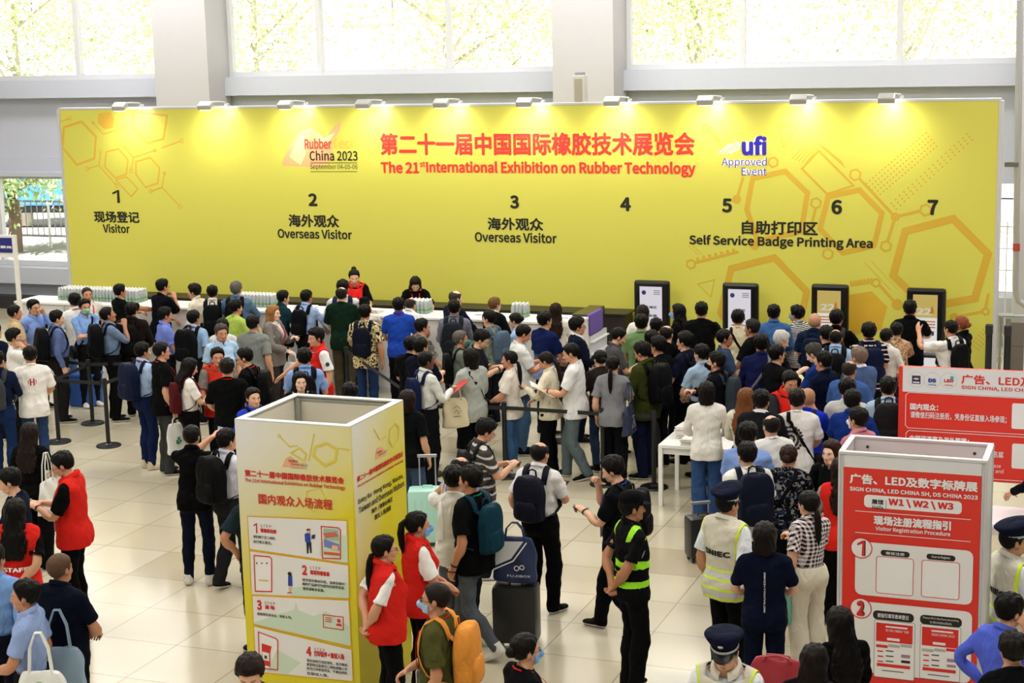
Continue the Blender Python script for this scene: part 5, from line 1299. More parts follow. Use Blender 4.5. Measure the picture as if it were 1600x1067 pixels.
# ---------------------------------------------------------------- belt barriers
POSTS = {}
def post(k, px, py, lab):
    q = at_z(px, py); t = empty('barrier_post', (q[0], q[1], 0)); tag(t, lab, 'barrier post', 'belt barrier posts'); BK = pm('#131315', .35)
    mb = MB(); mb.lathe([(.175, 0), (.178, .012), (.172, .024), (.06, .034), (.035, .05)], n=28); mb.build('base', BK, t)
    mb = MB(); mb.cyl((0, 0, .04), (0, 0, .90), .031, None, 18); mb.build('pole', BK, t)
    mb = MB(); mb.cyl((0, 0, .88), (0, 0, .98), .036, None, 18); mb.cyl((0, 0, .98), (0, 0, .995), .03, None, 18); mb.build('belt_head', pm('#1b1b1d', .4), t)
    POSTS[k] = (t, q)
for k, px, py, lab in (('a', 145, 662, 'black barrier post before the person in the grey blue shirt'), ('b', 170, 697, 'black barrier post nearest the aisle, left of the white carrier bag'), ('c', 92, 691, 'black barrier post beside the white tee with the red emblem'), ('d', 300, 715, 'black barrier post behind the person taking a photo'), ('e', 255, 660, 'black barrier post behind the person with the white carrier bag'), ('f', 790, 745, 'black barrier post behind the person with the tilted phone'),
        ('g', 943, 757, 'black barrier post behind the person with the blue lanyard'), ('h', 545, 640, 'black barrier post beside the person in the scroll print shirt'), ('i', 880, 690, 'black barrier post by the person in grey trousers'), ('j', 1022, 762, 'black barrier post before the person in the olive hoodie'), ('k', -40, 700, 'black barrier post at the left picture edge'), ('l', 10, 645, 'black barrier post behind the person on the phone at left'), ('m', 672, 742, 'black barrier post left of the grey hoodie')): post(k, px, py, lab)
def belt(a, b, z=.92):
    t, p = POSTS[a]; q = POSTS[b][1]; d = np.array([q[0]-p[0], q[1]-p[1], 0]); L = np.linalg.norm(d)
    mb = MB(); mb.box((L/2, 0, z), (L-.06, .004, .05)); o = mb.build('belt', pm('#151517', .7), t); o.rotation_euler = (0, 0, math.atan2(d[1], d[0]))
for a, b in ('cb', 'ca', 'ae', 'be', 'ed', 'fg', 'gj', 'hm', 'kc', 'la', 'fm', 'if'): belt(a, b)
for a, b in ('cb', 'ca', 'kc'): belt(a, b, .30) if False else None
# ---------------------------------------------------------------- tall yellow sign box
BX0, BX1, BY0, BY1, BZ = -7.13, -6.04, 11.88, 12.95, 2.44
box = empty('sign_box', ((BX0+BX1)/2, (BY0+BY1)/2, 0)); tag(box, 'tall hollow yellow and white square sign box with four entry steps', 'sign'); bo = ((BX0+BX1)/2, (BY0+BY1)/2, 0)
def grad_mat(nm, axis, a0, a1, zlo, zhi):
    m, n = newmat(nm, '#e5d92c', .4); tc = n.node('ShaderNodeTexCoord'); sp = n.node('ShaderNodeSeparateXYZ'); n.link(tc.outputs['Object'], sp.inputs[0])
    r1 = n.node('ShaderNodeMapRange'); n.link(sp.outputs[axis], r1.inputs[0]); r1.inputs[1].default_value = a0; r1.inputs[2].default_value = a1
    r2 = n.node('ShaderNodeMapRange'); n.link(sp.outputs[2], r2.inputs[0]); r2.inputs[1].default_value = zhi; r2.inputs[2].default_value = zlo
    k = n.math('MINIMUM', n.math('ADD', n.math('MULTIPLY', r1.outputs[0], .62), r2.outputs[0]), 1.0)
    n.link(n.mix(k, lin('#e9e8e6'), lin('#e3d524')), n.b.inputs['Base Color']); return m
def panel(mb, nm, m, par=box, org=bo): return mb.build(nm, m, par, loc=org)
mb = MB(); mb.box(((BX0+BX1)/2, BY0+.02, BZ/2), (BX1-BX0, .04, BZ)); panel(mb, 'front_panel', grad_mat('front fade', 0, -.45, .60, .9, 2.3))
mb = MB(); mb.box((BX1-.02, (BY0+BY1)/2+.02, BZ/2), (.04, BY1-BY0-.042, BZ)); panel(mb, 'side_panel', grad_mat('side fade', 1, -.45, .25, .5, 2.6))
mb = MB(); mb.box(((BX0+BX1)/2-.021, BY1-.02, BZ/2), (BX1-BX0-.044, .04, BZ)); panel(mb, 'back_panel', pm('#dcd6cb', .6))
mb = MB(); mb.box((BX0+.02, (BY0+BY1)/2, BZ/2), (.04, BY1-BY0-.084, BZ)); panel(mb, 'side_panel', pm('#dcd6cb', .6))
for c, d in ((((BX0+BX1)/2, BY0+.035, BZ+.004), (BX1-BX0, .07, .014)), (((BX0+BX1)/2, BY1-.035, BZ+.004), (BX1-BX0, .07, .014)), ((BX0+.035, (BY0+BY1)/2, BZ+.0035), (.07, BY1-BY0-.142, .014)), ((BX1-.035, (BY0+BY1)/2, BZ+.0035), (.07, BY1-BY0-.142, .014))): mb = MB(); mb.box(c, d, bev=.003); panel(mb, 'top_rail', ALU)
for sx in (BX0+.06, BX1-.06):
    for sy in (BY0+.06, BY1-.06): mb = MB(); mb.cyl((sx, sy, 0), (sx, sy, BZ-.01), .028, None, 12); panel(mb, 'post', ALUD)
for yy in (BY1-.05,): mb = MB(); mb.box(((BX0+BX1)/2, yy, BZ-.03), (BX1-BX0-.1, .012, .02)); panel(mb, 'groove', ALUD)
FP = Print((0, BY0, 0), (1, 0, 0), (0, 0, 1), (0, -1, 0)); fp = lambda px, py: (lambda q: (q[0], q[2]))(at_y(px, py, BY0)); r3 = lambda x, y: (350+x/4, 600+y/4); r4 = lambda x, y: (350+x/4, 800+y/4)
def F4(t, x0, y0, x1, y1, m, bold=0.0, lift=3): fit(FP, fp, t, *r4(x0, y0), *r4(x1, y1), m, bold, lift)
def F3(t, x0, y0, x1, y1, m, bold=0.0, lift=2): fit(FP, fp, t, *r3(x0, y0), *r3(x1, y1), m, bold, lift)
R2 = inkm('#d9281e'); GY = inkm('#5d5d5a'); WP_ = inkm('#ecebe8'); ORG = inkm('#e7b32e'); PG = inkm('#cfe3cb')
F3('第二十一届中国国际橡胶技术展览会', 132, 557, 750, 600, R2, .02); F3('The 21st International Exhibition on Rubber Technology', 133, 610, 757, 640, R2, .01); F3('国内观众入场流程', 218, 702, 678, 767, R2, .012)
LY = inkm('#e2cf4a'); FP.poly([fp(*r3(*q)) for q in ((365, 518), (385, 465), (415, 450), (450, 480), (520, 525))], inkm('#efb48a')); F3('Rubber', 408, 470, 465, 487, R2, .01, 3); F3('China 2023', 418, 494, 522, 510, BLK, .0, 3); F3('September 04-05-06', 420, 520, 520, 530, GY, 0, 3)
for L, wd in (([(570, 395), (640, 370), (705, 410), (695, 480), (630, 510), (560, 450)], .022), ([(420, 430), (470, 400), (515, 440), (500, 480)], .014), ([(520, 670), (600, 650), (640, 720), (560, 800), (510, 760)], .008)): FP.line([fp(*r3(*q)) for q in L], wd, LY, 0, True)
for L in ([(345, 325), (410, 390), (460, 385)], [(565, 310), (545, 400), (530, 480)], [(700, 400), (785, 410)]): FP.line([fp(*r3(*q)) for q in L], .010, LY)
FP.ring(*fp(*r3(345, 325)), .014, .006, LY)
for L in ([(148, 25), (770, 52), (775, 320), (160, 232)], [(162, 240), (780, 330), (785, 540), (172, 515)], [(176, 520), (782, 550), (797, 840), (185, 700)], [(187, 710), (800, 858), (808, 1058), (199, 998)]): FP.poly([fp(*r4(*q)) for q in L], WP_); FP.line([fp(*r4(*q)) for q in L], .010, ORG, 1, True)
for L in ([(600, 190), (772, 140), (775, 316), (600, 275)], [(420, 470), (783, 440), (785, 536), (420, 522)], [(190, 690), (330, 640), (440, 610), (450, 560), (465, 610), (560, 650), (640, 620), (795, 720), (797, 836), (187, 698)], [(330, 860), (480, 940), (400, 1010), (270, 995)]): FP.poly([fp(*r4(*q)) for q in L], PG, 1)
for a in (('1', 187, 68, 210, 130), ('2', 490, 330, 521, 392), ('3', 208, 548, 238, 610), ('4', 517, 838, 548, 898)): F4(*a, R2, .03)
for x, y in ((230, 78), (538, 340), (255, 560), (565, 850)): F4('S T E P', x, y, x+66, y+17, inkm('#a03a35'))
F4('登录和注册', 230, 104, 330, 130, R2, .03); F4('填写问卷信息', 540, 366, 662, 395, R2, .03); F4('进 场', 258, 582, 318, 607, R2, .03); F4('打印证件 + 验证入场', 565, 874, 752, 910, R2, .03)
for t, x0, y0, x1 in (('请扫描下方二维码，', 185, 148, 325), ('进行观众登记。', 185, 178, 300), ('填写相关展会问卷，选择您感兴', 492, 425, 755), ('趣的产品即可为您列出推荐该品', 492, 450, 752), ('要求请联系客服。', 496, 473, 630), ('请携带好身份证，有序入场。', 210, 636, 425), ('请在自助打印区排队，出示微信', 520, 930, 772), ('或官网注册成功二维码或输入手', 520, 955, 772), ('机号打印参观凭证，于展会闸机', 520, 980, 772), ('处验证入场。', 520, 1003, 655)): F4(t, x0, y0, x1, y0+19, GY, .008)
def figpx(pts, m, lift=2): FP.poly([fp(*r4(*q)) for q in pts], m, lift)
SKI, NAV = inkm('#e2b79a'), inkm('#2747a8'); figpx([(520, 128), (540, 128), (545, 190), (512, 190)], NAV); figpx([(505, 135), (522, 130), (520, 182), (508, 182)], NAV); figpx([(516, 188), (548, 188), (550, 255), (540, 255), (533, 205), (530, 258), (520, 258)], inkm('#23243a')); FP.disc(*fp(*r4(530, 116)), .022, SKI, 3); figpx([(519, 104), (541, 104), (541, 112), (519, 114)], inkm('#222222'), 4); figpx([(550, 142), (573, 138), (570, 166), (548, 166)], inkm('#33364a'), 3)
figpx([(402, 398), (428, 396), (430, 462), (402, 460)], NAV); figpx([(405, 460), (428, 462), (422, 500), (408, 500)], SKI); FP.disc(*fp(*r4(413, 386)), .020, inkm('#222222'), 3); figpx([(398, 500), (425, 500), (425, 506), (398, 506)], inkm('#c43a35'), 3)
def phone(x0, y0, x1, y1, sk, inner):
    P_ = [(x0, y0), (x1-12, y0+sk), (x1, y0+sk+14), (x1, y1), (x0+8, y1-sk*.3)]; figpx(P_, inkm('#f3f1ee'), 1); FP.line([fp(*r4(*q)) for q in P_], .010, R2, 3, True)
phone(610, 88, 730, 290, 10, 0); figpx([(622, 100), (718, 108), (722, 180), (626, 170)], inkm('#9fc7a6'), 3); figpx([(626, 165), (722, 200), (724, 240), (628, 215)], inkm('#7b86c9'), 4); figpx([(620, 130), (700, 122), (720, 150), (640, 160)], inkm('#d96a64'), 5); figpx([(625, 245), (725, 255), (726, 272), (628, 262)], inkm('#e05b2a'), 4); figpx([(680, 205), (715, 210), (716, 238), (675, 235)], inkm('#f0c48a'), 5)
phone(190, 270, 300, 495, 8, 0); figpx([(220, 420), (280, 425), (280, 432), (220, 428)], inkm('#e8c35a'), 3)
for x in (207, 238, 270): FP.disc(*fp(*r4(x, 318)), .008, GY, 3, 8)
phone(217, 748, 338, 985, 40, 0); figpx([(238, 818), (300, 838), (290, 880), (292, 965), (240, 950)], R2, 4); figpx([(242, 868), (284, 880), (286, 930), (244, 920)], inkm('#f0efec'), 5); figpx([(256, 892), (272, 896), (272, 916), (256, 912)], inkm('#35343a'), 6)
P_ = [(622, 640), (746, 655), (748, 735), (624, 718)]; FP.line([fp(*r4(*q)) for q in P_], .008, R2, 3, True)
for k in range(3): figpx([(635, 655+12*k), (675, 659+12*k), (675, 664+12*k), (635, 660+12*k)], R2, 3)
FP.disc(*fp(*r4(720, 678)), .018, R2, 3); figpx([(702, 708), (708, 694), (733, 697), (740, 713)], R2, 3)
SPn = Print((BX1, 0, 0), (0, 1, 0), (0, 0, 1), (1, 0, 0)); sp_ = lambda px, py: (lambda q: (q[1], q[2]))(at_x(px, py, BX1))
def S3(t, xa, ya, xb, yb, hpx, m, bold=0.0, lift=2):   # a line whose middle runs from (xa,ya) to (xb,yb)
    v, f = text_mesh(t, 1, bold, 'LEFT'); a = sp_(*r3(xa, ya)); b = sp_(*r3(xb, yb)); mn, mx_ = v.min(0), v.max(0); xm, ym = (xa+xb)/2, (ya+yb)/2
    hh = sp_(*r3(xm, ym-hpx/2))[1]-sp_(*r3(xm, ym+hpx/2))[1]; zc = (a[1]+b[1])/2
    v = (v-mn)/(mx_-mn)*[b[0]-a[0], hh]+[a[0], zc-hh/2]; SPn.add(v, f, m, lift, True)
S3('第二十一届中国国际橡胶技术展览会', 830, 588, 1116, 440, 36, R2, .02); S3('The 21st International Exhibition on Rubber Technology', 832, 636, 1118, 482, 20, R2, .01)
S3('Entry for  Hong Kong, Macao,', 836, 733, 1116, 577, 40, BLK, .012); S3('Taiwan and Overseas Visitors', 840, 782, 1124, 622, 40, BLK, .012); S3('海外 / 港澳台地区', 920, 793, 1050, 722, 34, BLK, .012); S3('观众入场流程', 938, 828, 1040, 776, 34, BLK, .012)
SPn.poly([sp_(*r3(*q)) for q in ((943, 472), (955, 400), (985, 390), (1000, 410), (1012, 440))], inkm('#efb48a')); S3('Rubber', 955, 428, 985, 412, 16, R2, .01, 3); S3('China 2023', 960, 445, 1015, 415, 14, BLK, 0, 3)
SPn.line([sp_(*r3(*q)) for q in ((1035, 290), (1070, 245), (1092, 270), (1088, 345), (1055, 390), (1033, 360))], .018, LY, 0, True)
for L in ([(935, 280), (975, 350)], [(985, 345), (1010, 325)]): SPn.line([sp_(*r3(*q)) for q in L], .010, LY)
for P_, nm in ((FP, 'lettering'), (SPn, 'lettering')): o = P_.build(nm, box); o.location = (-bo[0], -bo[1], 0)
# ---------------------------------------------------------------- red light box
QX0, QX1, QY0, QY1, QZ = -2.07, -.97, 12.27, 12.83, 2.4
rb = empty('sign_box', ((QX0+QX1)/2, (QY0+QY1)/2, 0)); tag(rb, 'red and white registration procedure sign box in an aluminium frame', 'sign'); ro = ((QX0+QX1)/2, (QY0+QY1)/2, 0)
REDB = pm('#e23326', .4); WB = pm('#dfe0e2', .5); RP = lambda mb, nm, m: mb.build(nm, m, rb, loc=ro)
mb = MB(); mb.box(((QX0+QX1)/2, QY0+.02, (QZ-.11)/2), (QX1-QX0-.08, .03, QZ-.11)); RP(mb, 'front_panel', REDB)
mb = MB(); mb.box(((QX0+QX1)/2, QY0+.02, QZ-.06), (QX1-QX0-.08, .03, .10)); RP(mb, 'header', WB)
mb = MB(); mb.box(((QX0+QX1)/2, QY1-.02, QZ/2), (QX1-QX0-.08, .03, QZ-.02)); RP(mb, 'back_panel', WB)
for x in (QX0+.02, QX1-.02): mb = MB(); mb.box((x, (QY0+QY1)/2, QZ/2), (.03, QY1-QY0-.08, QZ-.02)); RP(mb, 'side_panel', WB)
for x in (QX0+.03, QX1-.03):
    for y in (QY0+.02, QY1-.02):
        mb = MB()
        for dx in (-.022, 0, .022): mb.cyl((x+dx, y, 0), (x+dx, y, QZ), .0125, None, 10)
        RP(mb, 'post', ALU)
for c, d in ((((QX0+QX1)/2, QY0+.02, QZ), (QX1-QX0, .045, .025)), (((QX0+QX1)/2, QY1-.02, QZ), (QX1-QX0, .045, .025)), ((QX0+.02, (QY0+QY1)/2, QZ-.001), (.045, QY1-QY0-.088, .024)), ((QX1-.02, (QY0+QY1)/2, QZ-.001), (.045, QY1-QY0-.088, .024))): mb = MB(); mb.box(c, d, bev=.005); RP(mb, 'top_rail', ALU)
for x in (QX0+.14, QX1-.14): mb = MB(); mb.cyl((x, QY1-.045, QZ-.07), (x, QY1-.035, QZ-.07), .012, None, 10); RP(mb, 'screw', pm('#333333', .4))
RPn = Print((0, QY0+.005, 0), (1, 0, 0), (0, 0, 1), (0, -1, 0)); rp = lambda px, py: (lambda q: (q[0], q[2]))(at_y(px, py, QY0)); q5 = lambda x, y: (1200+x/4, 560+y/4); q8 = lambda x, y: (1200+x/4, 800+y/4)
WI, RI = inkm('#efeeee'), inkm('#dc2c22')
fit(RPn, rp, '广告、LED及数字标牌展', 1327.5, 746, 1528, 762, WI, .025); fit(RPn, rp, 'SIGN CHINA, LED CHINA SH, DS CHINA 2023', 1327.5, 767, 1528, 775, WI, .02)
def rrect(x0, y0, x1, y1, m, lift, r, line=None):
    a = rp(x0, (y0+y1)/2); b = rp(x1, (y0+y1)/2); lo = rp((x0+x1)/2, y1)[1]; hi = rp((x0+x1)/2, y0)[1]
    if line:
        p = []
        for cx_, cz_, a0 in ((b[0]-r, hi-r, 0), (a[0]+r, hi-r, 90), (a[0]+r, lo+r, 180), (b[0]-r, lo+r, 270)): p += [(cx_+r*math.cos(math.radians(a0+t)), cz_+r*math.sin(math.radians(a0+t))) for t in (0, 30, 60, 90)]
        RPn.line(p, line, m, lift, True)
    else: RPn.rect(a[0], lo, b[0], hi, m, lift, r)
rrect(1350, 778, 1503, 798, WI, 1, .03); fit(RPn, rp, '展馆', 1362, 780, 1380.5, 788, BLK, .02, 2); fit(RPn, rp, 'Halls', 1363, 789.5, 1380.5, 795.5, BLK, .01, 2); rrect(1384, 781, 1384.8, 795, BLK, 2, 0); fit(RPn, rp, 'W1 \\ W2 \\ W3', 1388, 781.5, 1490, 795, RI, .03, 2)
def hline(y, x0=1336, x1=1517): a = rp(x0, y); b = rp(x1, y); z = rp((x0+x1)/2, y)[1]; RPn.line([(a[0], z), (b[0], z)], .005, WI, 1)
hline(805); fit(RPn, rp, '现场注册流程指引', 1365, 809.5, 1486, 824.5, WI, .03); fit(RPn, rp, 'Visitor Registration Procedure', 1368, 826.5, 1485, 835, WI, .015); hline(839)
rrect(1336, 853, 1520, 937, WP_, 1, .05); rrect(1334, 947, 1518, 1058, WP_, 1, .05)
for n_, (x, y) in (('1', (1346, 856)), ('2', (1345, 950))):
    RPn.disc(*rp(x, y), .082, WI, 2, 28); RPn.ring(*rp(x, y), .080, .008, RI, 3, 28); fit(RPn, rp, n_, x-5.5, y-12, x+6.5, y+12, BLK, .06, 4); fit(RPn, rp, n_, x-6.5, y-12, x+5, y+12, RI, .04, 5)
for t, x0, y0, x1, y1 in (('微信注册', 1376, 860.5, 1421.5, 869.5), ('Scan to Register', 1447.5, 866.5, 1493, 875.5)): rrect(x0, y0, x1, y1, BLK, 2, .022); fit(RPn, rp, t, x0+8, y0+2.2, x1-8, y1-2.2, WI, .005, 3)
rrect(1369, 871, 1427, 928.5, inkm('#f4f3f2'), 2, .02); rrect(1369, 871, 1427, 928.5, RI, 3, .02, .005); rrect(1440, 877, 1499, 934.5, inkm('#f4f3f2'), 2, .02); rrect(1440, 877, 1499, 934.5, RI, 3, .02, .005)
rrect(1364, 956, 1428, 970, BLK, 2, .03); fit(RPn, rp, '按指引填写表单登记', 1371, 959.5, 1420, 966.5, WI, .008, 3); rrect(1437.5, 963, 1503, 977.5, BLK, 2, .03); fit(RPn, rp, 'Please fill in the form according', 1442, 965.5, 1498, 969.5, WI, 0, 3); fit(RPn, rp, 'to the instructions', 1453, 971, 1487, 975, WI, 0, 3)
for x0, dy, t in ((1366, 0, 0), (1437.5, 6.5, 1)):
    rrect(x0, 971+dy, x0+63, 1060+dy*.4, inkm('#f1f0ee'), 2, .01); rrect(x0, 971+dy, x0+63, 1060+dy*.4, GY, 3, .01, .003); rrect(x0+3, 975+dy, x0+60, 1004+dy, RI, 3, 0); rrect(x0+18, 979+dy, x0+52, 981.5+dy, WI, 4, 0); fit(RPn, rp, '第23届上海国际广告展' if not t else 'SIGN CHINA 2023', x0+18, 984+dy, x0+54, 988+dy, WI, 0, 4); rrect(x0+20, 997+dy, x0+40, 1001+dy, WI, 4, .006)
    for k in range(3): rrect(x0+3+19*k, 1007+dy, x0+21+19*k, 1011.5+dy, RI if k == (0 if not t else 2) else inkm('#b9b6b3'), 3, 0)
    for k in range(3): rrect(x0+5, 1016+dy+8*k, x0+14, 1018+dy+8*k, RI, 3, 0); rrect(x0+18, 1016+dy+8*k, x0+30, 1018+dy+8*k, GY, 3, 0)
    rrect(x0+42, 1023+dy, x0+56, 1028+dy, inkm('#a58594'), 3, 0); rrect(x0+42, 1032+dy, x0+56, 1036+dy, BLK if not t else inkm('#a58594'), 3, 0); rrect(x0+4, 1038+dy, x0+56, 1043+dy, RI, 3, 0); rrect(x0+12, 1048+dy, x0+46, 1049.5+dy, GY, 3, 0)
o = RPn.build('lettering', rb); o.location = (-ro[0], -ro[1], 0)
# ---------------------------------------------------------------- red banner board behind it
NY = 17.78; nb = empty('banner_board', (-1.2, NY, 0)); tag(nb, 'wide red board with white header and three round logos standing behind the red sign box', 'sign')
a = at_y(1405, 572, NY); zt = 2.0; nx0 = a[0]; nx1 = .35; zb = .78
mb = MB(); mb.box(((nx0+nx1)/2, NY+.03, (zt+zb)/2), (nx1-nx0, .06, zt-zb)); mb.build('board', REDB, nb, loc=(-1.2, NY, 0))
for x in (nx0+.05, nx1-.05): mb = MB(); mb.box((x, NY+.06, zt/2), (.05, .05, zt-.02)); mb.build('leg', ALU, nb, loc=(-1.2, NY, 0))
NP_ = Print((0, NY, 0), (1, 0, 0), (0, 0, 1), (0, -1, 0)); np2 = lambda px, py: (lambda q: (q[0], q[2]))(at_y(px, py, NY))
za = np2(1411, 572)[0]; zh = np2(1480, 615)[1]; NP_.rect(za, zh, nx1, zt, WB, 0, 0)
for x, m_, t in ((1431.7, inkm('#20285e'), 0), (1456.7, inkm('#2c3aa0'), 1), (1482.5, inkm('#d2372c'), 2)):
    q = np2(x, 593+(x-1431)*.03); NP_.ring(*q, .085, .006, inkm('#c9cad0'), 1, 24)
    if t == 0: NP_.rect(q[0]-.045, q[1]-.045, q[0]+.045, q[1]+.045, m_, 2); NP_.disc(q[0], q[1]+.01, .03, inkm('#c9b98a'), 3, 14, .012); NP_.rect(q[0]-.035, q[1]-.035, q[0]+.035, q[1]-.022, WI, 3)
    elif t == 1: NP_.text('DS', q[0], q[1]-.02, .135, m_, .05, .085, lift=2); NP_.text('China', q[0], q[1]-.058, .05, m_, .02, .08, lift=2)
    else: NP_.text('LED', q[0], q[1]-.015, .11, m_, .04, .10, lift=2); NP_.rect(q[0]+.015, q[1]+.0, q[0]+.05, q[1]+.05, inkm('#3aa8b8'), 1); NP_.text('CHINA', q[0], q[1]-.055, .045, m_, .02, .085, lift=2)
fit(NP_, np2, '广告、LED及数字标牌展', 1502, 589.5, 1712, 604.5, RI, .018); fit(NP_, np2, 'SIGN CHINA, LED CHINA SH, DS CHINA 2023', 1502, 607, 1712, 614, RI, .015)
fit(NP_, np2, '国内观众：', 1422, 630.5, 1466, 641, WI, .02); fit(NP_, np2, '请微信扫码注册后，凭身份证直接入场参观；', 1422.5, 646, 1573, 657.5, WI, .01); fit(NP_, np2, '中國港澳臺及海外觀眾：', 1421, 682, 1514, 693, WI, .02)
fit(NP_, np2, '请于现场扫码注册，凭证件及名片实名認', 1422, 701, 1568, 711, WI, .01); fit(NP_, np2, 'Overseas visitors please', 1482, 722, 1564, 730, WI, 0); fit(NP_, np2, 'scan to register and', 1500, 731, 1568, 739, WI, 0)
for y0, y1 in ((617, 673), (677, 745)):
    x0_ = np2(1415, (y0+y1)/2)[0]; lo = np2(1500, y1)[1]; hi = np2(1500, y0)[1]; NP_.line([(nx1-.03, hi), (x0_+.03, hi), (x0_, hi-.03), (x0_, lo+.03), (x0_+.03, lo), (nx1-.03, lo)], .006, WI, 1)
for y0, y1 in ((630, 670), (693, 732)):
    x0_ = np2(1581, (y0+y1)/2)[0]; lo = np2(1590, y1)[1]; hi = np2(1590, y0)[1]; NP_.rect(x0_, lo, x0_+.29, hi, WI, 2, .02)
o = NP_.build('lettering', nb); o.location = (1.2, -NY, 0)
# ---------------------------------------------------------------- tables, crates, cases, pipes
def table(x0, x1, y0, y1, h, lab, col='#e9e8e4'):
    t = empty('table', ((x0+x1)/2, (y0+y1)/2, 0)); tag(t, lab, 'table'); w_, d_ = x1-x0, y1-y0
    mb = MB(); mb.box((0, 0, h-.02), (w_, d_, .04), bev=.006); mb.build('tabletop', pm(col, .4), t); mb = MB(); mb.box((0, 0, h-.08), (w_-.08, d_-.08, .08)); mb.build('apron', pm(col, .5), t)
    for sx in (-1, 1):
        for sy in (-1, 1): mb = MB(); mb.box((sx*(w_/2-.025), sy*(d_/2-.025), (h-.04)/2), (.05, .05, h-.04)); mb.build('leg', pm(col, .5), t)
table(-5.28, -4.30, 18.5, 19.3, .76, 'white table with booklets beside the person in white shirt and jeans')
table(-2.0, .6, 16.3, 17.0, .74, 'white and red service table under the red board', '#e7dfe2'); table(-20.9, -20.1, 22.6, 23.4, .95, 'white side table at the left picture edge')
for k, (x, y, n_) in enumerate(((-5.05, 19.0, 9), (-4.9, 18.68, 5))):
    mb = MB()
    for i in range(n_): mb.box((RNDE.uniform(-.012, .012), RNDE.uniform(-.012, .012), .008+.016*i), (.23, .30, .015), rz=RNDE.uniform(-.12, .12))
    o = mb.build('booklet_stack', pm('#dcd8cf', .6)); o.location = (x, y, .76); tag(o, ('taller stack of booklets on the far edge of the white table', 'low stack of booklets on the near edge of the white table')[k], 'booklets')
def suitcase(px, py, h, w_, d_, col, lab, rz, hl=.35, ribs=True):
    q = at_z(px, py, h); t = empty('suitcase', (q[0], q[1], 0), rz); tag(t, lab, 'suitcase', 'suitcases on the floor'); m_ = pm(col, .4)
    mb = MB(); mb.box((0, 0, .05+(h-.05)/2), (w_, d_, h-.05), bev=.045); sh_ = mb.build('shell', m_, t, smooth=True)
    if ribs:
        mb = MB()
        for k in range(5): mb.box((-w_*.32+w_*.16*k, -d_/2+.004, h*.52), (.018, .014, h*.66), bev=.004); mb.box((-w_*.32+w_*.16*k, d_/2-.004, h*.52), (.018, .014, h*.66), bev=.004)
        mb.build('ribs', m_, sh_)
    mb = MB(); mb.tube([(-.06, 0, h-.01), (-.05, 0, h+.025), (.05, 0, h+.025), (.06, 0, h-.01)], .010, 8); mb.build('carry_handle', m_, t)
    mb = MB(); mb.cyl((-.09, d_*.3, h-.02), (-.09, d_*.3, h+hl), .009, None, 8); mb.cyl((.09, d_*.3, h-.02), (.09, d_*.3, h+hl), .009, None, 8); mb.box((0, d_*.3, h+hl), (.22, .03, .035), bev=.008); mb.build('trolley_handle', pm('#a9acb0', .3, .6), t)
    for sx in (-1, 1):
        for sy in (-1, 1): mb = MB(); mb.cyl((sx*w_*.38-.012, sy*d_*.3, .03), (sx*w_*.38+.012, sy*d_*.3, .03), .03, None, 12); mb.build('wheel', pm('#1a1a1b', .5), t)
    return q
suitcase(668, 762, .66, .44, .27, '#a9d8c9', 'mint green ribbed suitcase behind the masked red vest staff member', .35)
q = suitcase(806, 912, .60, .42, .27, '#19191b', 'black suitcase with a navy paper bag on top in the aisle', .15, .38, False); QB = q
suitcase(1098, 805, .50, .36, .24, '#18181a', 'black suitcase right of the person in white shirt and jeans', .6, .12, False)
q = at_z(112, 641); t = empty('waste_bin', (q[0], q[1]+.4, 0)); tag(t, 'blue bin on the floor behind the barrier belts at left', 'bin'); mb = MB(); mb.box((0, 0, .25), (.42, .34, .5), bev=.03); mb.build('body', pm('#1f4f9e', .5), t); mb = MB(); mb.box((0, 0, .51), (.46, .38, .04), bev=.012); mb.build('rim', pm('#2a62b8', .5), t)
# navy shop bag on the black case
o = bag_mesh(.40, .42, .14, '#1d2c52', 'gift_bag', .14); o.location = (QB[0], QB[1], .63); o.rotation_euler = (0, 0, .15); tag(o, 'navy and white paper bag standing on the black suitcase', 'bag')
P_ = Print((0, -.085, 0), (1, 0, 0), (0, 0, 1), (0, -1, -.15)); P_.text('FUJIBOX', .05, .065, .085, WI, .0, .22); P_.poly([(-.19, .40), (.10, .41), (-.02, .24), (-.19, .16)], inkm('#d9dce0'), 1); P_.line([(-.19, .13), (0, .22), (.13, .40)], .012, WI, 2); P_.ring(.03, .15, .022, .008, WI, 1); P_.ring(.08, .16, .020, .008, WI, 1); P_.build('lettering', o)
# behind the wall: tall grey unit, pipes, crates
q = at_y(907, 163, 28.2); t = empty('ventilation_unit', (q[0], 28.2, 0)); tag(t, 'tall grey box unit standing behind the wall top before the middle column', 'unit'); mb = MB(); mb.box((0, 0, 2.48), (.22, .2, 4.96), bev=.01); mb.build('case', pm('#c9c7c4', .5), t); mb = MB(); mb.box((0, -.105, 4.55), (.14, .01, .7)); mb.build('grille', pm('#a39c90', .6), t); mb = MB(); mb.box((.0, 0, 4.985), (.16, .1, .05)); mb.build('bracket', pm('#8b8b8b', .5), t)
t = empty('drain_pipe', (0, 0, 0)); tag(t, 'grey bent pipe right of the yellow wall', 'pipe'); P_ = [tuple(at_y(x, y, 27.6)) for x, y in ((1594, 0), (1592, 120), (1590, 250), (1588, 380), (1587, 445), (1588, 460), (1592, 470), (1600, 476), (1640, 480))]
mb = MB(); mb.tube(P_, .055, 12); o = mb.build('tube', pm('#b3b2b4', .4, .2), t); mb = MB(); mb.tube([P_[3], tuple(at_y(1588, 392, 27.6))], .058, 12); mb.build('red_marking', pm('#b8443c', .6), o); q = at_y(1581, 257, 27.6); mb = MB(); mb.box(tuple(q), (.22, .12, .07)); mb.build('clamp', pm('#6d6a66', .5), o)
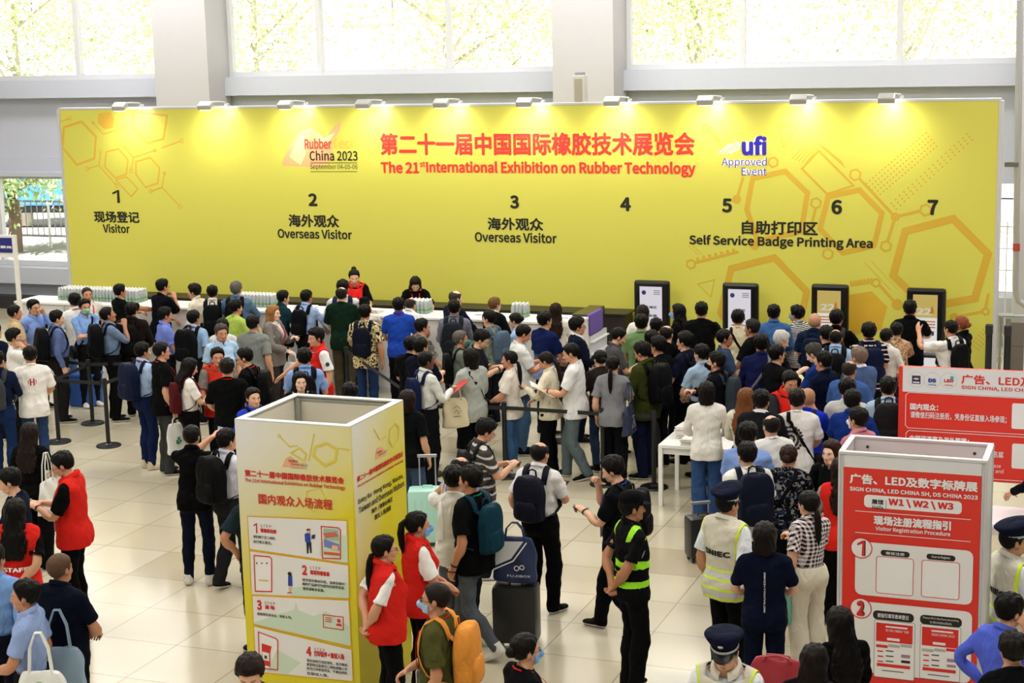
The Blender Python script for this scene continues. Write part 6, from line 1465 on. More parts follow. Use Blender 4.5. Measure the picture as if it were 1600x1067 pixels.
t = empty('railing', (-1.3, 27.0, 0)); tag(t, 'thin grey railing right of the yellow wall', 'railing'); za = at_y(1570, 493, 27.0)[2]
mb = MB(); mb.cyl((-.75, 0, za), (2.2, 0, za), .03, None, 8); mb.build('rail', ALUD, t)
for x in (-.7, .7, 2.1): mb = MB(); mb.cyl((x, 0, 0), (x, 0, za), .025, None, 8); mb.build('post', ALUD, t)
k = 0; TOPL = ['lower', 'middle', 'upper']
for j in range(3):
    for i in range(3):
        mb = MB(); mb.box((0, 0, .19), (.46, .42, .38), bev=.01); o = mb.build('carton', pm('#6d675c', .7, 0, .2)); o.location = (-1.55+.50*i, 26.2, .38*j); tag(o, 'grey brown carton right of the yellow wall, %s in its %s stack' % (TOPL[j], ('nearest', 'second', 'third')[i]), 'carton', 'cartons beside the wall')
        mb = MB(); mb.box((0, -.213, .19), (.03, .006, .385)); mb.box((0, 0, .3835), (.03, .43, .006)); mb.build('strap', pm('#dcdad6', .5), o)
for px, py, lab in ((1572, 605, 'black folding stand before the cartons'), (1543, 606, 'black folding stand at the wall end')):
    q = at_y(px, py, 25.6); t = empty('folded_stand', (q[0], 25.6, 0)); tag(t, lab, 'stand'); mb = MB(); mb.cyl((0, 0, .03), (0, 0, 1.05), .05, None, 12); mb.build('pole', pm('#161618', .5), t); mb = MB(); mb.box((0, 0, 1.08), (.11, .11, .16), bev=.02); mb.build('head', pm('#202022', .5), t); mb = MB(); mb.cyl((0, 0, 0), (0, 0, .04), .16); mb.build('base', pm('#161618', .5), t)
t = empty('lattice_panel', (at_y(1566, 430, 28.6)[0], 28.6, 0)); tag(t, 'white wire lattice panel leaning behind the right wall end', 'panel'); mb = MB()
for k in range(4): mb.box((-.18+.12*k, 0, 1.2), (.018, .018, 2.4))
for k in range(7): mb.box((0, .018, .1+.37*k), (.38, .016, .018))
mb.build('lattice', pm('#e4e4e6', .5), t)
# ticket office sign at the left
t = empty('post_sign', (at_y(27, 430, 23.3)[0], 23.3, 0)); tag(t, 'blue ticket sign on a white post frame at the left edge', 'sign'); zs = at_y(10, 367, 23.3)[2]; ze = at_y(10, 402, 23.3)[2]
mb = MB(); mb.box((0, 0, zs/2), (.06, .06, zs)); mb.box((-1.2, 0, zs/2), (.06, .06, zs)); mb.build('posts', pm('#e6e4de', .5), t)
mb = MB(); mb.box((-.6, 0, (zs+ze)/2), (1.2, .05, zs-ze), bev=.004); f_ = mb.build('frame', pm('#e6e4de', .5), t); mb = MB(); mb.box((-.6, -.03, (zs+ze)/2+.02), (1.12, .01, (zs-ze)*.66)); s_ = mb.build('sign_face', pm('#252a78', .4), t)
P_ = Print((0, -.035, 0), (1, 0, 0), (0, 0, 1), (0, -1, 0)); P_.text('取票处', -.22, (zs+ze)/2-.03, .14, WI, .02, .38); P_.build('lettering', s_)
# ================================================================ the crowd: crown pixel, heading and height | who | top | legs | hair | arms (left right) | extras
CROWD = '''
-10 505 45 1.720 | in a navy tee half cut by the left edge, behind the white tee | tee #20263a | trousers #1d1e22 | short | down down | 
-6 548 20 1.750 | in dark denim at the left edge with a grey backpack | long #27324d denim | slim #2a3f66 denim | short | down phone | ex=packslim:#4a4d52/grey ref=in~dark~denim~at~the~left~edge
21 476 80 1.740 | in a beige polo at far left, looking right | polo #cdb893 | trousers #2a2a2e | crop | down low | skin=2
51 468 150 1.730 | in a light blue shirt rubbing the nose, wearing glasses | long #8ea9de | trousers #22252e | short | face down | ex=glasses head=-10
20 514 95 1.700 | in a white tee talking on a phone at far left | tee #e9e8e5 | trousers #1c1c20 | full | down ear | ex=phoneR:#9a9488/grey skin=1 ref=in~a~white~tee~at~far~left
46 541 0 1.740 | in a white tee with a red emblem on the back | tee #efece6 | slim #43587c denim | short | low low | ex=crew shoes=#d9d6d0
88 485 78 1.710 | in a slate blue shirt with belly, standing behind belts at left | long #6d7da6 | trousers #2c2a2a | short | down straight | fat=.5 ex=packbig:#17181c/black nod=5 wide=.03 ref=in~a~slate~blue~shirt~behind~the~belts
116 459 -15 1.740 | in a white polo with red lanyard seen from behind, left of the mint mask | polo #ece9e4 | slim #7d9cc6 denim | full | low low | ex=lanyard
135 448 165 1.720 | with shaved hair facing forward behind the mint mask | polo #e9e2da | trousers #222226 | buzz #3a3029 | down reach | ex=lanyard skin=2
131 467 158 1.720 | in a light blue shirt with a mint face mask, arms folded | long #93b2e0 | trousers #1f2026 | short | cross cross | ex=mask:#9fd6b8,slingL:#17181b/black ref=with~the~mint~face~mask
163 480 78 1.760 | in a grey blue shirt with rolled sleeves looking up right | rolled #7e93ae | trousers #17171a | crop | down chin | ex=packbig:#15161a/black nod=-14 skin=3 ref=in~a~grey~blue~shirt~with~rolled~sleeves
186 444 62 1.720 | in a black tee and glasses reaching along the counter | tee #15161a | trousers #1c1c20 | short | reach far | ex=glasses fat=.2
204 473 20 1.760 | in a dark olive brown jacket seen from behind | jacket #2d2620 | trousers #1c1b1c | short | low low | ex=pack:#161616/black fat=.3 ref=in~a~dark~olive~brown~jacket
253 436 55 1.802 | in a tall navy tee leaning an elbow on the counter | tee #151823 | trousers #16181f | short | counter chin | ex=glasses lean=8
258 480 75 1.730 | in a lavender blue shirt in profile, below the tall navy tee | tucked #8190d6 | trousers #1b1d28 | short | down low | nod=6
303 444 -60 1.734 | in a cream shirt leaning left at the counter | long #e3dac9 | trousers #2c2c30 | full | low counter | lean=12
331 446 5 1.723 | in a white shirt with a black backpack, facing the counter | long #e3ded2 | trousers #25262c | short | counter counter | ex=pack:#17181c/black ref=in~white~beside~the~grey~haired~denim~shirt
368 440 18 1.799 | with grey hair in a denim shirt leaning on the counter | longout #6f8ca8 denim | trousers #2a2d38 | short #6f6a66 | counter counter | ex=packslim:#1a1a1d/black ref=with~grey~hair~in~a~denim~shirt
301 485 35 1.720 | in a pale blue shirt with red lanyard and black shoulder straps | tucked #a3c0e0 | trousers #1e2026 | short | phone down | ex=lanyard,packbig:#16171b/black ref=in~pale~blue~behind~the~lavender~shirt
367 469 55 1.700 | in a lime green tee seen from behind | tee #b9cf6a | trousers #23242a | full | down low | ex=crossL_
347 498 10 1.600 | with long black hair behind the grey haired one in pale blue | tucked #dcdcdc | trousers #222222 | bob | low low | fem=1
345 506 162 1.730 | with grey hair facing forward in a pale blue short sleeved shirt | tucked #b3cfe8 | trousers #2a2f3c | short #55504c | down down | skin=2 fat=.3 nod=4
394 493 25 1.750 | in a heather grey tee seen from behind | tee #8f938f | trousers #3a3b3e | short | down down | 
250 534 72 1.778 | in a black tee with orange lanyard holding a phone and a white carrier bag | tee #131316 | trousers #4a4a4a | crop | phone bag | ex=glasses,lanyard:#e8472c,phoneL,watch:R shoes=#1c1c1d fat=.15 ref=in~a~black~tee~with~orange~lanyard
221 535 60 1.722 | with red lanyard and navy backpack behind the black tee with phone | tucked #b9cdec | slim #27345a denim | short | low low | ex=lanyard,packbig:#232b45/navy shoes=#d3c6ab ref=left~of~the~black~tee~with~orange~lanyard
299 560 72 1.630 | in a white blouse with long black hair reading papers | tucked #efebe6 | trousers #141416 | long | belly phone | fem=1 ex=lanyard,packslim:#5c1f24/maroon,paperR nod=18 ref=in~a~white~blouse~with~long~black~hair
339 543 172 1.700 | in a red staff vest facing forward behind the black tee | vest #d2402f plain #8c8780 | trousers #1d1d20 | short | belly low | skin=2
354 560 8 1.750 | in a black tee with red neck cord, right of the white blouse | tee #121214 | trousers #1d1d20 | short #2a221c | low bag | ex=lanyard ref=in~a~black~tee~with~red~neck~cord
380 544 -72 1.730 | in black with glasses and orange lanyard facing left | tee #141417 | trousers #1f1f23 | short | low phone | ex=glasses,lanyard:#e8472c,pack:#1a1a1d/black nod=12 ref=in~black~with~glasses~facing~left
394 605 145 1.640 | in a royal blue polo with dark hair behind the yellow sign box | polo #3550c4 | trousers #1d1d20 | tight #1a1512 low | down down | fem=1 ex=packslim:#17181b/black head=10 skin=0 ref=in~a~royal~blue~polo~behind~the~yellow~box
298 664 18 1.712 | in a black polo photographing with a raised phone | polo #111113 | slim #1a2033 | crop | snapL snapR | ex=phoneR:#2a2c33/black shoes=#e0ddd6 wide=.03 ref=taking~a~photograph~in~a~black~polo
352 670 50 1.709 | in a white shirt with a black backpack left of the sign box | long #d9d8e4 | trousers #2e2f31 | short | low low | ex=packbig:#17181a/black shoes=#151515 stride=.25 ref=in~a~white~shirt~beside~the~yellow~box
45 661 28 1.620 | with long brown hair and blue strap in a black dress | tucked #141416 | wide #141416 | long #2a1d18 | down low | fem=1 ex=shtoteR:#d8d5cf/white_tote_with_blue_strap ref=in~a~black~dress~at~left
91 707 -72 1.760 | in a red vest over black tee checking a phone, left aisle | vest #d6362e plain #141416 | trousers #121214 | short | phone phone | ex=glasses,lanyard:#e9e5e0,phoneR:#d9d6d2/white,watch:L nod=22 ref=in~a~red~vest~over~a~black~tee
10 732 -75 1.740 | in a navy tee with bowed head at the left edge | tee #1d2238 | trousers #17171b | short | low phone | nod=15
22 780 18 1.640 | with long black hair in a red vest lettered STAFF at left | vest #d6362e plain #121214 | trousers #151515 | long | behind behind | fem=1
90 864 42 1.740 | with a shaved head in a navy polo, lower left | polo #141a2c | trousers #16171c | buzz #6b5240 | low low | skin=2 fat=.35
40 906 -72 1.680 | in a pale blue shirt carrying cloth bags, bottom left | tucked #9fb2da | trousers #23252c | short | low down | skin=2 ex=shtoteL:#e9ebe6/white_printed_cloth_bag,shtoteR:#8fa7bd/blue_flowered_cloth_bag stride=.3 ref=in~pale~blue~at~bottom~left
-14 850 30 1.740 | in light blue at the bottom left edge | long #86a8d8 | trousers #1c2030 | short | down down | 
388 1029 190 1.660 | with short brown hair at the bottom edge before the sign box | tee #2a2a30 | trousers #222226 | full #2a1c14 | down down | nod=22
400 738 -20 1.720 | in dark teal mostly hidden behind the sign box | tee #2b3a40 | trousers #151517 | short | hip hip | shoes=#1a1a1b
426 477 118 1.660 | with long blonde hair in a grey blazer holding a phone | blazer #8a8580 plain #d8d4d0 | trousers #4a4745 | long #a5794e | phone low | fem=1 ex=lanyard,phoneL,shtoteR:#d9cf7a/yellow_handbag,toteR:#dfe0e0/white_paper_bag skin=6 ref=with~long~blonde~hair~in~a~grey~blazer
442 454 58 1.679 | in a teal jacket bent over the counter | longout #22424c | trousers #23252b | short | counter counter | lean=14 ex=slingL:#17181b/black ref=in~a~teal~jacket
478 453 38 1.702 | in a pale blue shirt with glasses and a slim black shoulder bag | long #a9bfe4 | trousers #1e2026 | short | counter counter | ex=glasses,packslim:#141519/black lean=6 skin=3 ref=in~pale~blue~right~of~the~teal~jacket
553 421 178 1.811 | in a red vest with hair bun behind the counter | vest #d6362e plain #141416 | trousers #161618 | tight #16120f bun | low counter | fem=1 ex=lanyard nod=16
535 437 8 1.886 | in a white shirt with dark straps beyond the dark green tee | long #dedfdc | trousers #25262c | short | counter counter | ex=packslim:#26314a/navy ref=in~white~beyond~the~dark~green~tee
533 447 14 1.847 | in a dark green tee standing at the counter | tee #1b3324 | trousers #56503f | bald #2b2420 | low low | skin=6
569 466 8 1.602 | in a cap and white top between the dark green tee and the scroll print | tee #e4e1da | trousers #22242a | short | counter face | ex=cap:#15171c
569 476 18 1.750 | in a black and cream scroll print shirt with a navy backpack | tee #d8c9a0 floral | slim #33496e denim | short | low down | ex=packslim:#1b2030/navy ref=in~a~black~and~cream~scroll~print~shirt
622 465 4 1.750 | in a royal blue polo facing the counter | polo #2f56b4 | trousers #15171f | short | low low | ex=lanyard
649 435 178 1.690 | in black with hanging long hair stooping behind the counter | tee #141417 | trousers #161618 | long | counter counter | fem=1 ex=lanyard nod=34 lean=10
641 464 28 1.647 | with thin grey hair in a white polo writing at the counter | polo #e6e5e1 | trousers #2a2c33 | bald #3c3733 | counter counter | lean=16 skin=2
493 513 -115 1.760 | in a red vest lettered STAFF pointing aside with one arm | vest #d6362e plain #efeeea | trousers #1c1c20 | full | down point | nod=4
475 545 2 1.730 | in a pale blue shirt with black backpack straps before the red vest | tucked #93b1e2 | trousers #20222a | full | low low | ex=packslim:#1a1b1f/black ref=in~pale~blue~before~the~pointing~staff~member
468 581 170 1.640 | with black hair and a white face behind the sign box | tee #131316 | trousers #18181a | long | down down | fem=1 skin=6
546 599 0 1.660 | with black hair just showing above the sign box rim | tee #1e1f26 | trousers #18181a | full | down down | 
636 610 25 1.640 | with brown hair in a loose black tee wheeling the mint suitcase | tee #16161a | wide #56677e denim | bob #2a1a14 | down down | fem=1 shoes=#e6e4e0
664 549 62 1.740 | in a white long sleeved shirt with navy straps holding red cards | long #dedfda | trousers #1a1b1e | crop #0d0b0a | low phone | ex=packslim:#1e2b4e/navy,paperR:#c23a30/red_cards,toteR:#d9cda8/beige_paper_bag skin=5 ref=in~white~right~of~the~yellow~box
641 526 30 1.694 | in a black tee just beyond the navy tee, left of the grey hoodie | tee #16161a | trousers #1a1a1e | short | low low | 
656 528 42 1.746 | in a navy tee just left of the grey hoodie | tee #191d2e | trousers #1a1a1e | short | low phone | 
658 498 62 1.710 | in a mottled grey tee with glasses, right of the royal blue polo | tee #6f6d64 camo | trousers #222429 | short | low low | ex=glasses fat=.2
711 453 58 1.782 | with a balding head in a navy jacket at the counter | jacket #1c2337 | trousers #22242c | bald #4a423d | counter counter | skin=6 lean=6
709 469 8 1.770 | in a grey long sleeved shirt with a dark grey backpack | long #80818f | trousers #1d1e24 | short | low phone | ex=pack:#2a2f36/dark_grey ref=in~a~grey~long~sleeved~shirt~at~the~counter
718 516 80 1.695 | with grey hair and a teal mask in a grey tee | tee #7c857c | trousers #26282d | crop #6b665f | low phone | ex=mask:#58b3a6,packslim:#1b1c1f/black skin=2 ref=with~grey~hair~and~a~teal~mask
757 517 96 1.725 | in a charcoal tee with glasses bending over a phone | tee #252730 | trousers #1b1c20 | full | phone phone | ex=glasses,phoneR,watch:R nod=26 ref=in~a~charcoal~tee~bending~over
765 485 -55 1.704 | in a sage grey tee with a blue grey backpack looking left | tee #8f9689 | trousers #26282e | short | low low | ex=pack:#5f7083/blue_grey ref=in~a~sage~grey~tee~looking~left
772 464 45 1.685 | with sunglasses on fair hair in a black blazer | blazer #18181b plain #e6e2dc | trousers #1a1a1d | tight #7a5a3c low | low low | fem=1 ex=glasses skin=6
803 489 -62 1.616 | with black hair bun in a light blue blouse | tucked #a9c1dd | trousers #2a2c33 | tight #18130f lowbun | low low | fem=1 nod=16
735 545 -38 1.680 | in a pale grey hoodie with crossbody strap | jacket #b4b8b2 | wide #17171a | bob | low belly | fem=1 ex=slingL:#1b1b1e/black fat=.3 ref=in~a~pale~grey~hoodie
797 548 -75 1.620 | with a ponytail in a white tee and jeans holding a camera | tee #e3ddd4 | slim #55799f denim | tight #16120f low | camera2 low | fem=1 ex=cameraL shoes=#d8d4c8
822 507 74 1.800 | in a large white tee looking down right | tee #dcdcda | slim #5a7795 denim | crop | phone phone | nod=24 fat=.35
850 487 48 1.780 | in a navy tee fading to pale at the hem | tee #1f2c5c grad | trousers #1c1e26 | short | low low | ex=glasses
868 474 8 1.640 | with very long brown hair in a white blouse | long #e5e0d8 | trousers #2c2c30 | long #2f1d15 | low low | fem=1
901 496 78 1.750 | in a navy suit and white shirt with glasses | blazer #1c2236 plain #ebedf0 | trousers #1a1f30 | full | low phone | ex=glasses,phoneR ref=in~a~navy~suit~with~glasses
849 550 -70 1.619 | in a cream cardigan with a ponytail looking at a phone | longout #e6e0cb | trousers #161618 | tight #241611 low | phone low | fem=1 ex=phoneL nod=20 ref=in~a~cream~cardigan~with~a~ponytail
889 536 -78 1.781 | in a white tee and grey trousers reading a booklet | tee #e3e3e2 | trousers #6a7578 | crop | read low | ex=bookL,watch:L nod=16 stride=.3 shoes=#161618 fat=.1 ref=in~a~white~tee~and~grey~trousers
938 547 -22 1.600 | in a dark taupe tee with tied black hair | tee #3d3633 | slim #4d6280 denim | tight #16120f lowbun | low phone | fem=1
957 556 15 1.641 | in a grey tee with a navy printed tote bag | tee #8f9095 | wide #191a1f | tight #16120f low | down phone | fem=1 ex=shtoteR:#1b2440/navy_printed_tote shoes=#e4e2da ref=in~a~grey~tee~with~tied~hair
971 512 76 1.734 | in a grey polo bowing over a phone at the yellow wall | polo #5a5a5c | trousers #24262b | crop | low phone | ex=phoneR nod=24 ref=in~a~grey~polo~at~the~yellow~wall
1002 491 6 1.790 | in a sage green polo seen from behind | polo #7e9a6c | trousers #2a2c30 | short | low phone | 
1004 477 0 1.660 | with a brown bob in a white tee at the kiosk under 4 | tee #e9e6e0 | slim #33496e denim | bob #2a1c16 | low reach | fem=1
1025 497 0 1.670 | with black hair right of the brown bob | tee #2b2d36 | trousers #222429 | short | low low | 
1060 475 -70 1.660 | with long black hair and blue mask in a black top at the wall | longout #161619 | trousers #18181b | long | low low | fem=1 ex=mask:#7fb9ea
1096 472 4 1.780 | in a black tee with spiky hair at the wall beside the kiosk under 5 | tee #131417 | trousers #1c1d22 | short | low reach | fat=.2
1041 507 18 1.785 | with thinning hair in a large black tee | tee #131316 | trousers #1c1d22 | bald #221d1a | down low | fat=.35
1018 517 30 1.633 | with black hair between the olive hoodie and the black tee | tee #252830 | trousers #1c1d22 | full | low low | 
1071 519 -60 1.744 | with black hair and glasses in a navy tee with purple collar | tee #23253d | trousers #1f2026 | full | low low | ex=glasses,packslim:#20242e/dark ref=in~a~navy~tee~with~purple~collar
1029 526 -48 1.735 | with swept black hair facing left behind the olive hoodie | tee #1b1c22 | trousers #1c1d22 | full | low low | 
1001 535 -55 1.759 | in an olive hoodie with a large black backpack | jacket #454a24 | trousers #1f2740 | full | low down | ex=packbig:#151619/black,glasses nod=16 shoes=#141416 ref=in~an~olive~hoodie
1097 538 -40 1.720 | in a light blue shirt beside the black mask | tucked #a7bccf | trousers #23252c | short | low low | 
1131 514 80 1.730 | in a grey blue tee with glasses and a flat top, looking right | tee #41526e | trousers #22252e | crop | low phone | ex=glasses skin=3
1120 550 -75 1.740 | in a black jacket with black mask and grey backpack | jacket #14161d | trousers #17181d | short | low phone | ex=mask:#1a1a1c,pack:#3a434b/grey,phoneR:#8d8aa0/grey ref=with~the~black~face~mask
1153 485 2 1.700 | in a cream tee with a black diagonal strap at the kiosk under 5 | tee #d9d0b4 | trousers #3a3c40 | full | low reach | ex=slingL:#161618/black ref=in~a~cream~tee~at~the~kiosk~under~5
1176 499 -62 1.720 | with greying hair in black, just right of the diagonal strap | tee #18181b | trousers #202126 | short #2d2a28 | low low | skin=3 ex=packslim:#141417/black ref=with~greying~hair~in~black
1209 476 0 1.761 | in a denim blue shirt at the wall between kiosks 5 and 6 | long #4f74a8 | trousers #23262e | short | low low | 
1246 478 -50 1.699 | in a black and white striped polo with glasses and blue mask | polo #1a1a1d stripes | trousers #1d1e23 | full | low low | ex=glasses,mask:#79b4e4
1273 489 8 1.760 | with a bald head in a dark navy shirt before the kiosk under 6 | polo #1d2f4c | trousers #20222a | buzz #c9a083 | low low | skin=6 ex=packslim:#1c2a3f/navy ref=with~a~bald~head~before~the~kiosk~under~6
1225 517 72 1.760 | with white hair and glasses in black looking down | tee #16161a | trousers #1e1f25 | short #c9c6c0 | low phone | ex=glasses nod=22 skin=6
1190 523 -4 1.779 | in a broad navy tee with a grey diagonal strap | longout #262c5a | trousers #1b1d28 | full | low phone | ex=slingR:#8f8f94/grey fat=.45 ref=in~a~broad~navy~tee
1213 539 50 1.721 | in a black tee just right of the broad navy tee | tee #17171b | trousers #1d1e24 | short | low reach | 
1267 537 -62 1.770 | with greying hair bowing in a blue shirt | polo #22407e | trousers #1e2028 | short #4c4743 | low read | nod=26 skin=6 ex=bookR:#d9d48a/open_yellow_catalogue ref=with~greying~hair~bowing~in~blue
1288 549 -58 1.756 | in a dark navy polo in profile, left of the blue grey suit | polo #141d36 | trousers #1c1e26 | short | low low | 
1307 485 12 1.740 | in a black shirt with a grey strap at the kiosk under 6 | polo #141416 | trousers #1b1c20 | full | low reach | ex=pack:#4a4642/grey ref=in~a~black~shirt~at~the~kiosk~under~6
1292 510 -30 1.680 | with black hair before the kiosk under 6, left of the pale shirt | tee #17181c | trousers #1c1d22 | full | low low | 
1306 513 4 1.740 | in a pale blue shirt with a black backpack, before the kiosk under 6 | tucked #a9c6e6 | trousers #1c1f28 | bald #1f1a17 | low low | ex=pack:#16171b/black ref=with~thin~hair~in~pale~blue~before~kiosk~6
1343 542 -42 1.791 | with fair grey hair in a blue grey suit | blazer #5a6e96 plain #eceef2 | trousers #4a5a7c | short #877668 | low low | skin=6 fat=.2
1358 505 -12 1.743 | in a striped dark polo with a navy backpack | polo #1a1d33 rugby | trousers #1e2028 | full | low low | ex=pack:#1b2544/navy ref=in~a~striped~dark~polo
1401 504 -12 1.623 | in a flowered cream blouse with red glasses cord | tee #cbb292 flowers | trousers #26262b | short | low reach | fem=1 fat=.4 ex=glasses
1422 469 2 1.800 | in a black polo at the kiosk under 7 | polo #121316 | trousers #1a1b20 | short | low reach | fat=.25
1385 513 30 1.613 | in white between the striped polo and the black polo | long #e4e2de | trousers #2a2a30 | tight #18130f | low low | fem=1
1487 500 -42 1.680 | with cropped hair in a white tee raising a hand at kiosk 7 | tee #e3e1dd | trousers #26272c | crop | wave low | ex=packslim:#1b1b1e/black,glasses ref=raising~a~hand~at~the~kiosk~under~7
1503 494 -62 1.660 | with copper hair bun and mask in a black jacket | jacket #17171a | trousers #18181b | tight #8a5236 lowbun | low face | fem=1 ex=mask:#e8e6e2
1104 597 0 1.660 | in a white shirt and jeans beside the white table | longout #e9e6df | wide #47648e denim | bob #1d1412 | low low | fem=1 shoes=#e9e7e2 tuckz
1165 607 18 1.640 | with long copper hair in a striped cream top | long #ddd6c4 wstripes | slim #3c4250 | long #7d5230 | low down | fem=1 ex=shtoteR:#ddd7c2/cream_handbag ref=with~long~copper~hair
1189 609 14 1.774 | in a charcoal suit seen from behind | blazer #23242a plain #e4e4e6 | trousers #22232a | short | low low | 
1236 581 155 1.720 | in a red vest facing forward behind the white tee with a dark ornament | vest #d6362e plain #3a3b40 | trousers #1d1e23 | short | low phone | nod=16 skin=2
1245 608 -6 1.740 | in a white tee with a dark ornament on the back | tee #e9e7e4 | trousers #2a2c34 | short #241a15 | low low | ex=slingL:#1a1a1c/black ref=in~the~white~tee~with~a~back~ornament
1262 606 10 1.667 | in bright blue raising a hand, right of the ornament tee | tee #2740c0 | trousers #1d1f29 | buzz #b98f70 | low chin | skin=2 ex=slingR:#3a342e/dark ref=in~bright~blue~raising~a~hand
1206 647 -22 1.740 | with a balding crown in a white tee and mint neck cord | tee #e6e5e2 | trousers #2a2c33 | bald #1c1714 | low low | ex=glasses
1168 661 16 1.750 | in a light blue polo with tousled black hair | polo #8fa9dc | trousers #24262f | full | low phone | fat=.2
1327 562 18 1.721 | with a thinning crown in a steel blue tee | tee #4e6fa6 | trousers #1f222b | bald #3a322c | low low | fat=.2
1324 592 8 1.720 | in a light grey tee before the steel blue tee | tee #c9c9c4 | trousers #26282f | full | low low | 
1332 609 18 1.760 | in a broad royal navy polo left of the pink shirt | polo #22408a | trousers #1e212b | short | low low | fat=.3
1342 637 -48 1.740 | in a pink shirt with white mask behind the red sign box | polo #c98a94 | trousers #24242b | short | low low | ex=mask:#e8ebee
1388 589 -4 1.760 | in a pale blue shirt with a charcoal backpack left of the red board | tucked #b6c8da | trousers #22252e | short | low low | ex=packbig:#2b2b2e/charcoal ref=in~pale~blue~left~of~the~red~board
1300 688 200 1.639 | with long brown hair in a black top facing forward | longout #151517 | trousers #17171a | long #3a231c | low low | fem=1 skin=6 head=12
1314 716 -10 1.620 | with brown hair in a red vest at the red sign box edge | vest #d6362e plain #9a9590 | trousers #151517 | long #2c1914 | low low | fem=1
1232 695 10 1.621 | with tied brown hair in a grey leaf print top | tee #14161d batik | trousers #1d1d22 | tight #3a231b lowbun | low low | fem=1 fat=.3 ex=slingR:#17171a/black ref=in~a~grey~leaf~print~top
1265 767 -38 1.640 | in a plaid blouse and cream trousers holding a drink | tucked #2d1620 plaid | wide #d9d2c2 | tight #15110f low | down phone | fem=1 ex=phoneR ref=in~a~plaid~blouse
1168 691 -20 1.740 | in a white tee with a navy backpack and face mask | tee #e6e5e0 | trousers #1b1d24 | short | down low | ex=packbig:#1c2236/navy,mask:#e6e9ec ref=in~a~white~tee~behind~the~lettered~vest
1135 765 40 1.760 | seen from behind in a peaked cap and pale lettered safety vest | vest #d8d3c4 hivis #e4e6ec | trousers #141519 | crop | down down | ex=peaked noneck
1195 817 0 1.660 | with brown bob hair in a navy polo with white letters down the back | polo #131c33 | trousers #131c33 | bob #1f1412 | belly belly | fem=1 fat=.2
953 714 -72 1.740 | in a black tee with a blue lanyard and backpack walking left | tee #15161d | trousers #16171c | full | phone chin | ex=lanyard:#2b62c9,pack:#131416/black,watch:L,phoneL nod=18 stride=.45 ref=in~a~black~tee~with~a~blue~lanyard
985 770 68 1.760 | in a black security uniform with lime tape and cap | polo #141518 guard | trousers #131416 | crop | behind behind | ex=cap:#15161a skin=3 shoes=#131313
1272 1008 10 1.600 | with a centre parting of long dark hair, bottom right of the red bag | tee #1c1a20 | trousers #1c1c20 | long #1d1512 | low low | fem=1
1313 950 -25 1.620 | with long black hair in black before the red sign box | longout #121214 | trousers #141416 | long | low low | fem=1
1132 990 192 1.740 | in a peaked cap and sunglasses facing the camera at the bottom | vest #d8d3c4 hivis #e9ebef | trousers #141519 | crop | down down | ex=peaked,glasses:#0a0a0c nod=14
1582 820 62 1.740 | in a peaked cap and safety vest at the right edge | vest #d8d3c4 hivis #e4e6ec | trousers #141519 | crop | down low | ex=peaked
1580 927 42 1.720 | in a cornflower blue shirt holding a phone to the ear, bottom right | long #6577d8 | trousers #1e2130 | short | hip ear | nod=10
1584 990 -20 1.620 | with curly dark hair in the bottom right corner | tee #1a1a1e | trousers #1c1c20 | full #1e1613 | low low | fem=1
598 836 76 1.640 | in a red vest with glasses, low ponytail and hands behind the back | vest #d6362e plain #f0efec | trousers #141416 | tight #15100d low | behind behind | fem=1 ex=glasses fat=.25
650 799 72 1.660 | in a red vest with a blue mask and high ponytail | vest #d6362e plain #efeeea | trousers #141416 | tight #15100d pony | low low | fem=1 ex=mask:#86bdf0
683 909 -72 1.740 | in an olive tee with an orange backpack and blue mask | tee #5d5d36 | trousers #2e3036 | buzz #2a211b | down low | ex=mask:#a6cdea,pack:#e3a04e/orange,glasses,lanyard skin=2 ref=in~an~olive~tee~with~a~blue~mask
818 990 62 1.620 | with a low bun, glasses and blue mask at the bottom edge | tee #17181b | trousers #1c1c20 | tight #15110e lowbun | low low | fem=1 ex=mask:#86bdf0,glasses,lanyard:#e8472c
736 728 -55 1.815 | in a black tee and grey jeans with a teal backpack walking away | tee #131417 | slim #6c7178 denim | short | down low | ex=packslim:#1c4656/teal,watch:L,phoneL,lanyard:#2aa17c stride=.55 shoes=#dcdad4 ref=in~a~black~tee~and~grey~jeans~walking
718 712 38 1.701 | in a blue shirt mostly hidden behind the teal backpack | polo #6f8fd8 | trousers #2a2c33 | bald #1e1815 | low low | 
708 729 15 1.710 | in a loose white tee holding a hand to the ear, wheeling the black case | tee #e8e6e1 | slim #787c80 denim | full | ear down | ex=toteL:#eef0ec/white_plastic_bag wide=.02 ref=in~a~loose~white~tee~hand~to~the~ear
764 656 72 1.700 | in a grey striped polo with glasses tapping a tilted phone | polo #57534f wstripes | trousers #24242a | full | phone phone | ex=glasses,phoneR:#20232a/large_dark,packslim:#2a2a2d/black nod=24 ref=in~a~grey~striped~polo
842 689 30 1.740 | with a bald crown in a white shirt and dark grey backpack | tucked #e6e4e2 | trousers #131417 | bald #1f1815 | pocket phone | ex=pack:#262633/dark_grey,phoneR shoes=#121213 stride=.15 ref=with~a~bald~crown~in~a~white~shirt
1636 668 -70 1.640 | in black with a watch at the table by the red board | longout #141416 | trousers #18181b | long | counter counter | fem=1 ex=lanyard lean=8
'''
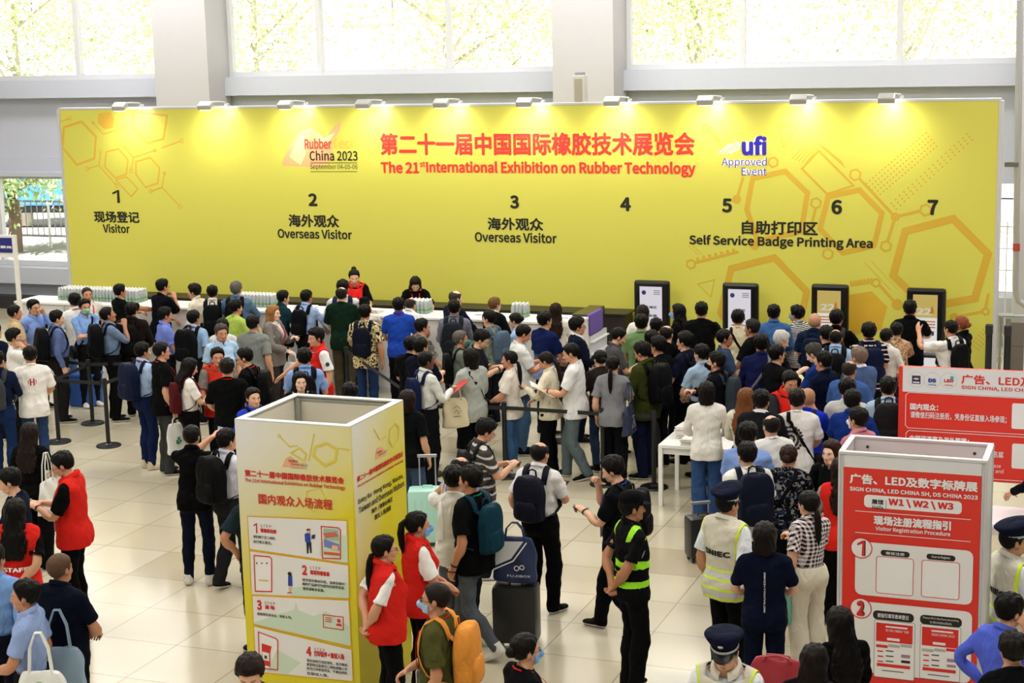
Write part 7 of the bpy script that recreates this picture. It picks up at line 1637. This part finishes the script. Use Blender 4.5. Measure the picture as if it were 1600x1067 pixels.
def parse_crowd():
    out = []
    for l in CROWD.strip().split('\n'):
        p = [q.strip() for q in l.split('|')]; x, y, a, h = [float(v) for v in p[0].split()]
        top = tuple(p[2].split()); bot = tuple(p[3].split()); hair = tuple(p[4].split()); kw = {}
        if len(hair) == 1: hair = (hair[0], '#15110f')
        ex = ''
        for t in p[6].split():
            k, _, v = t.partition('=')
            if k == 'ex': ex = v.replace(',', ' ')
            elif k in ('skin', 'fem'): kw[k] = int(v)
            elif k == 'shoes': kw[k] = v
            elif k == 'ref': kw['ref'] = v.replace('~', ' ')
            elif v: kw[k] = float(v)
        out.append((x, y, a, h, p[1], top, bot, hair, p[5], ex, kw))
    return out
ARM['camera2'] = ARM['low']
for x, y, a, h, who, top, bot, hair, arms, ex, kw in parse_crowd():
    person(x, y, a, h, who, top, bot, hair, arms, ex=ex, **kw)
BYWHO = {I['who']: I for I in PEOPLE}
# ---------------------------------------------------------------- prints and marks on the clothes
def who(k): return next(I for I in PEOPLE if k in I['who'])
def shirt_of(I, nm=('vest', 'jacket', 'shirt')): return next(c for n in nm for c in I['o'].children if c.name.split('.')[0] == n)
def mark(k, txt, side, z, size, col, x=0.0, bold=.03, vert=False, width=None, garm=None):
    I = who(k); g = garm or I['tk']; return cloth_text(I['pose'], txt, g, side, z, size, col, shirt_of(I), x, bold, I['fat'], I['fem'], vert, width)
mark('STAFF at left', 'STAFF', -1, 1.06, .14, '#f4f2ee', width=.27); mark('STAFF pointing', 'STAFF', 1, 1.25, .028, '#f4f2ee', -.09, width=.075)
mark('red vest over black tee', 'STAFF', 1, 1.25, .028, '#f4f2ee', -.09, width=.075)
mark('pale lettered safety vest', 'SNIEC', -1, 1.19, .155, '#15151a', width=.27, bold=.04); mark('safety vest at the right', 'SNIEC', -1, 1.19, .155, '#15151a', width=.27, bold=.04)
mark('white letters down the back', 'SWISS+TRIATHLON', -1, 1.16, .048, '#f0f0f0', vert=True, width=.34, bold=.02)
mark('security black' if any('security black' in I['who'] for I in PEOPLE) else 'black security', 'SECURITY', 1, 1.06, .05, '#9be32f', width=.24, bold=.02); mark('black security', 'SECURITY', -1, 1.06, .05, '#9be32f', width=.24, bold=.02)
def shape_mark(k, polys, side, z, col, s=1.0, x=0.0, garm=None):
    """flat shapes printed on the cloth"""
    I = who(k); g = garm or I['tk']; top = {'longout': 'tee', 'rolled': 'long', 'blazer': 'jacket'}.get(g, g); V = []; F = []; sg = 1 if side < 0 else -1
    for P in polys:
        b = len(V); V += [onto(x+sg*a*s, z+c*s, side, top, .007) for a, c in P]; F += [(b, b+i, b+i+1) for i in range(1, len(P)-1)]
    V = np.array(V); ix, w_ = nearest_w(V, g); return mk('emblem', I['pose'].skin(shape(V, I['fat'], I['fem']), ix, w_), np.array(F), None, pm(col, .7), '#ffffff', shirt_of(I), None, False)
bx = lambda x0, z0, x1, z1: [(x0, z0), (x1, z0), (x1, z1), (x0, z1)]
shape_mark('red emblem', [bx(-.030, -.045, -.012, -.006), bx(.012, -.045, .030, -.006), bx(-.030, .004, -.012, .045), bx(.012, .004, .030, .045), bx(-.012, -.006, .012, .006), bx(-.030, -.006, .030, .004), bx(-.052, -.028, -.044, .028), bx(.044, -.028, .052, .028)], -1, 1.27, '#b02a2c')
rg_ = random.Random(4); orn = []
for i in range(46):
    a = 2*math.pi*i/23; r = .10 if i < 23 else .065; c_ = (r*math.cos(a), r*1.15*math.sin(a)); orn.append([(c_[0]+.013*math.cos(t+a)*(1+.5*math.cos(3*t)), c_[1]+.013*math.sin(t+a)) for t in np.linspace(0, 5.4, 7)])
for i in range(9): a = 2*math.pi*i/9; orn.append([(.03*math.cos(a)+.012*math.cos(t), .034*math.sin(a)+.014*math.sin(t)) for t in np.linspace(0, 5.4, 7)])
shape_mark('ornament on the back', orn, -1, 1.20, '#1f1f26', 1.15, -.07)
def limb_patch(I, side, t, r, col, nm, out=.084, inner=None):
    """round badge on the outside of an upper arm"""
    m_ = np.array([1 if side == 'R' else -1, 1, 1]); c_ = (SH+AD*t)*m_; nrm = np.array([-AD[2], 0, AD[0]])*m_; V = [c_+nrm*out]+[c_+nrm*(out-.10*(r*math.sin(a))**2*8)+AD*m_*r*math.cos(a)+np.array([0, r*math.sin(a), 0]) for a in np.linspace(0, 2*math.pi, 17)[:-1]]
    V = np.array(V); F = np.array([(0, i+1, (i+1) % 16+1) for i in range(16)]); W = np.zeros((len(V), len(BN))); W[:, BI['ua'+side]] = 1; ix, w_ = sparse(W)
    return mk(nm, I['pose'].skin(V, ix, w_), F, None, pm(col, .6), '#ffffff', shirt_of(I), None, False)
G_ = who('black security'); limb_patch(G_, 'R', .11, .036, '#c9c9c6', 'arm_badge'); limb_patch(G_, 'R', .11, .027, '#2a2a2c', 'arm_badge', .087); limb_patch(G_, 'R', .11, .013, '#d5d5d2', 'arm_badge', .090)
S_ = who('STAFF pointing'); limb_patch(S_, 'L', .13, .028, '#2c2f58', 'arm_badge', .084)
# emblems on the carried bags
def bag_print(key, fn):
    for o in C.objects:
        if o.name.startswith('tote_bag') and key in o.get('label', ''):
            for s in (1, -1):
                P = Print((0, -s*.056, 0), (s, 0, 0), (0, 0, 1), (0, -s, -.10)); fn(P); P.build('print', o)
            return
I = who('white carrier bag'); hand_bag(I, 'L' if False else 'R', '#e6e6e2', 'white bag with green emblem', .30, .42, .10, .10)
def leaf(P):
    g = pm('#1f7a58', .6)
    for i in range(5): P.disc(-.025+.022*(i % 3), .17+.026*(i//2), .017, g, 1, 10)
    P.poly([(-.03, .25), (.0, .22), (.03, .26), (.0, .245)], g, 1)
bag_print('green emblem', leaf)
def park(P):
    g, b, l = pm('#4f9a3a', .6), pm('#3f7fc4', .6), pm('#8dc04c', .6)
    P.rect(-.12, .07, .12, .10, b, 1)
    for x_, r_ in ((-.09, .035), (-.03, .05), (.03, .042), (.09, .036)): P.disc(x_, .125, r_, g if x_ < 0 else l, 2, 14)
    P.ring(.0, .27, .03, .006, g, 1); P.rect(-.05, .215, .05, .222, g, 1)
bag_print('white printed cloth', park)
def plas(P):
    P.disc(0, .20, .08, pm('#6bb56a', .6), 1, 16, .035); P.rect(-.10, .14, .10, .165, pm('#3a5fae', .6), 1); P.rect(-.08, .115, .08, .125, pm('#6a7fae', .6), 1)
bag_print('white plastic', plas)
def mount(P):
    w_ = pm('#d9dce4', .6); P.line([(-.09, .10), (-.03, .16), (0, .22), (.03, .16), (.09, .10), (-.09, .10)], .006, w_, 1); P.line([(-.05, .12), (0, .17), (.05, .12)], .005, w_, 1); P.text('ISOW', -.04, .25, .03, w_, .01); P.line([(-.10, .24), (.10, .235)], .005, w_, 1)
bag_print('navy printed tote', mount)
def scrawl(P):
    k_ = pm('#3a342a', .6); P.line([(-.05, .26), (.0, .29), (.05, .25)], .006, k_, 1); P.line([(-.04, .2), (.0, .24), (.02, .19), (.06, .23)], .006, k_, 1); P.rect(-.05, .15, .05, .158, k_, 1)
bag_print('beige paper', scrawl)
# red bag lying at the bottom, drink and pouch of the person in plaid
q = at_z(1215, 1030, 1.05); o = bag_mesh(.42, .40, .16, '#a02836', 'red_bag', .02, pm('#a02836', .35)); o.location = (q[0], q[1], .66); tag(o, 'shiny dark red bag at the bottom edge beside the centre parted dark hair', 'bag')
t = empty('stool', (q[0], q[1], 0)); tag(t, 'low stool under the shiny dark red bag at the bottom edge', 'stool'); mb = MB(); mb.cyl((0, 0, .60), (0, 0, .655), .2, None, 20); mb.build('seat', pm('#3a3a3d', .5), t)
for k in range(4): mb = MB(); a = math.pi/4+k*math.pi/2; mb.cyl((.2*math.cos(a), .2*math.sin(a), 0), (.14*math.cos(a), .14*math.sin(a), .62), .016, None, 8); mb.build('leg', pm('#3a3a3d', .5), t)
I = who('plaid blouse'); c_ = I['wld'](I['pose'].pt('haL', (WR+AD*.09)*np.array([-1, 1, 1]))); o = bag_mesh(.16, .26, .05, '#6fb3a0', 'wrist_pouch', .06); o.location = (c_[0], c_[1], c_[2]-.30); tag(o, 'small green patterned pouch hanging from the hand of the person in the plaid blouse', 'pouch')
I = who('red neck cord'); hand_bag(I, 'R', '#cf2a22', 'small bright red pouch', .14, .20, .07, .06)
I = who('olive hoodie with a large'); hand_bag(I, 'R', '#17181b', 'black cloth bag', .26, .40, .12, .12)
